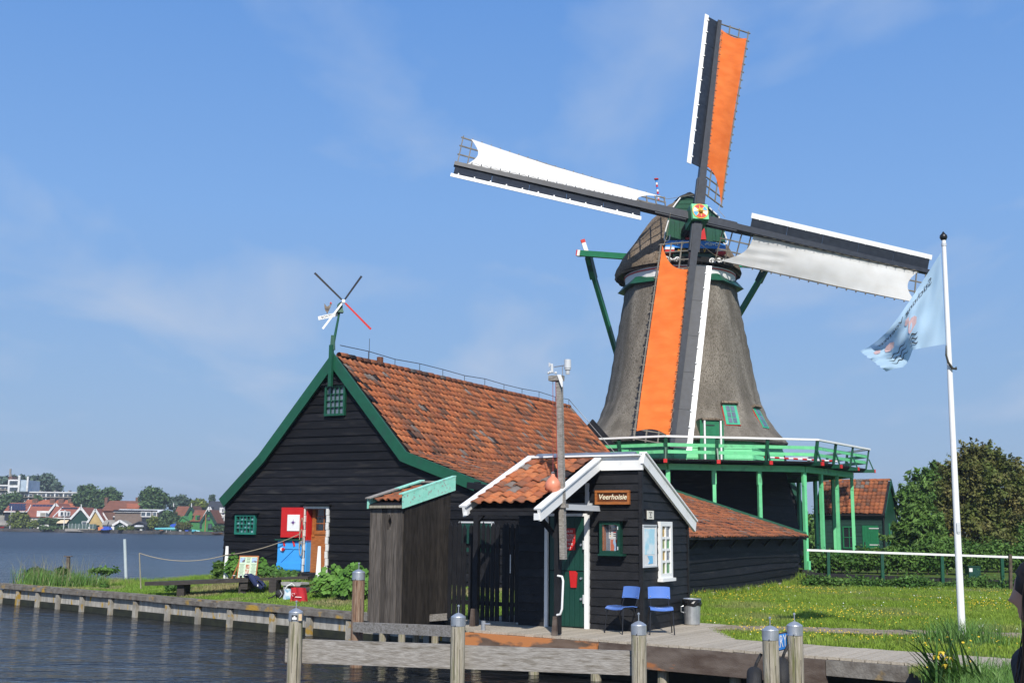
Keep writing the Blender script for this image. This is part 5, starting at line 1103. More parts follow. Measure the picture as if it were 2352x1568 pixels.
# ------------------------------------------------------------------ blue chairs
def chair(p, fx, lb):
    """p: centre on the deck, fx: facing direction"""
    fx = Vector(fx).normalized(); sx = V3(-fx.y, fx.x, 0)
    o = root('blue_chair', p, lb, 'chair', 'blue stacking chairs on the deck')
    def Q(x, y, z): return p + sx * x + fx * y + ZV * z
    rows = [[Q(x, y, .455 + .018 * (abs(x) / .2) ** 2 - .03 * max(0, (y - .12) / .08) ** 2 - (.012 if y < -.1 else 0)) for x in np.linspace(-.2, .2, 7)] for y in np.linspace(-.19, .21, 9)]
    def thick(rows, d): 
        m = MB(); m.grid(rows); m.grid([[q - d for q in r][::-1] for r in rows])
        e = [rows[0], rows[-1], [r[0] for r in rows], [r[-1] for r in rows]]
        for r in e: m.grid([r, [q - d for q in r]])
        return m
    obj('seat', thick(rows, ZV * .014), CHAIRB, o, smooth=False)
    rows = [[Q(x, -.235 - .03 * (1 - (abs(x) / .2) ** 2) - (z - .62) * .22, z - .012 * (abs(x) / .2) ** 4) for x in np.linspace(-.195, .195, 9)] for z in np.linspace(.60, .80, 6)]
    bk = obj('backrest', thick(rows, -fx * .014), CHAIRB, o)
    for x in (-.155, .155):
        for z in (.63,): obj('bolt', MB().tube(Q(x, -.225, z), Q(x, -.252 + .03, z), .008, n=8), METAL, bk)
    for s_ in (-1, 1):
        obj('leg', MB().path([Q(.215 * s_, .21, .0), Q(.19 * s_, .155, .43), Q(.185 * s_, .10, .445)], .011, n=8), CHROME, o)
        obj('leg', MB().path([Q(.225 * s_, -.27, .0), Q(.19 * s_, -.10, .43), Q(.185 * s_, .10, .445)], .011, n=8), CHROME, o)
        obj('back_upright', MB().path([Q(.165 * s_, .0, .44), Q(.165 * s_, -.17, .445), Q(.165 * s_, -.225, .56), Q(.165 * s_, -.28, .75)], .010, n=8), CHROME, o)
    return o
c1 = at_z(1428, 1453, DZ); chair(c1, -SB * .95 - SW * .35, 'blue laminate chair under the notice case, turned towards the door')
c2 = at_z(1518, 1455, DZ); chair(c2, (-.02, -1, 0), 'blue laminate chair facing the water below the framed map')
# ------------------------------------------------------------------ bin
bp_ = at_z(1590, 1434, DZ); bn = root('metal_bin', bp_, 'galvanised bin with black liner at the hut corner', 'bin')
obj('bin_body', MB().lathe([(.13, 0), (.15, .02), (.165, .37), (.172, .40)], bp_, 20), METAL, bn, smooth=False)
m = MB(); rr = []
for z, r in ((.36, .172), (.375, .182), (.42, .185), (.46, .18), (.475, .165), (.43, .15)): rr.append([bp_ + V3(math.cos(a) * (r + .006 * math.sin(a * 9 + z * 40)), math.sin(a) * (r + .006 * math.sin(a * 9 + z * 40)), z + .012 * math.sin(a * 5)) for a in np.linspace(0, 2 * PI, 29)])
obj('bin_liner', m.grid(rr), mat('black_plastic_bag', (.012, .012, .013), rough=.25), bn)
obj('bin_handle', MB().path([bp_ + V3(-.165, -.05, .36), bp_ + V3(-.22, -.06, .34), bp_ + V3(-.22, -.06, .25), bp_ + V3(-.165, -.05, .23)], .01, n=6), METAL, bn)
obj('bin_rim', MB().lathe([(.165, .475), (.176, .485), (.165, .497), (.15, .48)], bp_, 20), METAL, bn)

# ------------------------------------------------------------------ mooring piles with metal caps, guard planks
def pile(px, py, Y, r, lb, mt=PILE, knob=True, sticker=False):
    c = at_y(px, py, Y); p = V3(c.x, c.y, 0); o = root('mooring_pile', p, lb, 'mooring pile', 'capped mooring piles')
    m = MB(); rows = []
    for z in np.linspace(-1.2, c.z - .02, 12): rows.append([p + V3(math.cos(a) * r * (1 + .03 * math.sin(a * 3 + px) + .015 * math.sin(z * 5 + a * 7)), math.sin(a) * r * (1 + .03 * math.sin(a * 3 + px)), z) for a in np.linspace(0, 2 * PI, 25)])
    m.grid(rows); m.f = [f for f in m.f]; obj('trunk', m, mt, o, smooth=True)
    for k in range(2):
        a = -1.9 + k * .75 + .2 * math.sin(px); d = V3(math.cos(a), math.sin(a), 0)
        obj('check_crack', MB().beam(p + d * (r * 1.0) + ZV * (c.z - .9 - .2 * k), p + d * (r * 1.0) + ZV * (c.z - .16 - .3 * k), .005, .008, up=d), INK, o)
    cp_ = obj('metal_cap', MB().lathe([(r * 1.05, -.13), (r * 1.05, 0), (r * .98, .012), (r * .5, .045), (.015, .06), (.004, .06)], c, 24), METAL, o)
    obj('screw', MB().tube(c + V3(-.4 * r, -1.0 * r, -.12), c + V3(-.4 * r, -1.07 * r, -.12), .008, n=6), INK, cp_)
    if knob: obj('spike', MB().tube(c + ZV * .05, c + ZV * .15, .008, n=6).add(*MB().lathe([(.004, -.02), (.018, -.008), (.018, .008), (.004, .02)], c + ZV * .16, 8).__dict__.values()), METAL, cp_)
    if sticker:
        obj('black_sticker', MB().box(c + V3(.0, -r * 1.075, -.075), (.09, .006, .075)), INK, cp_); obj('sticker_figure', MB().prism([c + V3(x, -r * 1.075 - .004, -.075 + z) for x, z in ((-.035, -.028), (.035, -.028), (.035, .01), (.022, .0), (.012, .02), (0, .028), (-.012, .02), (-.022, 0), (-.035, .01))], (0, -.002, 0)), WHITE, cp_)
        obj('yellow_sticker', MB().box(c + V3(.085, -r * .98, -.07), (.05, .006, .10), (V3(.84, .54, 0), V3(-.54, .84, 0), ZV)), mat('pale_yellow_sticker', (.75, .65, .35), (.7, .35, .25), rough=.5, scale=20), cp_)
    return p, c
pA, cA = pile(680, 1405, 18.0, .106, 'leftmost capped pile carrying stickers on its metal cap', sticker=True)
pB, cB = pile(1053, 1416, 17.4, .106, 'middle capped pile where the two guard planks meet')
pC, cC = pile(1467, 1435, 16.8, .108, 'capped pile at the right end of the guard plank')
pD, cD = pile(1769, 1446, 15.9, .108, 'shorter of the paired capped piles beside the blue sign')
pE, cE = pile(1825, 1436, 16.5, .108, 'taller of the paired capped piles beside the blue sign')
pF_, cF = pile(824, 1314, 21.0, .112, 'reddish weathered capped pile left of the privy', mt=PILER)
gk = root('guard_plank', pA + ZV * .4, 'long grey weathered guard plank bolted behind the left piles', 'plank')
dA = (pC - pA).normalized(); nA = V3(-dA.y, dA.x, 0)
obj('plank', MB().beam(pA - dA * .2 + nA * .14 + ZV * .575, pB + nA * .14 + ZV * .575, .07, .355), PLANKG, gk)
obj('plank', MB().beam(pB + dA * .01 + nA * .14 + ZV * .575, pC + nA * .14 + ZV * .575, .07, .34), PLANKG, gk)
uk = root('mooring_rail', pF_ + ZV * .7, 'narrow grey rail from the reddish pile to the middle pile', 'plank')
re_ = at_y(1046, 1449, 18.3); rs_ = at_y(817, 1439, 20.85)
obj('rail', MB().beam(rs_ - (re_ - rs_).normalized() * .05 - V3(0, 0, 0), re_, .07, .17), PLANKG, uk)
# ------------------------------------------------------------------ FERRY sign between the paired piles, tyres behind
e0 = pD + V3(-.02, .10, cD.z - .12); e1 = pE + V3(-.13, .06, cE.z - .18)
fsn = root('ferry_sign', (e0 + e1) / 2, 'blue sign with white capitals fixed between the paired piles', 'sign')
ex = V3(e1.x - e0.x, e1.y - e0.y, 0); exl = ex.length; ex.normalize(); en = V3(ex.y, -ex.x, 0)
mc_ = V3((e0.x + e1.x) / 2, (e0.y + e1.y) / 2, pD.z + cD.z - .20)
obj('backing_board', MB().box(mc_, (exl + .2, .03, .24), (ex, en, ZV)), FASCIA, fsn)
bl2 = obj('blue_plate', MB().box(mc_ + en * .02 + ex * .0, (exl + .04, .012, .21), (ex, en, ZV)), BLUE, fsn)
inst('lettering', text_mesh('FERRY', WHITE, .24, .001, align='RIGHT'), frame(mc_ + en * .029 + ex * (exl / 2 + .0), ex, ZV, en), bl2)
for q in (-.08, .08): obj('screw', MB().tube(mc_ + en * .02 + ex * (exl / 2 + .02) + ZV * q, mc_ + en * .035 + ex * (exl / 2 + .02) + ZV * q, .008, n=6), METAL, bl2)
for c, lb in ((pD + V3(-.20, .14, .30), 'black fender tyre chained left of the shorter paired pile'), (pE + V3(-.20, -.02, .38), 'black fender tyre hanging between the paired piles')):
    o = root('fender_tyre', c, lb, 'tyre', 'fender tyres'); tx_ = V3(.25, .97, 0).normalized()
    m = MB(); rows = []
    for a in np.linspace(0, 2 * PI, 33):
        cc = c + (tx_ * math.cos(a) + ZV * math.sin(a)) * .27; od = (cc - c).normalized(); sd = od.cross(V3(tx_.y, -tx_.x, 0).cross(od)).normalized(); sd = V3(tx_.y, -tx_.x, 0)
        rows.append([cc + od * (.11 * math.cos(b_)) * (1 if math.cos(b_) < 0 else .75) + sd * (.10 * math.sin(b_)) for b_ in np.linspace(0, 2 * PI, 15)])
    obj('tyre', m.grid(rows), RUBBER, o, smooth=True)
    ch = MB().path([c + ZV * .30, c + V3(.03, -.02, .40), c + V3(.10, 0, .52)], .022, n=6); obj('chain', ch, INK, o)
def at_g(px, py, dz=0.0):
    d = ray(px, py); t = 5.0
    while t < 400:
        p = CAM + d * t
        if p.z < ground(p.x, p.y) + dz: break
        t += .05
    return V3(p.x, p.y, ground(p.x, p.y) + dz)
def at_b(px, py):        # on the bank, but never behind the barn front
    p = at_g(px, py)
    if (p - BA).dot(BV) > -.4: p = at_p(px, py, BA - BV * .45, BV)
    return p
# ------------------------------------------------------------------ foliage helpers
def leafm(name, c1, c2, rand=.45, tr=.28): return mat(name, c1, c2, rough=.6, scale=.9, rand=rand, isl=True, spec=.25, trans=tr)
LF_HAW = leafm('hawthorn_leaf', (.10, .145, .03), (.20, .165, .06), tr=.3); LF_WIL = leafm('willow_leaf', (.09, .19, .035), (.16, .26, .065), tr=.3); LF_IVY = leafm('ivy_leaf', (.05, .13, .022), (.11, .20, .04), tr=.25)
LF_FAR = leafm('far_leaf', (.05, .10, .035), (.10, .155, .055), rand=.35, tr=.1); LF_FARB = leafm('haze_tinted_leaf', (.065, .11, .075), (.105, .15, .10), rand=.3, tr=.1); LF_YG = leafm('yellow_green_leaf', (.10, .14, .02), (.17, .20, .035), tr=.15)  # bluish leaf has the haze of distance mixed into its colour
LF_BIG = leafm('mallow_leaf', (.065, .17, .022), (.13, .27, .045), rand=.35, tr=.25); BARK = mat('bark', (.06, .045, .03), (.12, .095, .07), rough=.95, scale=9, bump=.5)
def leaves(name, blobs, n, size, mt, par=None, asp=1.6, clump=.0, seed=1, shell=.55, up=.25, nclump=60, csize=.16, twig=0.0, **k):
    """leaf-sized quads gathered in clumps through the volume of the blobs [(centre, radii)]"""
    g = np.random.default_rng(seed); vol = np.array([b[1][0] * b[1][1] * b[1][2] for b in blobs]) ** .7; pr = vol / vol.sum()
    bi = g.choice(len(blobs), nclump * len(blobs), p=pr); C_ = np.array([b[0][:] for b in blobs])[bi]; R_ = np.array([b[1][:] for b in blobs])[bi]
    d = g.normal(size=(len(bi), 3)); d /= np.linalg.norm(d, axis=1)[:, None]; rad = shell + (1 - shell) * g.random(len(bi)) ** .7
    cc = C_ + d * R_ * rad[:, None]
    ci = g.integers(0, len(cc), n); rm = R_[ci].mean(1)[:, None] * csize
    pos = cc[ci] + g.normal(size=(n, 3)) * rm * (.5 + .9 * g.random((len(cc), 1))[ci])
    if twig:      # leaves strung along short outward twigs
        td = d * .75 + g.normal(size=d.shape) * .45; td[:, 2] += .45; td /= np.linalg.norm(td, axis=1)[:, None]
        tl_ = twig * (.35 + .9 * g.random(len(cc))) ; f_ = g.random(n); wd2 = twig * .16 * (1.1 - f_)[:, None]
        pos = cc[ci] + td[ci] * (tl_[ci] * (f_ - .35))[:, None] + g.normal(size=(n, 3)) * wd2; pos[:, 2] -= .12 * twig * f_ ** 2
    nn = g.normal(size=(n, 3)); nn[:, 2] += up * 3; nn += d[ci] * 1.0; nn /= np.linalg.norm(nn, axis=1)[:, None]
    tt = g.normal(size=(n, 3)); tt -= nn * (tt * nn).sum(1)[:, None]; tt /= np.linalg.norm(tt, axis=1)[:, None]; bb = np.cross(nn, tt)
    s = size * (.6 + .8 * g.random((n, 1)))
    v = np.stack([pos - tt * s * asp / 2, pos + bb * s / 2 - nn * s * .12, pos + tt * s * asp / 2, pos - bb * s / 2 - nn * s * .12], 1).reshape(-1, 3)
    f = np.arange(n * 4).reshape(-1, 4); o = bpy.data.objects.new(name, npmesh(name, v, f, mt)); link(o, par); return tag(o, **k)
def tree(name, base, blobs, n, size, mt, label, cat='tree', group=None, trunk=.15, limbs=5, seed=1, **k):
    o = root(name, base, label, cat, group); base = Vector(base)
    top = sum((b[0] for b in blobs), V3(0, 0, 0)) / len(blobs)
    m = MB(); m.path([base - ZV * .2, base.lerp(top, .35) + V3(.1, 0, 0) * trunk, base.lerp(top, .75), top], [trunk, trunk * .8, trunk * .5, trunk * .25], n=8)
    r = random.Random(seed)
    for i in range(limbs):
        b = blobs[i % len(blobs)]; s = base.lerp(top, r.uniform(.3, .7)); e = b[0] + V3(r.uniform(-.6, .6) * b[1][0], r.uniform(-.6, .6) * b[1][1], r.uniform(.0, .6) * b[1][2])
        m.path([s, s.lerp(e, .5) + V3(0, 0, .1 * (e - s).length), e], [trunk * .5, trunk * .3, trunk * .12], n=6)
    obj('trunk', m, BARK, o, smooth=True); leaves('crown', blobs, n, size, mt, o, seed=seed, **k); return o

# ------------------------------------------------------------------ flagpole and flag
fp = at_g(2211, 1480); ft = at_y(2167.5, 552, fp.y)
pole = root('flagpole', fp, 'tall white flagpole with dark onion finial on the lawn', 'flagpole')
obj('pole', MB().tube(fp - ZV * .1, ft, .062, .036, n=20), WHITE, pole, smooth=True)
obj('collar', MB().tube(fp.lerp(ft, .985), fp.lerp(ft, .992), .044, n=16), GREYP, pole)
obj('finial', MB().lathe([(.03, -.005), (.045, .005), (.067, .05), (.062, .09), (.03, .125), (.008, .16)], ft, 16), mat('dark_finial', (.012, .012, .012), rough=.35), pole, smooth=True)
cl = at_p(2201.5, 1212, fp - V3(0, .062, 0), V3(0, 1, 0)); obj('cleat_cover', MB().lathe([(.03, 0), (.03, .012), (.024, .016)], cl - V3(0, -.012, .07), 14, axis=(V3(1, 0, 0), V3(0, 0, 1), V3(0, -1, 0))).box(cl, (.058, .02, .14)).add(*MB().lathe([(.03, 0), (.03, .012), (.024, .016)], cl + V3(0, .012, .07), 14, axis=(V3(1, 0, 0), V3(0, 0, 1), V3(0, -1, 0))).__dict__.values()), GREYP, pole)
m = MB(); sp_ = [at_y(x, y, fp.y + dy) for x, y, dy in ((2173, 793, -.03), (2173, 815, -.06), (2178, 832, -.08), (2188, 846, -.08), (2196, 847, -.05), (2196, 843, .0))]
obj('strap', m.path(sp_, [.008, .016, .02, .022, .02, .012], n=7), mat('dark_strap', (.035, .035, .025), rough=.8), pole)
FLAGM = mat('pale_blue_flag', (.42, .60, .76), (.47, .64, .79), rough=.8, scale=2, spec=.1, trans=.35); PINK = mat('pink_print', (.60, .42, .42), rough=.8, trans=.3)
flag = root('flag', at_y(2172, 790, fp.y), 'pale blue ragged flag with mirrored lettering hanging from the flagpole', 'flag')
def bez(pts_, t):
    t = max(0, min(1, t)) * (len(pts_) - 1); i = min(int(t), len(pts_) - 2); f = t - i
    return (pts_[i][0] + (pts_[i + 1][0] - pts_[i][0]) * f, pts_[i][1] + (pts_[i + 1][1] - pts_[i][1]) * f)
TOPE = [(2161, 580), (2137, 618), (2112, 656), (2090, 690), (2062, 730), (2037, 762), (2015, 782), (1996, 796), (1975, 806)]
BOTE = [(2172, 790), (2147, 794), (2118, 799), (2096, 803), (2091, 818), (2084, 833), (2074, 843), (2055, 846), (2036, 853)]
def FP_(s_, t, off=0.0):
    a, b_ = bez(TOPE, s_), bez(BOTE, s_); x = a[0] + (b_[0] - a[0]) * t; y = a[1] + (b_[1] - a[1]) * t
    rag = (.6 * math.sin(t * 37) + .8 * math.sin(t * 91) + .5 * math.sin(t * 53 + 1)) * 2.2 * max(0, (s_ - .93) / .07)
    x += rag
    dep = .17 * math.sin(s_ * 9 + t * 2.2) * min(1, s_ * 3) + .06 * math.sin(t * 13 + s_ * 7) * s_ + .02 * math.sin(s_ * 26 - t * 9) + off
    return at_y(x, y, fp.y - .02 + dep)
NS, NT = 60, 40
obj('cloth', MB().grid([[FP_(i / NS, j / NT) for i in range(NS + 1)] for j in range(NT + 1)]), FLAGM, flag, smooth=True)
tm = text_mesh('Stichting Voetveer', INK, 1.0, 0.0, align='LEFT'); x0 = min(v.co.x for v in tm.vertices); x1 = max(v.co.x for v in tm.vertices)
for v in tm.vertices:
    fx = (v.co.x - x0) / (x1 - x0); v.co = FP_(.12 + fx * .68, .15 - v.co.y * .12, -.025)
inst('lettering', tm, Matrix(), flag)
def fstrip(pts_, w, mt, name):
    m = MB(); rows = [[], []]
    for i in range(len(pts_)):
        (s_, t) = pts_[i]; ww = w * math.sin(PI * (i + .5) / len(pts_)) ** .5
        rows[0].append(FP_(s_, t - ww, -.022)); rows[1].append(FP_(s_, t + ww, -.022))
    obj(name, m.grid(rows), mt, flag)
for q in range(3):
    fstrip([(.30 + i * .011, .70 + q * .085 + .022 * math.sin(i * .65)) for i in range(13)], .013, INK, 'wave_line'); fstrip([(.50 + i * .016, .60 + q * .105 + .028 * math.sin(i * .8)) for i in range(22)], .013, INK, 'wave_line')
def fblob(pts_, mt, name, off=-.02): obj(name, MB().add([FP_(s_, t, off) for s_, t in pts_], [tuple(range(len(pts_)))]), mt, flag)
fblob([(.30, .44), (.33, .38), (.37, .36), (.41, .38), (.42, .45), (.43, .55), (.41, .62), (.36, .60), (.31, .54)], PINK, 'pink_shape'); fblob([(.40, .27), (.44, .25), (.46, .32), (.44, .38), (.40, .37)], PINK, 'pink_shape')
fblob([(.62, .34), (.66, .28), (.72, .28), (.77, .33), (.78, .40), (.72, .45), (.66, .43)], PINK, 'pink_shape'); fblob([(.80, .26), (.85, .22), (.90, .24), (.90, .32), (.84, .34)], PINK, 'pink_shape')
# ------------------------------------------------------------------ fence along the far path
fpx = [(1903, 1327), (2027, 1324), (2165, 1337), (2303, 1341)]
bases = [at_y(x, y, 43.0 - .5 * (x - 1903) / 400) for x, y in fpx]
fnc = root('path_fence', bases[0], 'white top rail on dark green posts along the far footpath', 'fence')
r0 = at_y(1853, 1262.5, 43.1); r1 = at_y(2303, 1278, 42.5); rdv = (r1 - r0).normalized()
obj('top_rail', MB().beam(r0, r0 + rdv * 3.9, .08, .075), WHITE, fnc); obj('top_rail', MB().beam(r0 + rdv * 3.91, r1 + rdv * 2.6, .08, .075), WHITE, fnc)
for (x, y), b_ in zip(fpx, bases):
    tp = r0 + rdv * ((b_ - r0).dot(rdv)); obj('post', MB().beam(V3(b_.x, b_.y, b_.z - .35), V3(tp.x, tp.y, tp.z - .04), .11, .11, up=V3(0, 1, 0)), GREENB, fnc)
ed = root('path_edging', at_y(2000, 1330, 42.7), 'dark timber edging below the white railed footpath', 'edging')
q0, q1 = at_y(1850, 1318, 43.3), at_y(2330, 1337, 42.6); qd = (q1 - q0)
for i in range(5): obj('edging_board', MB().beam(q0 + qd * (i / 5), q0 + qd * ((i + 1) / 5 - .003), .08, .14), BLACKV, ed)
bpst = at_y(2320, 1335, 41); o = root('stake', V3(bpst.x, bpst.y, ground(bpst.x, bpst.y)), 'short brown wooden stake at the right end of the lawn', 'post')
obj('stake', MB().beam(V3(bpst.x, bpst.y, .3), at_y(2320, 1272, 41), .10, .10), BARK, o)
pb_ = at_y(2234, 1311, 45.5); o = root('green_crate', V3(pb_.x, pb_.y, ground(pb_.x, pb_.y)), 'dark green box with white paper label in the grass beyond the fence', 'box')
obj('box_body', MB().box(V3(pb_.x, pb_.y, ground(pb_.x, pb_.y) + .2), (.46, .4, .42)), GREEND, o); obj('box_lid', MB().box(V3(pb_.x, pb_.y, ground(pb_.x, pb_.y) + .43), (.5, .44, .035)), GREEND, o); obj('paper_label', MB().box(V3(pb_.x - .15, pb_.y - .205, ground(pb_.x, pb_.y) + .3), (.13, .01, .14)), PAPER, o)

# ------------------------------------------------------------------ green cottage
GANG = math.radians(30); GU = V3(math.cos(GANG), -math.sin(GANG), 0); GV = V3(math.sin(GANG), math.cos(GANG), 0)
g0 = at_y(2031, 1200, 60); GQ = V3(g0.x, g0.y, 0); GL, GD = 3.5, 3.2
def GP(u, v, z): return GQ + GU * u + GV * v + ZV * z
cot = root('green_cottage', GP(-1.7, 0, .85), 'small dark green boarded cottage with orange tiled roof beyond the fence', 'cottage')
gez = at_y(2028, 1178, 60).z; grz = at_p(2041, 1106, GP(0, GD / 2, 0), GU).z + .05; gb = .7
CGREEN = mat('cottage_green_board', (.007, .040, .030), (.010, .052, .038), rough=.5, rand=.15); CGR2 = mat('cottage_gable_green', (.008, .062, .032), (.010, .075, .04), rough=.45)
siding(cot, GQ, GU, -GV, gb, gez, .19, lambda a, c: [(-GL, 0, -GL, 0)], CGREEN, proud=.03)
obj('core', MB().prism([GP(-.02, .02, gb), GP(-.02, GD, gb), GP(-.02, GD, gez), GP(-.02, GD / 2, grz - .1), GP(-.02, .02, gez)], -GU * (GL - .04)), CGREEN, cot)
for i in range(6): obj('gable_board', MB().prism([GP(0, GD * i / 6 + .004, gb), GP(0, GD * (i + 1) / 6 - .004, gb), GP(0, GD * (i + 1) / 6 - .004, gez + (grz - .12 - gez) * (1 - abs((i + 1) / 3 - 1))), GP(0, GD * i / 6 + .004, gez + (grz - .12 - gez) * (1 - abs(i / 3 - 1)))], GU * .02), CGR2, cot)
gd1 = GP(0, -.15, gez - .05) - GP(0, GD / 2, grz); gs = gd1.length; gd1.normalize(); gn = GU.cross(gd1); gn = gn if gn.z > 0 else -gn
for s_ in (-1, 1):
    a, c = GD / 2, (-.12 if s_ < 0 else GD + .12)
    obj('roof_boarding', MB().hexa([GP(u, v, z + dz) for dz in (-.06, -.02) for u, v, z in ((-GL - .1, a, grz), (.1, a, grz), (.1, c, gez - .05), (-GL - .1, c, gez - .05))]), BLACKV, cot)
tiles(cot, GP(-GL - .08, GD / 2, grz) + gd1 * .03, GU, gd1, gn, GL + .14, gs, .235, .27, TILED, seed=21)
ridge_tiles(cot, GP(-GL - .08, GD / 2, grz + .05), GP(.05, GD / 2, grz + .05), TILED, n=10)
for u in (.10, -GL - .14):
    obj('bargeboard', MB().hexa([GP(u, -.17, gez - .24), GP(u, -.17, gez + .02), GP(u, GD / 2, grz + .10), GP(u, GD / 2, grz - .2), GP(u + .04, -.17, gez - .24), GP(u + .04, -.17, gez + .02), GP(u + .04, GD / 2, grz + .10), GP(u + .04, GD / 2, grz - .2)]), GREENB, cot)
    obj('bargeboard', MB().hexa([GP(u, GD + .17, gez - .24), GP(u, GD + .17, gez + .02), GP(u, GD / 2, grz + .10), GP(u, GD / 2, grz - .2), GP(u + .04, GD + .17, gez - .24), GP(u + .04, GD + .17, gez + .02), GP(u + .04, GD / 2, grz + .10), GP(u + .04, GD / 2, grz - .2)]), GREENB, cot)
obj('gutter', MB().beam(GP(-GL - .1, -.2, gez - .1), GP(.1, -.2, gez - .1), .1, .08), BLACKV, cot); obj('downpipe', MB().tube(GP(.0, -.12, gb), GP(.0, -.12, gez - .1), .035, n=8), BLACKV, cot)
def gf(px, py): p = at_p(px, py, GQ - GV * .05, GV); return (p - GQ).dot(GU), p.z
u0, z1 = gf(1980, 1206); u1, _ = gf(2017, 1206)
dc = obj('door', MB().box(GP((u0 + u1) / 2, -.03, (gb + z1) / 2), (u1 - u0, .05, z1 - gb), (GU, GV, ZV)), MIDG, cot)
for i in range(6): obj('door_board', MB().box(GP(u0 + (u1 - u0) * (i + .5) / 6, -.065, (gb + z1) / 2), ((u1 - u0) / 6 - .012, .02, z1 - gb - .03), (GU, GV, ZV)), MIDG, dc)
for z in (z1 - .15, z1 - 1.0): obj('hinge', MB().box(GP(u1 - .22, -.085, z), (.5, .02, .05), (GU, GV, ZV)), GREYP, dc)
obj('handle', MB().box(GP(u0 + .12, -.09, z1 - .95), (.04, .04, .2), (GU, GV, ZV)), INK, dc)
u0, z1 = gf(1935, 1208); u1, z0 = gf(1967, 1259); window(cot, GQ - GV * .02, GU, -GV, u0, u1, z0, z1, 2, 2, MIDG, GLS, fw=.06, proud=.06, bar=.035)
window(cot, GQ + GU * .02, GV, GU, 1.0, 1.9, 1.4, 2.9, 3, 4, MIDG, GLSB, fw=.06, proud=.05, bar=.03)

# ------------------------------------------------------------------ trees and hedge on the right
def pb(px, py, Y): return at_y(px, py, Y)
def blob(px, py, Y, rx, rz, ry=None): k = Y / FPX; return (at_y(px, py, Y), (rx * k, (ry if ry else rx) * k, rz * k))
def gz_at(px, Y): p = at_y(px, 1300, Y); return V3(p.x, p.y, .8)
tree('hawthorn_tree', gz_at(2215, 54), [blob(2245, 1110, 54, 62, 66), blob(2205, 1150, 54, 52, 56), blob(2290, 1165, 54, 58, 80), blob(2245, 1220, 54, 76, 66), blob(2318, 1085, 54.5, 30, 30), blob(2190, 1100, 54.5, 26, 30), blob(2262, 1050, 54, 34, 28), blob(2215, 1055, 54, 20, 22), blob(2340, 1120, 54, 26, 30), blob(2170, 1180, 54, 30, 34)] + [blob(2250 + 92 * math.cos(a * .7 + 2.9) + (a * 37 % 17), 1140 - 92 * abs(math.sin(a * .7 + 2.9)) - (a * 23 % 13), 54, 9 + a * 7 % 9, 9 + a * 5 % 8) for a in range(18)], 34000, .10, LF_HAW, 'large brownish hawthorn tree behind the flagpole', trunk=.2, limbs=12, seed=3, nclump=30, shell=.5, twig=.95)
tree('willow_shrub', gz_at(2105, 50), [blob(2112, 1218, 50, 42, 52), blob(2088, 1255, 50, 28, 42), blob(2140, 1260, 50, 44, 42), blob(2112, 1178, 50, 26, 30)], 16000, .10, LF_WIL, 'bright green willow shrub right of the cottage', 'shrub', trunk=.08, limbs=10, seed=4, asp=3.2, nclump=55, shell=.45, twig=1.1)
tree('willow_tree', gz_at(2110, 62), [blob(2135, 1125, 62, 40, 36), blob(2098, 1150, 62, 26, 30), blob(2165, 1105, 62, 30, 30)], 12000, .11, LF_WIL, 'paler willow crown rising behind the hawthorn', trunk=.12, limbs=8, seed=5, asp=3.0, nclump=60, shell=.4, twig=1.2)
tree('elder_shrub', gz_at(2330, 57), [blob(2330, 1200, 57, 50, 80), blob(2375, 1150, 57, 55, 80), blob(2350, 1250, 56, 60, 50)], 13000, .11, LF_WIL, 'green shrub at the right edge beyond the hawthorn', 'shrub', trunk=.08, limbs=8, seed=6, asp=2.2, nclump=60, shell=.4, twig=1.0)
tree('birch_tree', gz_at(1868, 85), [blob(1866, 1205, 85, 26, 45), blob(1875, 1250, 85, 34, 35)], 3500, .16, LF_WIL, 'thin pale tree seen between the gallery columns', trunk=.07, limbs=6, seed=7, shell=.3, twig=1.2)
for i, (x0, x1, y, Y, h, lb) in enumerate(((1872, 1990, 1286, 47, 13, 'dense green hedge between the columns and the cottage'), (1990, 2130, 1282, 47, 18, 'dense green hedge below the willow shrub'), (2130, 2260, 1274, 47, 22, 'dense green hedge left of the green box'), (2265, 2420, 1275, 50, 26, 'rough green hedge at the right edge behind the fence'))):
    o = root('hedge', at_y((x0 + x1) / 2, 1310, Y), lb, 'hedge', 'hedges behind the footpath'); leaves('foliage', [blob(x, y, Y, 24, h, 20) for x in np.linspace(x0, x1, 6)], 9000, .09, LF_IVY, o, seed=30 + i, csize=.3, nclump=40)
    m = MB()
    for x in np.linspace(x0, x1, 7): b_ = at_y(x, 1312, Y); m.path([V3(b_.x, b_.y, .6), at_y(x + 5, y, Y)], [.03, .015], n=5)
    obj('stems', m, BARK, o)
nb = leaves('nettle_bank', [blob(x, 1341 + (x - 1850) * .02 + 5 * math.sin(x * .05), 41.9, 20, 9 + 4 * math.sin(x * .031), 12) for x in np.linspace(1862, 2345, 26)], 17000, .075, LF_IVY, seed=41, csize=.45, nclump=26, shell=.3, label='dark nettles and ivy along the foot of the far path', cat='nettles', kind='stuff')

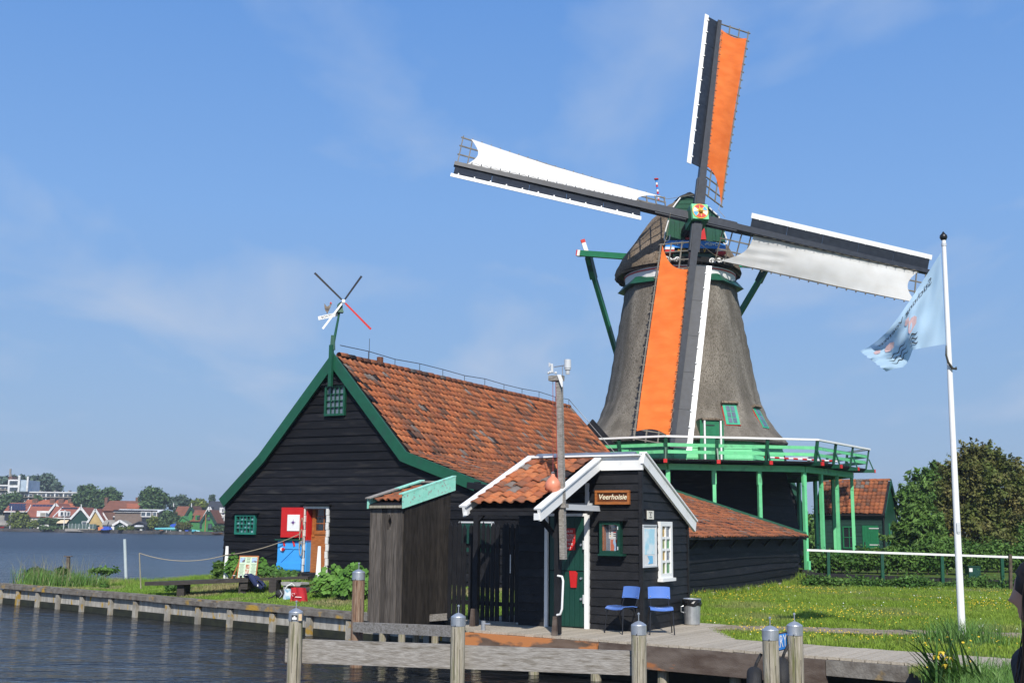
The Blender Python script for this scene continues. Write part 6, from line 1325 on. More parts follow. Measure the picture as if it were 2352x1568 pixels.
# ------------------------------------------------------------------ things on the left bank
def white_post(px, top, bot, lb):
    p = at_b(px, bot); t_ = at_y(px + 3, top, p.y); o = root('white_post', p, lb, 'post', 'white tapered posts by the barn')
    obj('post', MB().beam(p - ZV * .1, t_, .15, .06, up=V3(0, 1, 0), w2=.075, h2=.05), WHITE, o); return p, t_
wpA, wtA = white_post(519, 1253.5, 1331, 'white tapered post beside the information board at the barn corner')
wpB, wtB = white_post(731, 1253.5, 1322, 'white tapered post before the open barn doorway')
sp = at_g(324.5, 1354); stp = at_y(320, 1269.5, sp.y); o = root('thin_stake', sp, 'thin leaning wooden stake holding the rope on the grass bank', 'stake'); obj('stake', MB().tube(sp - ZV * .1, stp, .02, .016, n=8), PILE, o)
ro = root('rope', stp, 'slack hemp rope from the thin stake to the red barn door', 'rope')
def sag(a, c, s_, n=14): return [a.lerp(c, i / n) - ZV * (s_ * 4 * (i / n) * (1 - i / n)) for i in range(n + 1)]
wk = wpA.lerp(wtA, .74) - V3(0, .04, 0); dk_ = BP(*[(ru1 - .05), -.18, rz0 + .1])
obj('span', MB().path(sag(stp, wk, .20) + sag(wk, dk_, .10)[1:], .012, n=6), ROPE, ro)
obj('coil', MB().path([BP(ru1 + .02 + .06 * math.cos(a), -.2, rz0 + .35 + .28 * math.sin(a) - .02 * i) for i, a in enumerate(np.linspace(0, 15, 40))], .011, n=5), ROPE, ro)
p = at_g(290, 1326); t_ = at_y(286.4, 1237.5, p.y); o = root('metal_pole', p, 'pale galvanised pole standing in the grass of the left bank', 'pole'); obj('pole', MB().tube(p - ZV * .1, t_, .055, n=14), mat('pale_pole', (.42, .50, .52), (.52, .58, .58), rough=.5), o)
p = at_g(157, 1318); t_ = at_y(157, 1278, p.y); o = root('sawn_post', p, 'short sawn wooden post with flat top board at the waterside', 'post'); obj('post', MB().beam(p - ZV * .1, t_, .11, .11), FASCIA, o); obj('top_board', MB().box(t_ + V3(.0, 0, .015), (.30, .16, .03)), FASCIA, o)
# low plank walkway
WA, WB = at_z(332, 1340, .88), at_z(712, 1325, 1.12); wd_ = (WB - WA); wl = wd_.length; wd_.normalize(); wn = V3(-wd_.y, wd_.x, 0).normalized()
wkx = root('plank_walkway', WA, 'low dark plank walkway leading to the barn door', 'walkway')
DARKW = mat('dark_wet_timber', (.028, .023, .020), (.055, .046, .04), rough=.8, scale=5, stretch=(1, 1, 4), bump=.3)
sj = (at_z(588, 1337, .95) - WA).dot(wd_)
for i in range(3): obj('plank', MB().beam(WA - wn * (.22 * i - .1) + wd_ * (.35 * i), WA - wn * (.22 * i - .1) + wd_ * sj, .21, .10), DARKW, wkx)
for i in range(2): obj('plank', MB().beam(WA - wn * (.2 * i - .1) + wd_ * (sj + .01), WA - wn * (.2 * i - .1) + wd_ * wl, .19, .06), DARKW, wkx)
obj('end_block', MB().beam(WA - wn * .4 + wd_ * (sj - .12) - ZV * .12, WA + wn * .2 + wd_ * (sj - .12) - ZV * .12, .2, .22), DARKW, wkx)
for s_ in (.25, .62, .8): 
    c = WA + wd_ * (wl * s_); obj('support_block', MB().box(V3(c.x, c.y, c.z - .2) - wn * .1, (.2, .45, .34), (wd_, wn, ZV)), DARKW, wkx)
# information board
ia, ib = at_y(543, 1331, 29.3), at_y(588, 1326, 29.1)
ia = at_p(543, 1331, WA, wn); ib = at_p(588, 1329, WA, wn); ia = WA + wd_ * (ia - WA).dot(wd_) + ZV * .05; ib = WA + wd_ * (ib - WA).dot(wd_) + ZV * .05; ib.z = ia.z
iu = (ib - ia).normalized(); inn_ = V3(iu.y, -iu.x, 0); iup = (ZV * .97 - inn_ * .24).normalized(); ifn = iu.cross(iup); ifn = ifn if ifn.y < 0 else -ifn; iw = (ib - ia).length; ih = .62
inf = root('information_board', ia, 'pale green information board with photographs leaning on the walkway', 'information board')
obj('board', MB().box(ia + iu * iw / 2 + iup * ih / 2 - ifn * .02, (iw, ih, .03), (iu, iup, ifn)), WOOD, inf)
sheet = obj('printed_sheet', MB().box(ia + iu * iw / 2 + iup * (ih / 2 - .01) , (iw - .06, ih - .06, .012), (iu, iup, ifn)), mat('pale_green_paper', (.52, .66, .46), rough=.7), inf)
PHOTO = mat('printed_photo', (.30, .42, .60), (.10, .06, .05), rough=.5, scale=14, ramp=(.45, .6)); PHOTO2 = mat('warm_photo', (.36, .13, .05), (.6, .5, .42), rough=.5, scale=14, ramp=(.42, .65))
for x, y, w_, h_, mt in ((.20, .80, .26, .2, PHOTO), (.80, .80, .26, .2, PHOTO), (.5, .52, .2, .18, PHOTO2), (.5, .30, .2, .2, PHOTO2)): obj('photograph', MB().box(ia + iu * (iw * x) + iup * (ih * y) + ifn * .008, (iw * w_, ih * h_, .004), (iu, iup, ifn)), mt, sheet)
for col, xx in ((0, .2), (1, .8)):
    for i in range(11): obj('text_line', MB().box(ia + iu * (iw * xx) + iup * (ih * (.62 - i * .05)) + ifn * .007, (iw * (.26 - .04 * ((i * 7) % 3)), .008, .003), (iu, iup, ifn)), INK, sheet)
for i in range(4): obj('text_line', MB().box(ia + iu * (iw * .5) + iup * (ih * (.9 - i * .065)) + ifn * .007, (iw * (.2 - .03 * (i % 2)), .012, .003), (iu, iup, ifn)), INK, sheet)
obj('strut', MB().beam(ia - iu * .16 + V3(0, .1, -.02), ia + iup * ih * .9 - ifn * .05 + iu * .03, .035, .03), WOOD, inf)
for i, (x, lb) in enumerate(((538.5, 'leftmost black paper cup with white rim on the walkway'), (554, 'middle black paper cup with spoon on the walkway'), (565.5, 'rightmost black paper cup with white rim on the walkway'))):
    c = at_p(x, 1337, WA - wn * .22, wn); c = WA + wd_ * ((c - WA).dot(wd_)) - wn * .26 + ZV * .035; o = root('paper_cup', c, lb, 'cup', 'black paper cups'); obj('cup', MB().lathe([(.025, 0), (.037, .10)], c, 14), INK, o); obj('rim', MB().lathe([(.037, .094), (.040, .10), (.037, .106)], c, 14), WHITE, o)
    if i == 1: obj('spoon', MB().beam(c + ZV * .06, c + V3(.01, 0, .15), .008, .004), WHITE, o)
# navy jacket draped over the walkway end
jk = root('navy_jacket', at_z(598, 1332, .95), 'navy blue jacket draped over the end of the walkway', 'jacket')
jc = WA + wd_ * sj - wn * .1 + ZV * .04
rows = []
for i in range(16):
    f = i / 15; row = []
    for j in range(15):
        g = j / 14 - .5
        x = f * .62 - .12; drop = 0 if f < .35 else -(f - .35) ** 1.1 * .42
        row.append(jc + wd_ * (x * .85) + wn * (g * (.34 - .05 * math.sin(f * 5)) - .12 - f * .12) + ZV * (.05 + drop + .05 * math.sin(f * 7 + g * 9) * (1 - abs(g)) + .035 * math.cos(g * 14) * (.3 + f)))
    rows.append(row)
NAVYC = mat('navy_cloth', (.010, .018, .06), (.016, .028, .09), rough=.9); m = MB().grid(rows); obj('body', m, NAVYC, jk, smooth=True)
obj('sleeve', MB().path([jc + V3(-.05, 0, .06), jc + wd_ * .1 - wn * .32 + ZV * .02, jc + wd_ * .22 - wn * .36 - ZV * .14, jc + wd_ * .40 - wn * .34 - ZV * .26], [.07, .08, .07, .06], n=10), NAVYC, jk, smooth=True)
obj('collar', MB().path([jc + wd_ * -.16 + ZV * .07 + wn * a for a in (-.15, -.05, .08, .16)], [.04, .06, .06, .04], n=9), NAVYC, jk, smooth=True); obj('toggle', MB().box(jc + wd_ * .30 - wn * .42 - ZV * .18, (.03, .02, .05)), WHITE, jk)
# concrete bench block, bags
cb = at_g(677, 1358); o = root('concrete_bench', cb, 'small grey concrete bench below the barn doorway', 'bench')
u_ = BU; v_ = BV; GREYC = mat('grey_concrete', (.30, .29, .28), (.40, .39, .37), rough=.9, scale=8, bump=.3)
zt_ = at_y(677, 1336, cb.y).z; obj('seat', MB().prism([cb + u_ * a + v_ * -.17 + ZV * (zt_ - cb.z - b_) for a, b_ in ((-.34, 0), (.34, 0), (.34, .05), (.29, .09), (-.29, .09), (-.34, .05))], v_ * .34), GREYC, o)
for q in (-.22, .20): obj('leg', MB().box(cb + u_ * q + ZV * ((zt_ - cb.z - .09) / 2 - .05), (.13, .26, zt_ - cb.z - .0), (u_, v_, ZV)), GREYC, o)
leaves('foliage_tuft', [(cb + ZV * (zt_ - cb.z + .02), (.16, .08, .03))], 90, .03, LF_BIG, o, seed=8)
rb = at_g(686, 1381); rb2 = at_g(686, 1380)
o = root('red_bag', rb, 'red shopping bag with white lettering on the grass', 'bag')
k_ = rb.y / FPX; REDC = mat('red_fabric', (.42, .012, .02), (.50, .02, .03), rough=.8); hw = 19.5 * k_; hh_ = 31 * k_
def RP(x, z, d=0.0): return rb + BU * x + ZV * z + BV * d
rows = []
for i in range(9):
    z = hh_ * i / 8; rows.append([RP(hw * (1 + .03 * math.sin(z * 9)) * a - .02 * i / 8, z - .01 * abs(a), -.07 * (1 - .4 * i / 8) * (1 - .25 * abs(a)) + .012 * math.sin(a * 7 + z * 11)) for a in np.linspace(-1, 1, 13)])
back = [[p + BV * .12 * (1 - .5 * i / 8) for p in r] for i, r in enumerate(rows)]
m = MB().grid(rows); m.grid(back); m.grid([[r[0] for r in rows], [r[0] for r in back]]); m.grid([[r[-1] for r in rows], [r[-1] for r in back]]); obj('bag_body', m, REDC, o, smooth=True)
obj('bag_handle', MB().path([RP(-.10, hh_ - .0, -.04), RP(-.02, hh_ * .55, -.09), RP(-.12, hh_ * .30, -.10)], .012, n=6), REDC, o); 
obj('heart_print', MB().path([RP(-.10 + .045 * (math.sin(a) ** 3) * 1.1, hh_ * .5 + .045 * (.8125 * math.cos(a) - .3125 * math.cos(2 * a) - .125 * math.cos(3 * a)), -.098) for a in np.linspace(.6, 2 * PI - .2, 26)], .004, n=4), WHITE, o)
obj('print_bar', MB().box(RP(.06, hh_ * .34, -.096), (.20, .004, .018), (BU, BV, ZV)), WHITE, o)
wb_ = at_g(662, 1376); o = root('plastic_bag', wb_, 'white and blue plastic bag half hidden behind the red bag', 'bag')
WBAG = mat('white_blue_plastic', (.62, .68, .72), (.16, .36, .48), rough=.4, scale=9, ramp=(.45, .62)); rows = []
for i in range(8): z = .26 * i / 7; rows.append([wb_ + V3(math.cos(a) * (.13 - .03 * i / 7) * (1 + .1 * math.sin(a * 4 + i)), math.sin(a) * (.08 - .02 * i / 7), z + .01 * math.sin(a * 3)) for a in np.linspace(0, 2 * PI, 19)])
obj('bag_body', MB().grid(rows), WBAG, o, smooth=True); obj('bag_handle', MB().path([wb_ + V3(-.11, 0, .22), wb_ + V3(-.04, -.03, .33), wb_ + V3(.08, -.02, .40), wb_ + V3(.14, 0, .34)], .014, n=6), WHITE, o)
bb_ = at_g(644, 1374); o = root('black_bag', bb_, 'black shoulder bag lying on the grass beside the white bag', 'bag')
rows = []
for i in range(9):
    f = i / 8 * PI; rows.append([bb_ + V3(-.16 * math.cos(f) + .03, math.cos(a) * .09 * math.sin(f) ** .5, .11 + math.sin(a) * (.12 if math.sin(a) > 0 else .11) * max(.05, math.sin(f)) ** .5) for a in np.linspace(0, 2 * PI, 15)])
obj('bag_body', MB().grid(rows), RUBBER, o, smooth=True); obj('bag_strap', MB().path([bb_ + V3(-.08, -.08, .12), bb_ + V3(-.2, -.1, .03), bb_ + V3(-.3, -.08, .01)], .02, n=6), RUBBER, o); obj('piping', MB().path([bb_ + V3(.0, -.095, .03), bb_ + V3(.06, -.1, .12), bb_ + V3(.0, -.09, .21)], .008, n=5), GREYP, o)
lg = at_g(712, 1362); o = root('dark_log', lg, 'short dark sawn timber beside the concrete bench', 'log'); obj('log', MB().tube(lg + BU * -.12 + ZV * .07, lg + BU * .28 + ZV * .07, .08, n=12), DARKW, o)

# ------------------------------------------------------------------ leafy plants by the barn wall: lobed leaves on stalks
def mallow(name, px, bot, w, h, n, size, lb, seed, mt=LF_BIG, cat='plant'):
    p = at_b(px, bot); k = p.y / FPX; g = random.Random(seed); o = root(name, p, lb, cat, 'leafy plants along the barn'); st_ = MB(); lf = MB()
    W_, H_ = w * k / 2, h * k
    for i in range(n):
        a = g.uniform(0, 2 * PI); rr = g.random() ** .5; x = rr * math.cos(a); y = rr * math.sin(a) * .6
        zt = H_ * (1 - .55 * rr * rr) * g.uniform(.35, 1.02); q = p + V3(x * W_, y * W_ * .7, zt)
        if i % 3 == 0: st_.path([p + V3(x * W_ * .3, y * W_ * .3, 0), p + V3(x * W_ * .8, y * W_ * .5, zt * .6), q], [.012, .009, .005], n=4)
        nn = Vector((x * .8 + g.uniform(-.4, .4), y - .55 + g.uniform(-.3, .3), .75)).normalized(); t1 = nn.cross(V3(g.uniform(-1, 1), g.uniform(-1, 1), .2)).normalized(); t2 = nn.cross(t1); s_ = size * g.uniform(.6, 1.2)
        ring_ = []
        for j in range(10):
            b_ = 2 * PI * j / 10; r_2 = s_ * (1.0 if j % 2 == 0 else .72) * (.75 if j == 5 else 1); ring_.append(q + t1 * (math.cos(b_) * r_2) + t2 * (math.sin(b_) * r_2) - nn * (.18 * s_))
        o_ = len(lf.v); lf.add([q] + ring_, [(0, j + 1, (j + 1) % 10 + 1) for j in range(10)])
    obj('stalks', st_, LF_IVY, o); f_ = obj('leaves', lf, mt, o, smooth=False); return o
mallow('mallow_plant', 760, 1372, 95, 72, 260, .085, 'broad-leaved green plant right of the barn doorway', 1); mallow('mallow_plant', 815, 1378, 95, 84, 300, .085, 'tall broad-leaved green plant beside the reddish pile', 2)
mallow('mallow_plant', 533, 1324, 40, 58, 110, .07, 'bright leafy plant behind the white post and information board', 3); mallow('mallow_plant', 598, 1322, 36, 42, 110, .065, 'bright leafy plant right of the information board', 4)
mallow('comfrey_plant', 628, 1328, 62, 30, 170, .06, 'dark leafy clump with small flowers below the barn wall', 5, LF_IVY); mallow('comfrey_plant', 668, 1328, 44, 20, 110, .06, 'low dark leafy clump under the blue half door', 6, LF_IVY)
# ------------------------------------------------------------------ far shore
S0, S1v = at_z(0, 1219, 0), at_z(520, 1228.5, 0); SD = (S1v - S0).normalized(); SNv = V3(-SD.y, SD.x, 0)
def shoreY(px): p = at_p(px, 1222, S0, SNv); return p.y
FB = 0.75
fl = MB(); a_, b_ = S0 - SD * 260, S1v + SD * 120
fl.add([a_ + ZV * FB, b_ + ZV * FB, b_ + SNv * 900 + ZV * FB, a_ + SNv * 900 + ZV * FB], [(0, 1, 2, 3)])
obj('far_bank', fl, mat('far_grass', (.045, .075, .02), (.08, .10, .035), rough=1, scale=.1), kind='structure')
fq = root('quay', S0, 'low dark timber quay along the far shore', 'quay'); QDK = mat('far_quay_timber', (.05, .045, .04), (.11, .10, .09), rough=.95, scale=.6, rand=.3)
t_ = -100.0
while t_ < 200:
    obj('quay_board', MB().beam(S0 + SD * t_ + ZV * (FB / 2 - .1), S0 + SD * (t_ + 5.9) + ZV * (FB / 2 - .1), .3, FB + .25 + random.uniform(-.1, .15)), QDK, fq); t_ += 6
RT = lambda n, c: mat(n, c, tuple(x * .75 for x in c), rough=.9, scale=.8, detail=8)
R_OR = RT('far_orange_tiles', (.36, .11, .05)); R_RED = RT('far_red_tiles', (.27, .085, .05)); R_BR = RT('far_brown_tiles', (.20, .075, .04)); R_SL = RT('far_slate', (.035, .04, .05))
W_GR = RT('far_green_boards', (.010, .05, .035)); W_YE = RT('far_yellow_render', (.52, .38, .16)); W_BK = RT('far_brick', (.16, .085, .06)); W_BG = RT('far_grey_brick', (.20, .15, .12)); W_LG = RT('far_leaf_green_boards', (.05, .22, .06)); W_WH = RT('far_white_render', (.72, .72, .71)); W_CO = RT('far_concrete', (.30, .28, .24)); W_NV = RT('far_navy_panel', (.012, .018, .03)); SOLAR = mat('solar_panel', (.012, .02, .05), (.02, .03, .07), rough=.2, spec=.7)
FGL = mat('far_glass', (.03, .04, .05), (.10, .13, .16), rough=.1, scale=.5)
def fx(px, py, off): return at_y(px, py, shoreY(px) + off)
def fwin(par, x0, y0, x1, y1, off, n=1, fm=W_WH, gm=FGL, name='window', fw=.14):
    p, q = fx(x0, y0, off), fx(x1, y1, off); q.y = p.y
    f = obj(name, MB().box(V3((p.x + q.x) / 2, p.y, (p.z + q.z) / 2), (abs(q.x - p.x), .16, abs(p.z - q.z))), fm, par); w = (q.x - p.x) / n
    for i in range(n): obj('pane', MB().box(V3(p.x + w * (i + .5), p.y - .09, (p.z + q.z) / 2), (w - fw * 2, .05, abs(p.z - q.z) - fw * 2)), gm, f)
    return f
def far_gable(x0, x1, yb, ye, ya, off, wall, roof, lb, depth=9, trim=W_WH, xa=None, name='gabled_house', rc=None):
    """gable towards the river"""
    p, q = fx(x0, yb, off), fx(x1, yb, off); Y = (p.y + q.y) / 2; p = at_y(x0, yb, Y); q = at_y(x1, yb, Y); ze = at_y(x0, ye, Y).z; a = at_y(xa or (x0 + x1) / 2, ya, Y)
    o = root(name, V3((p.x + q.x) / 2, Y, FB), lb, 'house', 'houses on the far shore')
    zb = FB - .1; pts_ = [V3(p.x, Y, zb), V3(q.x, Y, zb), V3(q.x, Y, ze), V3(a.x, Y, a.z), V3(p.x, Y, ze)]
    obj('wall', MB().prism(pts_, (0, depth, 0)), wall, o)
    for sx_, e in ((-1, p.x), (1, q.x)):
        E0, A0 = V3(e + sx_ * .35, Y - .3, ze - .35), V3(a.x, Y - .3, a.z + .12); E1, A1 = E0 + V3(0, depth + .4, 0), A0 + V3(0, depth + .4, 0)
        obj('roof', MB().hexa([E0, E1, A1, A0] + [x + ZV * .22 for x in (E0, E1, A1, A0)]), roof, o)
        if trim: obj('bargeboard', MB().beam(V3(e + sx_ * .4, Y - .42, ze - .3), V3(a.x, Y - .42, a.z + .2), .12, .55), trim, o)
    return o, Y
def far_row(x0, x1, yb, ye, yr, off, wall, roof, lb, depth=8, name='eaved_house', cat='house'):
    """eaves towards the river"""
    Y = (shoreY(x0) + shoreY(x1)) / 2 + off; p, q = at_y(x0, yb, Y), at_y(x1, yb, Y); ze = at_y(x0, ye, Y).z; zr = at_y(x0, yr, Y + depth / 2).z
    o = root(name, V3((p.x + q.x) / 2, Y, FB), lb, cat, 'houses on the far shore'); pts_ = [V3(p.x, Y, FB - .1), V3(p.x, Y + depth, FB - .1), V3(p.x, Y + depth, ze), V3(p.x, Y + depth / 2, zr), V3(p.x, Y, ze)]
    obj('wall', MB().prism(pts_, (q.x - p.x, 0, 0)), wall, o)
    for s_ in (0, 1):
        y = Y - .4 if s_ == 0 else Y + depth + .4; E0, E1 = V3(p.x - .3, y, ze - .2), V3(q.x + .3, y, ze - .2); A0, A1 = V3(p.x - .3, Y + depth / 2, zr + .1), V3(q.x + .3, Y + depth / 2, zr + .1)
        obj('roof', MB().hexa([E0, E1, A1, A0] + [x + ZV * .2 for x in (E0, E1, A1, A0)]), roof, o)
    return o, Y, ze, zr
# apartment block
ab = root('apartment_block', fx(100, 1150, 60), 'long white-topped apartment block with stair tower behind the far houses', 'apartment block')
Ya = shoreY(90) + 75
def ap_box(x0, y0, x1, y1, dY, d, mt, name, par=ab): p, q = at_y(x0, y0, Ya + dY), at_y(x1, y1, Ya + dY); return obj(name, MB().box(V3((p.x + q.x) / 2, Ya + dY + d / 2, (p.z + q.z) / 2), (abs(q.x - p.x), d, abs(p.z - q.z))), mt, par)
ap_box(42, 1128, 190, 1215, 0, 12, W_CO, 'wall'); ap_box(41, 1128, 191, 1132, -.8, 13, W_WH, 'roof_edge'); ap_box(-60, 1113, 27, 1215, 0, 12, W_CO, 'wall'); ap_box(-61, 1112, 28, 1116, -.8, 13, W_WH, 'roof_edge')
for i in range(14):
    x = 46 + i * 10.0
    for y0, y1 in ((1134, 1139), (1147, 1151)): f = ap_box(x, y0, x + 8.2, y1, -.25, .3, W_WH if i % 3 else W_CO, 'window'); ap_box(x + .8, y0 + .6, x + 7.4, y1 - .6, -.42, .2, FGL, 'pane', f)
    if i % 2 == 0: ap_box(x - 1.3, 1133, x - .2, 1152, -.9, .9, W_WH, 'pier')
for y in (1139.5, 1151.5): ap_box(43, y, 189, y + 3.2, -1.1, 1.0, W_CO, 'balcony'); ap_box(43, y + 3.3, 189, y + 4.2, -1.3, 1.2, W_NV, 'balcony_slab')
for y in (1117, 1130, 1142):
    for x in (-8, 2, 12): f = ap_box(x, y, x + 8, y + 5, -.25, .3, W_WH, 'window'); ap_box(x + .8, y + .6, x + 7.2, y + 4.4, -.42, .2, FGL, 'pane', f)
    ap_box(-60, y + 6.5, 26, y + 9, -1.1, 1, W_CO, 'balcony')
ap_box(19, 1100.5, 43, 1136, -2, 10, W_WH, 'stair_tower'); ap_box(43, 1102, 62.5, 1128, -1.5, 10, RT('far_pale_panel', (.42, .52, .62)), 'stair_tower')
for y in (1103, 1118, 1131):
    f = ap_box(21.5, y, 41, y + 9, -2.2, .3, W_WH, 'window')
    for i in range(4): ap_box(22.2 + i * 4.7, y + .8, 26 + i * 4.7, y + 8.2, -2.4, .3, FGL, 'pane', f)
ap_box(42, 1091, 43.4, 1134, -2.4, .5, W_WH, 'mast'); ap_box(62, 1093.5, 63.2, 1128, -2.4, .5, W_WH, 'mast'); ap_box(20, 1093.5, 27.5, 1100.5, -1, 4, W_BK, 'chimney'); ap_box(21.8, 1076, 23.6, 1094, 0, .6, W_CO, 'antenna'); ap_box(24.5, 1088, 26, 1094, 0, .6, W_CO, 'antenna')
for x in (90, 124, 156): ap_box(x, 1125.5, x + 3.4, 1128.2, 2, 2, W_CO, 'roof_vent')
# orange terrace behind
o, Y, ze, zr = far_row(48, 175, 1200, 1168, 1149, 38, W_BK, R_OR, 'orange tiled terrace roof behind the solar panelled houses', name='terrace')
for x in (82, 122, 164, 142): c = at_y(x, 1150, Y + 3); obj('chimney', MB().box(c - ZV * .2, (1.6, 1.2, 1.8)), W_BK, o)
# house A with solar roof
o, Y, ze, zr = far_row(8, 62, 1214, 1175, 1156, 16, W_NV, R_RED, 'dark house with blue solar panels at the left end of the far shore')
m4 = MB()
for r in range(3):
    for c in range(6):
        p = at_y(20 + c * 6.4, 1170 - r * 4.6, Y + .4 + r * 1.2); f0 = (r + .25) / 3.6; y_ = Y + f0 * 4; z_ = ze + (zr - ze) * f0 + .28
        obj('solar_panel', MB().hexa([V3(p.x, y_, z_), V3(p.x + .95 * 6 * Y / 2600, y_, z_), V3(p.x + .95 * 6 * Y / 2600, y_ + 1.05, z_ + 1.05 * (zr - ze) / 4), V3(p.x, y_ + 1.05, z_ + 1.05 * (zr - ze) / 4)] + [V3(p.x, y_, z_ + .06), V3(p.x + .95 * 6 * Y / 2600, y_, z_ + .06), V3(p.x + .95 * 6 * Y / 2600, y_ + 1.05, z_ + .06 + 1.05 * (zr - ze) / 4), V3(p.x, y_ + 1.05, z_ + .06 + 1.05 * (zr - ze) / 4)]), SOLAR, o)
obj('white_gutter', MB().beam(at_y(9, 1174.5, Y - .6), at_y(63, 1174.5, Y - .6), .2, .3), W_WH, o); obj('bargeboard', MB().beam(at_y(63.5, 1175, Y - .2), at_y(73, 1157, Y + 4), .2, .5), W_WH, o)
# house B red roof, panels, white gable and dormers
o, Y, ze, zr = far_row(60, 122, 1216, 1186, 1158, 11, W_WH, R_RED, 'red roofed house with two rows of solar panels and white dormer')
for r in range(2):
    for c in range(6):
        x = 72 + c * 8; f0 = .52 + r * .2; y_ = Y + f0 * 4; z_ = ze + (zr - ze) * f0 + .26; p = at_y(x, 1170, y_); w_ = 7.4 * Y / 2600
        obj('solar_panel', MB().hexa([V3(p.x, y_, z_), V3(p.x + w_, y_, z_), V3(p.x + w_, y_ + .74, z_ + .74 * (zr - ze) / 4), V3(p.x, y_ + .74, z_ + .74 * (zr - ze) / 4), V3(p.x, y_, z_ + .05), V3(p.x + w_, y_, z_ + .05), V3(p.x + w_, y_ + .74, z_ + .05 + .74 * (zr - ze) / 4), V3(p.x, y_ + .74, z_ + .05 + .74 * (zr - ze) / 4)]), SOLAR, o)
d = obj('dormer', MB().box(at_y(109, 1180, Y + 1.2), (39 * Y / 2600, 3, 1.75)), W_WH, o); fwin(o, 105, 1176, 128, 1186.5, 10.6, 3); fwin(o, 75, 1174, 82, 1183, 10.6, 1); fwin(o, 92, 1176, 103, 1185, 10.6, 1, gm=W_CO)
o2, _ = far_gable(112, 141, 1214, 1176, 1158, 12.5, W_NV, R_RED, 'dark gable end with white boards between the red roofs', xa=129); fwin(o2, 122, 1168, 126, 1171, 12.2, 1)
# house C dark green gable
o, Y, ze, zr = far_row(113, 166, 1215, 1188, 1165, 7.5, W_GR, R_RED, 'low red roofed wing with white dormer and striped awning')
obj('solar_panel', MB().box(at_y(160, 1168.5, Y + 3.4), (36 * Y / 2600, .8, .85)), SOLAR, o); obj('dormer', MB().box(at_y(147, 1179, Y + 1), (18 * Y / 2600, 2.5, 1.5)), W_WH, o); fwin(o, 139, 1174, 155, 1184.5, 6.6, 3)
aw = MB(); p, q = at_y(136, 1194, Y - .2), at_y(159, 1194, Y - .2); aw.hexa([p, q, q + V3(0, -1.8, -.85), p + V3(0, -1.8, -.85), p + ZV * .1, q + ZV * .1, q + V3(0, -1.8, -.75), p + V3(0, -1.8, -.75)]); obj('awning', aw, mat('cream_awning', (.62, .48, .30), (.72, .62, .45), rough=.8, scale=1.5), o)
fwin(o, 139, 1204, 158, 1210, 7.2, 3); obj('eave_board', MB().beam(at_y(122, 1189, Y - .6), at_y(164, 1189.5, Y - .6), .2, .25), W_WH, o); obj('bargeboard', MB().beam(at_y(122, 1188, Y - .3), at_y(145, 1165, Y + 4), .3, .5), W_WH, o)
o, Y = far_gable(164, 203, 1215, 1189, 1167, 6, W_GR, R_RED, 'dark green gabled house with scalloped white boards and finial', xa=186.8); fwin(o, 180, 1176.5, 188.5, 1190, 5.8, 1); fwin(o, 168.5, 1196, 183, 1214, 5.8, 2, gm=FGL); fwin(o, 188, 1196.5, 196, 1211, 5.8, 1)
obj('finial', MB().beam(at_y(186.8, 1172, Y - .6), at_y(186.8, 1157.5, Y - .6), .22, .22), W_WH, o)
m = MB(); p0, p1 = at_y(158, 1201, Y - 3), at_y(222, 1203, Y - 3)
gs_ = root('glass_screen', p0, 'long low glass screen on the decking before the dark green house', 'glass screen')
for i in range(8): a = p0.lerp(p1, i / 8); c = p0.lerp(p1, (i + 1) / 8); obj('screen_pane', MB().box(V3((a.x + c.x) / 2, a.y, FB + .8), (abs(c.x - a.x) - .08, .04, 1.3)), mat('screen_glass', (.06, .10, .09), (.10, .14, .12), rough=.1, scale=.6) if i == 0 else bpy.data.materials['screen_glass'], gs_); obj('screen_post', MB().box(V3(a.x, a.y, FB + .8), (.08, .08, 1.6)), GREYP, gs_)
dk2 = root('decking', p0, 'stepped grey timber decking before the dark green house', 'decking')
for i in range(5): obj('deck_board', MB().beam(at_y(150, 1213.6 + i * 1.2, Y - 4 - i * .7), at_y(204, 1214.6 + i * 1.2, Y - 4 - i * .7), .6, .13), PLANKG, dk2)
# house D yellow
o, Y = far_gable(204.5, 235, 1213, 1197, 1170.5, 9, W_YE, R_RED, 'yellow gabled house beside the dark green house', xa=220); fwin(o, 213.5, 1182, 222.5, 1198, 8.6, 1); obj('shed_opening', MB().box(at_y(223, 1210, Y - .1), (10 * Y / 2600, .2, 9 * Y / 2600)), DARKIN, o)
o, Y, ze, zr = far_row(190, 216, 1205, 1178, 1170.6, 13, W_WH, R_RED, 'red roofed white back wing of the yellow house')
o, Y = far_gable(228.5, 244, 1208, 1193, 1179, 14, W_NV, R_BR, 'narrow dark gable with white boards right of the yellow house')
# house E brick
o, Y, ze, zr = far_row(234, 326, 1210, 1171, 1151.5, 20, W_BK, R_BR, 'long brick house with patched orange and brown roof', depth=11)
obj('roof_patch', MB().hexa([at_y(291, 1170, Y - .5) + ZV * .3, at_y(326, 1170.3, Y - .5) + ZV * .3, at_y(316, 1160, Y + 3.2) + ZV * .3, at_y(291, 1160, Y + 3.2) + ZV * .3] + [x + ZV * .5 for x in (at_y(291, 1170, Y - .5), at_y(326, 1170.3, Y - .5), at_y(316, 1160, Y + 3.2), at_y(291, 1160, Y + 3.2))]), R_OR, o)
for x in (245, 316): obj('chimney', MB().box(at_y(x, 1151, Y + 5), (6.5 * Y / 2600, 1.2, 2.2)), W_BK, o)
o, Y, ze, zr = far_row(262, 361, 1211, 1174, 1171, 12, W_BG, W_WH, 'flat fronted grey brick extension with white windows and dark panels', depth=9)
obj('fascia', MB().box(at_y(311, 1173, Y - .3), (99 * Y / 2600, .3, .5)), W_NV, o)
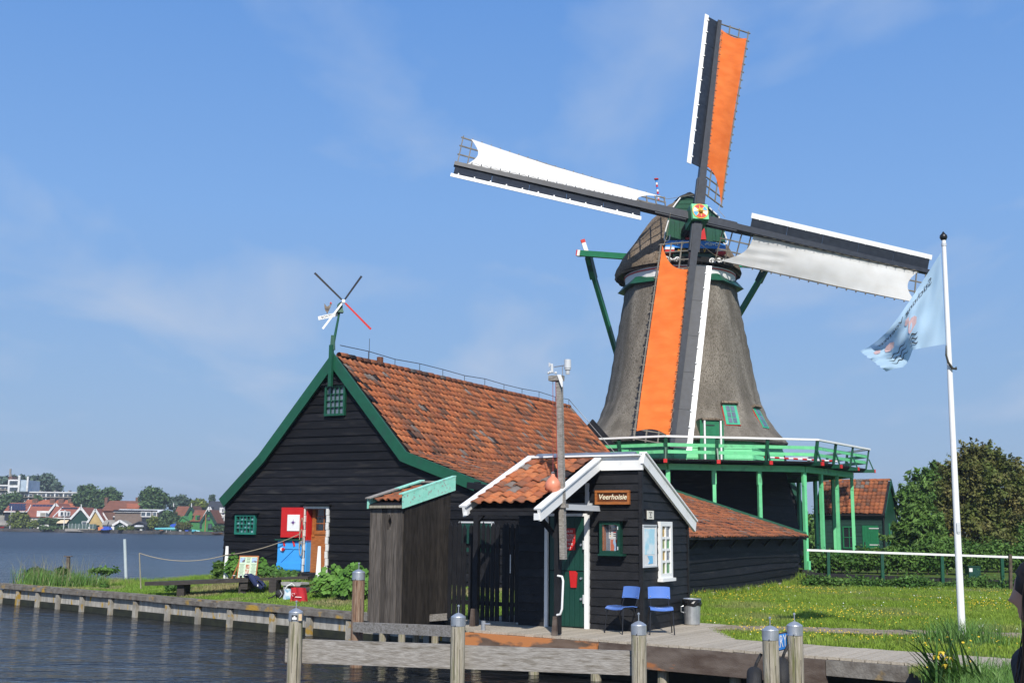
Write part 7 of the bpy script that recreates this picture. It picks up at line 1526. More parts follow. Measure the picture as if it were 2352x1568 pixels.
for x0, x1, n in ((266, 286, 3), (289, 302, 2), (302, 316, 2), (324, 342, 2), (351, 358, 1)): fwin(o, x0, 1174.5, x1, 1185.5, 11.7, n, gm=SKYB if (x0 == 289) else FGL)
for x0, x1 in ((260, 283), (298, 319), (326, 347)): q = fx(x0, 1186.5, 11.6); r = fx(x1, 1195.5, 11.6); obj('dark_panel', MB().box(V3((q.x + r.x) / 2, q.y, (q.z + r.z) / 2), (r.x - q.x, .25, q.z - r.z)), W_NV, o); obj('white_rail', MB().box(V3((q.x + r.x) / 2, q.y - .1, q.z + .1), (r.x - q.x, .3, .25)), W_WH, o)
for x0, x1 in ((302, 315), (330, 344)): fwin(o, x0, 1197, x1, 1203, 11.7, 2, fm=W_YE)
# small hut and sheds
o, Y = far_gable(262, 291, 1216, 1203.5, 1197, 3, W_GR, W_CO, 'small grey-green waterside hut with white boards', depth=5, name='waterside_hut'); fwin(o, 266, 1206, 272, 1212, 2.8, 2); fwin(o, 273, 1204.5, 278, 1212.5, 2.8, 1, gm=W_WH); fwin(o, 279, 1206, 283, 1212, 2.8, 1)
o, Y = far_gable(304, 336, 1214, 1204, 1199.5, 4, W_NV, R_SL, 'low dark boathouse roof beside the hut', depth=5, name='boathouse', trim=None)
o, Y, ze, zr = far_row(236, 262, 1215, 1203.5, 1196, 4, W_WH, W_CO, 'low white boathouse with grey roof behind the blue boat', depth=5, name='boathouse')
# green houses
o, Y, ze, zr = far_row(398, 432, 1214, 1187, 1164.5, 26, W_LG, R_BR, 'brown roofed green house set back from the water')
obj('finial', MB().beam(at_y(399, 1163, Y + 4), at_y(399, 1155, Y + 4), .2, .2), W_WH, o)
o, Y = far_gable(424, 448, 1214, 1190, 1164, 25, W_LG, R_BR, 'tall green gable beside the set back house', xa=440, trim=W_GR); fwin(o, 428.5, 1183, 432.5, 1188, 24.6, 1, fm=W_GR); obj('finial', MB().beam(at_y(440, 1164, Y - .5), at_y(440, 1155, Y - .5), .2, .2), W_WH, o)
o, Y, ze, zr = far_row(438, 470, 1220, 1195, 1173.5, 10, W_LG, R_BR, 'green wing with brown roof and two dormers')
for x in (437, 452): obj('dormer', MB().box(at_y(x + 3, 1188.5, Y + .8), (7.5 * Y / 2600, 2, 1.2)), W_LG, o); fwin(o, x + .5, 1185, x + 5, 1192, 9.6, 1, fm=W_GR)
o, Y = far_gable(463, 492, 1221, 1199, 1173, 5, W_LG, R_BR, 'bright green gabled house nearest the barn', xa=480, trim=W_GR); fwin(o, 475.5, 1186, 481.5, 1195, 4.8, 1, fm=W_GR)
for x0, x1 in ((459, 466), (469, 475.5), (478, 485)): fwin(o, x0, 1202, x1, 1214, 4.7, 1, fm=W_GR)
obj('finial', MB().beam(at_y(480, 1174, Y - .5), at_y(480, 1164, Y - .5), .2, .2), W_WH, o)
o, Y = far_gable(405, 449, 1219, 1205, 1187.5, 8, W_LG, W_LG, 'low green lean-to shed left of the bright green house', xa=420, trim=None, name='green_shed', depth=5)
# slate house
o, Y, ze, zr = far_row(470, 530, 1213, 1183, 1153, 17, W_BG, R_SL, 'modern grey brick house with slate roof at the barn corner', depth=10); obj('white_eave', MB().box(at_y(505, 1182.5, Y - .6), (50 * Y / 2600, .3, .6)), W_WH, o)
for x0, x1, y0, y1 in ((502, 506.5, 1186, 1195.5), (510, 514.5, 1186, 1195.5), (500.5, 505.5, 1205, 1208.5), (508.5, 513, 1205, 1208.5)): fwin(o, x0, y0, x1, y1, 16.5, 1)
obj('dormer', MB().box(at_y(511.5, 1171.5, Y + 1.5), (7.5 * Y / 2600, 3, 1.35)), W_WH, o); fwin(o, 509.5, 1166.5, 514, 1176.5, 16.6, 1)
o, Y = far_gable(465, 497, 1212, 1196, 1166, 14.5, W_WH, R_SL, 'white gable with dark roof behind the bright green house', xa=482)
# trees of the far shore
def ft(name, px, base, off, bl, n, size, mt, lb, trunk=.35, seed=1): Y = shoreY(px) + off; b_ = at_y(px, base, Y); return tree(name, V3(b_.x, b_.y, FB), [blob(x, y, Y, rx, rz) for x, y, rx, rz in bl], n, size, mt, lb, 'tree', 'trees on the far shore', trunk=trunk, limbs=6, seed=seed, nclump=50, csize=.17, shell=.45)
ft('tree', 85, 1200, 100, [(80, 1110, 22, 15), (105, 1108, 24, 16), (125, 1117, 17, 12), (70, 1118, 14, 12)], 7000, .75, LF_FARB, 'wide hazy trees behind the apartment block', seed=51); ft('tree', 12, 1200, 110, [(10, 1105, 14, 10), (32, 1100, 10, 8), (50, 1100, 8, 8)], 2500, .8, LF_FARB, 'hazy tree left of the stair tower', seed=52)
ft('tree', 22, 1213, 30, [(12, 1155, 20, 17), (30, 1148, 20, 15), (38, 1160, 14, 12), (5, 1165, 16, 14)], 6500, .5, LF_FAR, 'dark green tree above the leftmost far house', seed=53)
ft('tree', 90, 1180, 40, [(88, 1148, 9, 8), (85, 1142, 6, 6)], 1500, .5, LF_FAR, 'small dark tree in front of the apartment block', seed=54)
ft('tree', 208, 1213, 45, [(200, 1130, 22, 14), (190, 1148, 20, 18), (215, 1145, 24, 20), (225, 1160, 20, 16), (195, 1168, 18, 12)], 9000, .5, LF_FAR, 'large chestnut tree behind the dark green house', seed=55); ft('tree', 255, 1213, 48, [(250, 1134, 16, 14), (262, 1140, 14, 16), (245, 1150, 16, 16)], 5000, .5, LF_FAR, 'round chestnut tree behind the brick house chimney', seed=56)
ft('tree', 352, 1213, 26, [(350, 1135, 22, 14), (338, 1150, 18, 18), (365, 1145, 20, 16), (352, 1165, 24, 18), (378, 1146, 10, 10), (350, 1178, 18, 12)], 10000, .45, LF_FAR, 'large isolated chestnut right of the brick house', seed=57)
ft('tree', 408, 1213, 60, [(400, 1155, 14, 12), (418, 1152, 14, 12), (408, 1163, 16, 10), (436, 1156, 8, 9)], 4500, .55, LF_FARB, 'pale feathery trees behind the green houses', seed=58); ft('tree', 460, 1213, 55, [(455, 1158, 14, 10), (468, 1160, 12, 11), (448, 1164, 10, 8)], 4000, .5, LF_YG, 'yellow-green tree between the green gables', seed=59); ft('poplar_tree', 487, 1213, 80, [(487, 1145, 6, 8), (486, 1152, 5, 6)], 1300, .5, LF_FARB, 'slim poplar above the slate roof', seed=60, trunk=.2)
ft('bush', 45, 1213, 5, [(38, 1190, 15, 15), (55, 1192, 16, 14), (45, 1204, 22, 10)], 5500, .4, LF_YG, 'olive green willow bush before the solar panelled houses', seed=61, trunk=.15); ft('bush', 80, 1214, 6, [(80, 1203, 9, 9), (72, 1206, 8, 7)], 2000, .35, LF_YG, 'bright bush left of the clipped hedge', seed=62, trunk=.1)
ft('pleached_trees', 113, 1215, 4, [(98, 1196, 9, 7), (113, 1196, 9, 7), (128, 1197, 8, 7)], 4200, .32, LF_FAR, 'clipped hedge on stems beside the awning', seed=63, trunk=.12); ft('bush', 355, 1213, 3, [(348, 1195, 10, 9), (360, 1196, 11, 9), (352, 1204, 12, 8)], 3500, .35, LF_YG, 'bright yellow-green bush before the grey brick house', seed=64, trunk=.1); ft('bush', 390, 1214, 6, [(385, 1190, 17, 15), (400, 1195, 14, 14), (382, 1203, 16, 10)], 5500, .38, LF_FAR, 'large bush left of the low green shed', seed=65, trunk=.15); ft('bush', 427, 1216, 3, [(425, 1208, 12, 8), (412, 1206, 9, 8)], 2200, .32, LF_HAW, 'brownish bush in front of the low green shed', seed=66, trunk=.1); ft('bush', 505, 1217, 3, [(497, 1213, 9, 5), (510, 1213, 9, 5)], 2000, .3, LF_FAR, 'clipped dark bush before the slate house', seed=67, trunk=.1)
ft('bush', 290, 1217, 1, [(280, 1214, 9, 3), (300, 1213, 8, 4), (310, 1214, 5, 3)], 1500, .3, LF_YG, 'low waterside planting before the hut', seed=68, trunk=.05); ft('bush', 135, 1217, 2, [(100, 1212, 12, 4), (125, 1212, 12, 4), (145, 1212, 9, 4)], 2200, .3, LF_FAR, 'low garden planting under the clipped hedge', seed=69, trunk=.05); ft('tree', 620, 1213, 60, [(560, 1160, 30, 20), (620, 1165, 30, 20)], 3000, .7, LF_FAR, 'trees continuing behind the barn', seed=70) if False else None
# boats and poles
def hull(name, x0, x1, yt, yb, off, mt, lb, cover=None, beam=2.2):
    Y = shoreY(x0) + off; p, q = at_y(x0, yb, Y), at_y(x1, yb, Y); zt = at_y(x0, yt, Y).z; o = root(name, V3((p.x + q.x) / 2, Y, p.z), lb, 'boat', 'boats on the far shore'); Lh = q.x - p.x; rows = []
    for i in range(11):
        f = i / 10; w = beam / 2 * (1 - abs(2 * f - 1) ** 2.6); sh = .25 * (2 * f - 1) ** 2
        rows.append([V3(p.x + Lh * f, Y - w, zt + sh), V3(p.x + Lh * f, Y - w * .8, (p.z + zt) / 2), V3(p.x + Lh * f, Y, p.z + .3 * (2 * f - 1) ** 4), V3(p.x + Lh * f, Y + w * .8, (p.z + zt) / 2), V3(p.x + Lh * f, Y + w, zt + sh)])
    obj('hull', MB().grid(rows), mt, o, smooth=True)
    rr = [[r[0] + ZV * .01, (r[0] + r[-1]) / 2 + ZV * (.01 if cover is None else cover[1] * (1 - abs(2 * i / 10 - 1) ** 3)), r[-1] + ZV * .01] for i, r in enumerate(rows)]
    obj('deck' if cover is None else 'tarpaulin', MB().grid(rr), FASCIA if cover is None else cover[0], o, smooth=True); return o, Y
BLT = mat('blue_tarpaulin', (.02, .07, .40), (.03, .10, .5), rough=.6); TEALH = mat('teal_hull', (.10, .42, .45), rough=.4); ORT = mat('orange_tarpaulin', (.6, .2, .07), rough=.7); DKH = mat('dark_hull', (.012, .013, .016), rough=.4)
o, Y = hull('work_boat', 228, 258, 1216.5, 1222.5, -2.5, DKH, 'dark work boat with blue and orange covers before the boathouse', (BLT, .9)); obj('cover', MB().box(at_y(233, 1213.5, Y), (1.3, 1.2, .8)), ORT, o); obj('wheelhouse', MB().box(at_y(246, 1212.5, Y), (1.5, 1.3, .9)), BLT, o); obj('davit', MB().path([at_y(248, 1217, Y), at_y(247, 1206, Y), at_y(250, 1198, Y)], .12, n=6), CHROME, o)
o, Y = hull('covered_boat', -14, 20, 1205, 1211, 3, W_CO, 'boat under a pale grey cover on the left far bank', (W_CO, 1.4)); o, Y = hull('red_boat', -12, 9, 1210, 1214.5, 1.5, RED, 'small red boat hull at the left edge of the far bank')
o, Y = hull('blue_boat', 389, 418, 1209, 1214.5, 2.5, TEALH, 'raised trimaran under a bright blue tarpaulin', (BLT, .75)); tp = root('trimaran_beam', at_y(360, 1214, Y), 'long turquoise trimaran crossbeam lying on trestles', 'beam'); obj('beam', MB().path([at_y(356, 1213.8, Y - 2), at_y(400, 1214, Y - 2), at_y(430, 1216.5, Y - 2), at_y(459, 1220, Y - 2)], [.25, .35, .35, .25], n=8), TEALH, tp)
for x in (383, 392, 420, 433): obj('trestle', MB().beam(at_y(x, 1216.5, Y - 2), at_y(x - 1, 1222, Y - 2), .15, .15), W_WH, tp)
obj('outboard_frame', MB().beam(at_y(398, 1212, Y - 1), at_y(406, 1200, Y - 1), .3, .5), BLT, tp)
o, Y = hull('turquoise_dinghy', 440, 450, 1220, 1224, 0, TEALH, 'upturned turquoise dinghy near the bright green house', (TEALH, .4)); o, Y = hull('wooden_boat', 486, 514, 1224, 1228, -2, mat('varnished_hull', (.35, .14, .05), rough=.4), 'varnished wooden boat moored at the barn corner'); o, Y = hull('white_boat', 308, 330, 1209, 1213, 2, W_WH, 'white boat beside the low dark boathouse', (W_WH, .4))
for x, y0, y1, lb, w_ in ((22.6, 1162, 1214, 'white flagstaff on the far bank left of the willow bush', .16), (146, 1170, 1215, 'white flagstaff before the red roofed wing', .16), (471, 1180, 1220, 'wooden mast standing before the bright green house', .16), (180, 1212, 1220, 'white mooring post below the decking', .14)):
    Y = shoreY(x) + 1; p, q = at_y(x, y1, Y), at_y(x, y0, Y); o = root('mast', p, lb, 'mast'); obj('mast', MB().beam(p, V3(p.x, p.y, q.z), w_, w_), W_WH if x != 471 else WOOD, o)
for i, (x, y, w_, h_, mt, lb) in enumerate(((86, 1216, 4.5, 2.6, W_WH, 'white crate on the far quay before the clipped hedge'), (70, 1212, 3, 4, GREENB, 'dark green wheelie bin on the far bank'), (206, 1212, 4, 4, W_WH, 'white folded sign on the far bank by the yellow house'), (372, 1216, 8, 4, WOOD, 'stack of brown timber under the trimaran beam'), (430, 1219, 7, 3, BLT, 'blue covered pile near the turquoise dinghy'), (278, 1210, 5, 4, W_WH, 'white board leaning by the hut'), (103, 1216, 6, 2.4, DKH, 'dark planter trough on the far quay'), (325, 1217, 5, 3, W_WH, 'white upright fender on the quay before the boathouse'), (250, 1219, 8, 2, DKH, 'dark low pontoon beside the work boat'), (390, 1220, 12, 2, FASCIA, 'brown landing stage under the trimaran'), (415, 1219, 5, 3, GREYP, 'grey outboard box on the landing stage'))):
    Y = shoreY(x) + 1.2; p = at_y(x, y, Y); k = Y / FPX; o = root('quay_clutter', p, lb, 'clutter', 'clutter on the far quay'); obj('body', MB().box(p, (w_ * k, .9, h_ * k)), mt, o); obj('lid', MB().box(p + ZV * (h_ * k / 2 + .05), (w_ * k * 1.05, 1.0, .1)), mt, o)
leaves('woodland', [blob(x, 1172 + 6 * math.sin(x), shoreY(520) - (x - 520) * .09 + 25, 24, 26, 30) for x in range(548, 880, 22)], 9000, .8, LF_FAR, seed=90, shell=.3, label='distant wood continuing along the shore behind the barn', cat='wood', kind='stuff')
# ------------------------------------------------------------------ grass, flowers, reeds
def blades(name, pts_, h, w, mt, label, seed=1, lean=.35, cat='grass', per=3):
    g = np.random.default_rng(seed); P_ = np.repeat(np.array(pts_), per, 0); n = len(P_); P_[:, :2] += g.normal(size=(n, 2)) * .035
    a = g.random(n) * 2 * PI; ln = g.random(n) * lean; hh = (h if np.isscalar(h) else np.repeat(np.array(h), per)) * (.5 + .9 * g.random(n)); ww = w * (.6 + .8 * g.random(n))
    dx, dy = np.cos(a), np.sin(a); wa = g.random(n) * PI; wx, wy = np.cos(wa) * ww / 2, np.sin(wa) * ww / 2
    b0 = P_ + np.stack([-wx, -wy, -.02 * np.ones(n)], 1); b1 = P_ + np.stack([wx, wy, -.02 * np.ones(n)], 1)
    mid = P_ + np.stack([dx * ln * hh * .4, dy * ln * hh * .4, hh * .6], 1); m0 = mid - np.stack([wx, wy, 0 * wx], 1) * .7; m1 = mid + np.stack([wx, wy, 0 * wx], 1) * .7
    tip = P_ + np.stack([dx * ln * hh * 1.3, dy * ln * hh * 1.3, hh], 1)
    v = np.stack([b0, b1, m1, m0, tip], 1).reshape(-1, 3); i = np.arange(n)[:, None] * 5
    f = np.concatenate([i + np.array([[0, 1, 2]]), i + np.array([[0, 2, 3]]), i + np.array([[3, 2, 4]])], 0)
    o = bpy.data.objects.new(name, npmesh(name, v, f, mt)); link(o, None); return tag(o, label, cat, None, 'stuff')
GB = mat('grass_blade', (.19, .30, .03), (.29, .39, .06), rough=.6, scale=.5, rand=.4, isl=True, spec=.2, trans=.35, c3=(.30, .30, .12), s3=.35, r3=(.54, .72)); GB2 = mat('bank_grass_blade', (.19, .33, .04), (.28, .39, .08), rough=.6, scale=.6, rand=.4, isl=True, spec=.2, trans=.35, c3=(.36, .32, .16), s3=.5, r3=(.50, .62)); REED = mat('reed_blade', (.10, .22, .04), (.18, .30, .08), rough=.5, scale=3, rand=.35, isl=True, spec=.3, trans=.2); DRYG = mat('dry_grass', (.32, .29, .16), (.24, .26, .12), rough=.8, rand=.3, isl=True, trans=.2)
def under(p):    # is the spot taken by deck, path or buildings
    q = p - DF[0]; s_, t = q.dot(DE), q.dot(DN)
    if -1.6 < s_ < SC1 + .1 and -.3 < t < 4.3: return True
    if s_ >= SC1 - .1 and -.4 < t < lerp(s_, [(SC1, 3.4), (SC2, 1.72), (SC2 + .05, 1.58)]): return True
    q = p - pa; s_, t = q.dot(PD), q.dot(PN)
    if -.1 < s_ < pl and .04 < t < .96: return random.random() < .88
    q = p - BA; u_, v_ = q.dot(BU), q.dot(BV)
    if LEU + .15 < u_ < EU - .3 and v_ > -.05 and v_ < BLEN: return True
    q = p - SQ; 
    if WL < q.dot(SW) < .1 and -.1 < q.dot(SB) < DEPTH: return True
    return False
def scatter(x0, x1, y0, y1, n, test, dens):
    out_ = []; g = np.random.default_rng(int(abs(x0 * 10) + n))
    for x, y, r in zip(g.uniform(x0, x1, n), g.uniform(y0, y1, n), g.random(n)):
        if r > dens(x, y): continue
        if inside(x, y) and test(x, y) and not under(V3(x, y, 0)): out_.append((x, y, ground(x, y)))
    return out_
vis = lambda x, y: -.47 * y - .6 < x < .475 * y + .8
R_ = scatter(2, 20.5, 10.5, 43, 150000, lambda x, y: vis(x, y) and (V3(x, y, 0) - BA).dot(BU) > 8.3, lambda x, y: min(1, (26 / y) ** 1.5))
blades('lawn_grass', R_, .07, .014, GB, 'green meadow grass of the lawn right of the hut', seed=2, lean=.7)
Lp = scatter(-17, 0, 25, 41, 90000, lambda x, y: (V3(x, y, 0) - L1).dot(QD) < 4.5 and (V3(x, y, 0) - L1).dot(QN) > .22, lambda x, y: 1)
hL = [.04 + .14 * max(0, min(1, ((V3(x, y, 0) - L1).dot(QN) - 1.4) / 1.8)) * (1 if (V3(x, y, 0) - L1).dot(QD) < -6 else .15) for x, y, z in Lp]
blades('bank_grass', Lp, hL, .016, GB2, 'short worn grass of the left bank above the quay wall', seed=3, lean=.6)
# taller fringe along the rear water edge and the left tip
fr = [tuple(p) for p in [L0 + QN * (3.3 - .15) + QD * (.4 + i * .012) + V3(random.uniform(-.25, .25), random.uniform(-.25, .25), 0) for i in range(1000)]]; fr = [(x, y, ground(x, y)) for x, y, _ in fr]
blades('fringe_grass', fr, .15, .016, GB2, 'long seeding grass along the rear edge of the left bank', seed=4, lean=.5)
tipp = [L0 + QD * random.uniform(.0, 1.7) + QN * random.uniform(.25, 2.8) for _ in range(420)]; tipp = [(p.x, p.y, ground(p.x, p.y)) for p in tipp]
blades('reed_tuft', tipp, .42, .022, REED, 'tall reeds and weeds at the left tip of the bank', seed=5, lean=.6, cat='reeds'); blades('dry_stalks', tipp[:120], .80, .010, DRYG, 'pale dry grass stalks at the left tip of the bank', seed=6, lean=.5, cat='grass', per=2)
fe = [at_g(random.uniform(1575, 1850), 0) if False else None for _ in range(0)]
edge_ = [p for p in [(BP(EU - .2, v, 0) + BU * random.uniform(.0, .5)) for v in np.linspace(1, BLEN, 500)]]
blades('wall_foot_grass', [(p.x, p.y, ground(p.x, p.y)) for p in edge_], .2, .014, GB, 'longer grass along the foot of the low barn wall', seed=7, lean=.5)
# weeds on the left bank
for i, (px, py, w, h, n, lb) in enumerate(((85, 1328, 60, 26, 700, 'leafy weeds near the left tip of the bank'), (125, 1345, 26, 18, 500, 'small weed clump above the quay wall'), (140, 1318, 30, 16, 350, 'leafy weeds around the sawn post'), (235, 1314, 70, 9, 500, 'low weeds along the rear of the left bank'), (240, 1352, 20, 12, 300, 'grey-green weed tuft below the metal pole'), (500, 1330, 34, 46, 900, 'tall weeds at the barn corner'), (405, 1358, 60, 16, 900, 'coarse grass clump under the walkway'))):
    p = at_b(px, py); k = p.y / FPX; o = root('weed_clump', p, lb, 'weeds', 'weeds on the left bank'); leaves('foliage', [(p + ZV * (h * k * .45), (w * k / 2, w * k / 3, h * k / 2))], n, .055, LF_IVY if i % 2 == 0 else LF_WIL, o, seed=80 + i, asp=2.4, csize=.14, shell=.15, nclump=60)
    m = MB()
    for j in range(6): x = random.uniform(-.35, .35) * w * k; m.path([p + V3(x * .6, 0, 0), p + V3(x, 0, h * k * .8)], [.008, .004], n=4)
    obj('stems', m, LF_IVY, o)
# buttercups and daisies
def flowers(name, n, box, dens, mt, size, label, seed, hgt=.10):
    g = np.random.default_rng(seed); pts_ = []
    while len(pts_) < n:
        x, y = g.uniform(box[0], box[1]), g.uniform(box[2], box[3])
        if g.random() < dens(x, y) and vis(x, y) and inside(x, y) and not under(V3(x, y, 0)) and (V3(x, y, 0) - BA).dot(BU) > 8.6: pts_.append((x, y, ground(x, y) + hgt * g.uniform(.8, 1.5)))
    P_ = np.array(pts_); s = size * g.uniform(.7, 1.3, (n, 1)); a = g.normal(size=(n, 3)) * .35; a[:, 2] = 1; a[:, 1] -= .5; a /= np.linalg.norm(a, axis=1)[:, None]; t = np.cross(a, np.array([0, 1, 0.2])); t /= np.linalg.norm(t, axis=1)[:, None]; b_ = np.cross(a, t); k = 6
    v = np.stack([P_ + s * (np.cos(q) * t + np.sin(q) * b_) for q in np.arange(k) * 2 * PI / k], 1).reshape(-1, 3)
    o = bpy.data.objects.new(name, npmesh(name, v, np.arange(n * k).reshape(-1, k), mt)); link(o, None); tag(o, label, 'flowers', None, 'stuff')
noise2 = lambda x, y: .5 + .5 * math.sin(x * .9 + 1.3 * math.sin(y * .31)) * math.sin(y * .47 + x * .22)
BUT = mat('buttercup_yellow', (.72, .50, .02), (.80, .58, .04), rough=.5, trans=.2)
flowers('buttercups', 1500, (4, 20, 19, 41), lambda x, y: max(.12, noise2(x, y)) ** 3, BUT, .0125, 'yellow buttercups scattered over the lawn', 1); flowers('daisies', 170, (4, 20, 19, 41), lambda x, y: max(.02, noise2(x + 4, y + 3)) ** 3, WHITE, .011, 'white daisies scattered over the lawn', 2); flowers('buttercups', 60, (3.5, 9, 14, 20), lambda x, y: .4, BUT, .016, 'large yellow flowers on the near strip of lawn', 3, .13)
# yellow iris clump by the flagpole, strappy leaves
ib_ = at_y(2190, 1592, 14.0); ir = root('yellow_iris', ib_, 'clump of yellow flag iris with long strappy leaves at the water edge', 'iris')
IRL = mat('iris_leaf', (.05, .13, .02), (.10, .20, .035), rough=.4, scale=2, rand=.35, spec=.4, trans=.15)
for i in range(64):
    g = random.Random(i); b_ = ib_ + V3(g.uniform(-.28, .38), g.uniform(-.25, .25), -.1); az = g.uniform(-.6, 3.8) if i % 3 else g.uniform(2.4, 3.9); ln = g.uniform(.7, 1.15); bend = g.uniform(.15, 1.0); m = MB(); rows = [[], [], []]
    d = V3(math.cos(az), math.sin(az) * .5, 0); sd = V3(-d.y, d.x, 0).normalized() * .026 + V3(.010, 0, 0)
    for j in range(9): f = j / 8; p = b_ + ZV * (ln * (f - .42 * bend * f * f)) + d * (ln * .75 * bend * f ** 1.8); w = 1 - f ** 2 * .93; rows[0].append(p - sd * w); rows[1].append(p + V3(0, -.006, 0) * w); rows[2].append(p + sd * w)
    obj('leaf', m.grid(rows), IRL, ir, smooth=True)
for i, (px, py) in enumerate(((2150, 1507), (2163, 1498), (2178, 1510), (2172, 1527))):
    c = at_y(px, py, ib_.y - .1); m = MB()
    for k in range(5): a = k * 1.26 + i; d = V3(math.cos(a), math.sin(a), 0); m.add([c, c + d * .03 + V3(-d.y, d.x, 0) * .022 + ZV * .012, c + d * .055 - ZV * .035, c + d * .03 - V3(-d.y, d.x, 0) * .022 + ZV * .012], [(0, 1, 2, 3)])
    fl_ = obj('flower', m, BUT, ir); obj('flower_stem', MB().path([ib_ + V3(.0, 0, 0), c.lerp(ib_, .4) + V3(.03, 0, 0), c], .006, n=5), IRL, ir)
bk_ = [(x, y, ground(x, y)) for x, y in [(random.uniform(5, 8.5), random.uniform(10.5, 15.2)) for _ in range(5200)] if inside(x, y) and not under(V3(x, y, 0))]
blades('bank_reed_grass', bk_, .22, .012, REED, 'long lush grass on the near right bank', seed=8, lean=.8); blades('pole_foot_grass', [(fp.x + random.gauss(0, .35), fp.y + random.gauss(0, .22), fp.z) for _ in range(330)], .36, .012, REED, 'long grass around the flagpole foot', seed=9, lean=.7)

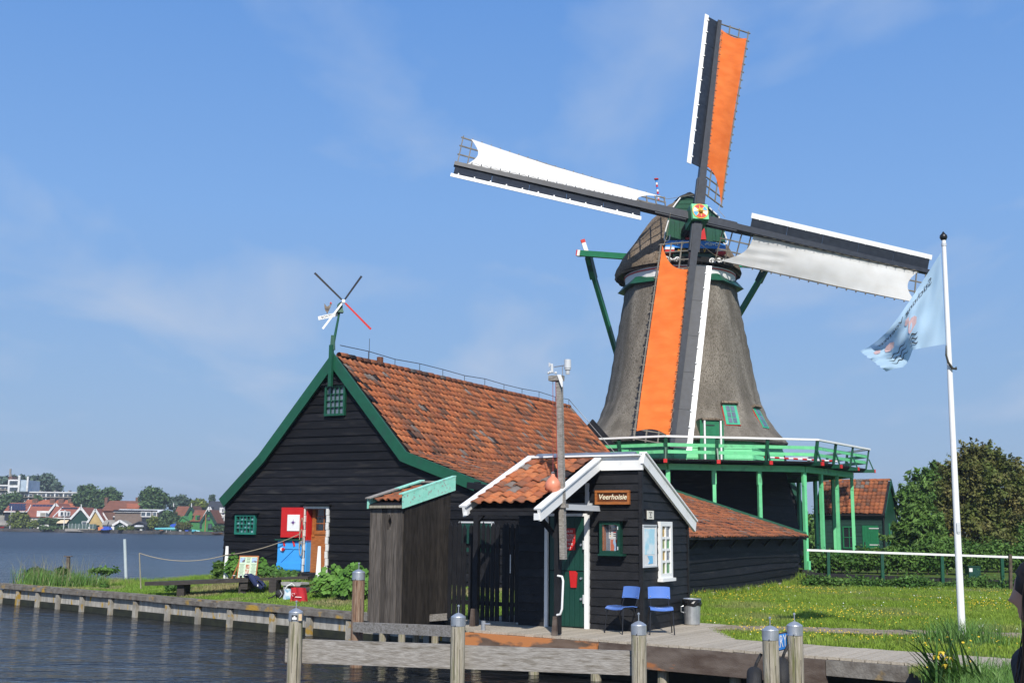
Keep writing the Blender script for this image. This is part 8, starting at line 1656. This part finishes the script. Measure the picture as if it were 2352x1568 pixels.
# ------------------------------------------------------------------ quay under the photographer and the passer-by at the right edge
obj('near_quay', MB().box((1.5, 2.6, .21), (9, 5.4, .9)), CONC, kind='structure')
QZ = .685
def person():
    X0, Y0 = 1.895, 4.05; o = root('person', V3(X0, Y0, QZ), 'person with long dark hair in a dark jacket, cut off at the right edge', 'person')
    SKIN = mat('skin', (.36, .20, .14), (.42, .24, .17), rough=.5); CLO = mat('dark_jacket', (.015, .015, .02), (.025, .025, .03), rough=.85); HAIR = mat('dark_hair', (.008, .006, .005), (.022, .014, .010), rough=.6, spec=.25, scale=60, stretch=(1, 1, .06))
    # body: joints grown into one skin; facing -x
    J = [(0, 0, .92), (0, 0, 1.10), (0, 0, 1.28), (0, 0, 1.40), (-.01, 0, 1.46), (-.015, 0, 1.52),
         (0, .17, 1.36), (.02, .21, 1.10), (-.10, .19, .90), (-.17, .17, .83), (0, -.17, 1.36), (.02, -.21, 1.10), (-.10, -.19, .90), (-.17, -.17, .83),
         (0, .09, .86), (-.01, .10, .48), (.02, .10, .08), (-.14, .10, .04), (0, -.09, .86), (-.01, -.10, .48), (.02, -.10, .08), (-.14, -.10, .04)]
    Rr = [.15, .125, .135, .10, .055, .05, .065, .05, .038, .03, .065, .05, .038, .03, .09, .062, .045, .035, .09, .062, .045, .035]
    E_ = [(0, 1), (1, 2), (2, 3), (3, 4), (4, 5), (3, 6), (6, 7), (7, 8), (8, 9), (3, 10), (10, 11), (11, 12), (12, 13), (0, 14), (14, 15), (15, 16), (16, 17), (0, 18), (18, 19), (19, 20), (20, 21)]
    me = bpy.data.meshes.new('body'); me.from_pydata([(X0 + a, Y0 + b_, QZ + c) for a, b_, c in J], E_, []); me.materials.append(CLO); ob = bpy.data.objects.new('body', me); link(ob, o)
    sk = ob.modifiers.new('skin', 'SKIN'); sv = me.skin_vertices[0].data
    for i, r in enumerate(Rr): sv[i].radius = (r, r * (1.25 if i < 4 else 1))
    sv[0].use_root = True; ss_ = ob.modifiers.new('sub', 'SUBSURF'); ss_.levels = 2; ss_.render_levels = 2
    hc_ = V3(X0 - .02, Y0, QZ + 1.60); rows = []; HR = Matrix.Translation(hc_) @ Matrix.Rotation(math.radians(-40), 4, 'Z') @ Matrix.Translation(-hc_)
    prof_ = [(-.115, .02), (-.108, .05), (-.09, .066), (-.05, .076), (0, .083), (.05, .082), (.09, .066), (.115, .03), (.12, .004)]
    for z, r in prof_:
        row = []
        for a in np.linspace(0, 2 * PI, 33):
            x, y = -math.cos(a) * r * 1.16, math.sin(a) * r; f = max(0, math.cos(a)) ** 14
            nose = .026 * math.exp(-((z + .022) / .018) ** 2) + .010 * math.exp(-((z + .005) / .03) ** 2); lip = .010 * math.exp(-((z + .062) / .010) ** 2) + .008 * math.exp(-((z + .078) / .008) ** 2); chin = .012 * math.exp(-((z + .100) / .014) ** 2); brow = .008 * math.exp(-((z - .022) / .012) ** 2)
            row.append(hc_ + V3(x - (nose + lip + chin + brow) * f, y, z))
        rows.append(row)
    fine_ = []
    for i in range(len(rows) - 1):
        for k in range(4): fine_.append([p.lerp(q, k / 4) for p, q in zip(rows[i], rows[i + 1])])
    fine_.append(rows[-1])
    for ri, row in enumerate(fine_):
        z = row[0].z - hc_.z
        for ci, a in enumerate(np.linspace(0, 2 * PI, 33)):
            f = max(0, math.cos(a)) ** 26; nose = .024 * math.exp(-((z + .024) / .013) ** 2) + .006 * math.exp(-((z + .064) / .008) ** 2) + .006 * math.exp(-((z + .082) / .007) ** 2); row[ci] = row[ci] - V3(nose * f, 0, 0)
    hd_ = obj('head', MB().grid([[HR @ p for p in r] for r in fine_]), SKIN, o, smooth=True)
    for s_ in (-1, 1): obj('eye', MB().lathe([(.002, -.011), (.009, -.006), (.011, 0), (.009, .006), (.002, .011)], HR @ (hc_ + V3(-.079, .031 * s_, .004)), 10), WHITE, hd_); obj('ear', MB().lathe([(.006, -.028), (.016, -.01), (.018, .012), (.008, .028)], HR @ (hc_ + V3(.012, .083 * s_, -.012)), 8), SKIN, hd_)
    hr = MB(); rows = []
    for i in range(22):
        f = i / 21; z = .135 - f * .62; row = []
        for a in np.linspace(-1, 1, 33) * (PI if f < .13 else (2.5 if f < .2 else 1.95)):
            rr = .104 * math.sqrt(max(.01, 1 - (max(z, 0) / .138) ** 2)) + .02 * f + .003 * math.sin(a * 9 + f * 8); x = math.cos(a) * rr * 1.12 + .012 - (.012 if f < .25 else 0) - .05 * max(0, f - .38); row.append(hc_ + V3(x + .012 * math.sin(f * 7), math.sin(a) * rr * (1 + .1 * f), z))
        rows.append(row)
    obj('hair', hr.grid([[HR @ p for p in r] for r in rows]), HAIR, o, smooth=True)
    st_ = MB(); g = random.Random(5)
    for i in range(700):
        a = g.uniform(-2.0, 2.0); p = [hc_ + V3(math.cos(a) * .03, math.sin(a) * .03, .138)]; l_ = g.uniform(.45, .74); wv_ = g.uniform(-.03, .03)
        for k in (.35, .8, 1.4, 2, 3, 4, 5.5, 7): f = k / 7; rr = .108 * math.sqrt(max(.01, 1 - (max(.13 - f * l_, 0) / .141) ** 2)) + .02 * f; p.append(hc_ + V3(math.cos(a) * rr * 1.12 + .01 + wv_ * f * math.sin(f * 6) - .05 * max(0, f - .35), math.sin(a) * rr + wv_ * f, .128 - f * l_))
        st_.path([HR @ q for q in p], [.0022] * 8 + [.0006], n=3)
    obj('hair_strands', st_, HAIR, o, smooth=True)
    return o
person()
# shadow-casting neighbours just out of frame are left out; the scene ends here

# ------------------------------------------------------------------ summer haze over the river
hz = bpy.data.materials.new('summer_haze'); hz.use_nodes = True; t = hz.node_tree; t.nodes.remove(t.nodes['Principled BSDF'])
pv_ = t.nodes.new('ShaderNodeVolumePrincipled'); pv_.inputs['Color'].default_value = (.80, .88, 1, 1); pv_.inputs['Density'].default_value = .0004; pv_.inputs['Anisotropy'].default_value = .2
t.links.new(pv_.outputs[0], t.nodes['Material Output'].inputs['Volume'])
obj('haze', MB().box((0, 500, 13.6), (2100, 1600, 31.2)), hz, kind='stuff', label='thin pale summer haze over the river', cat='haze')
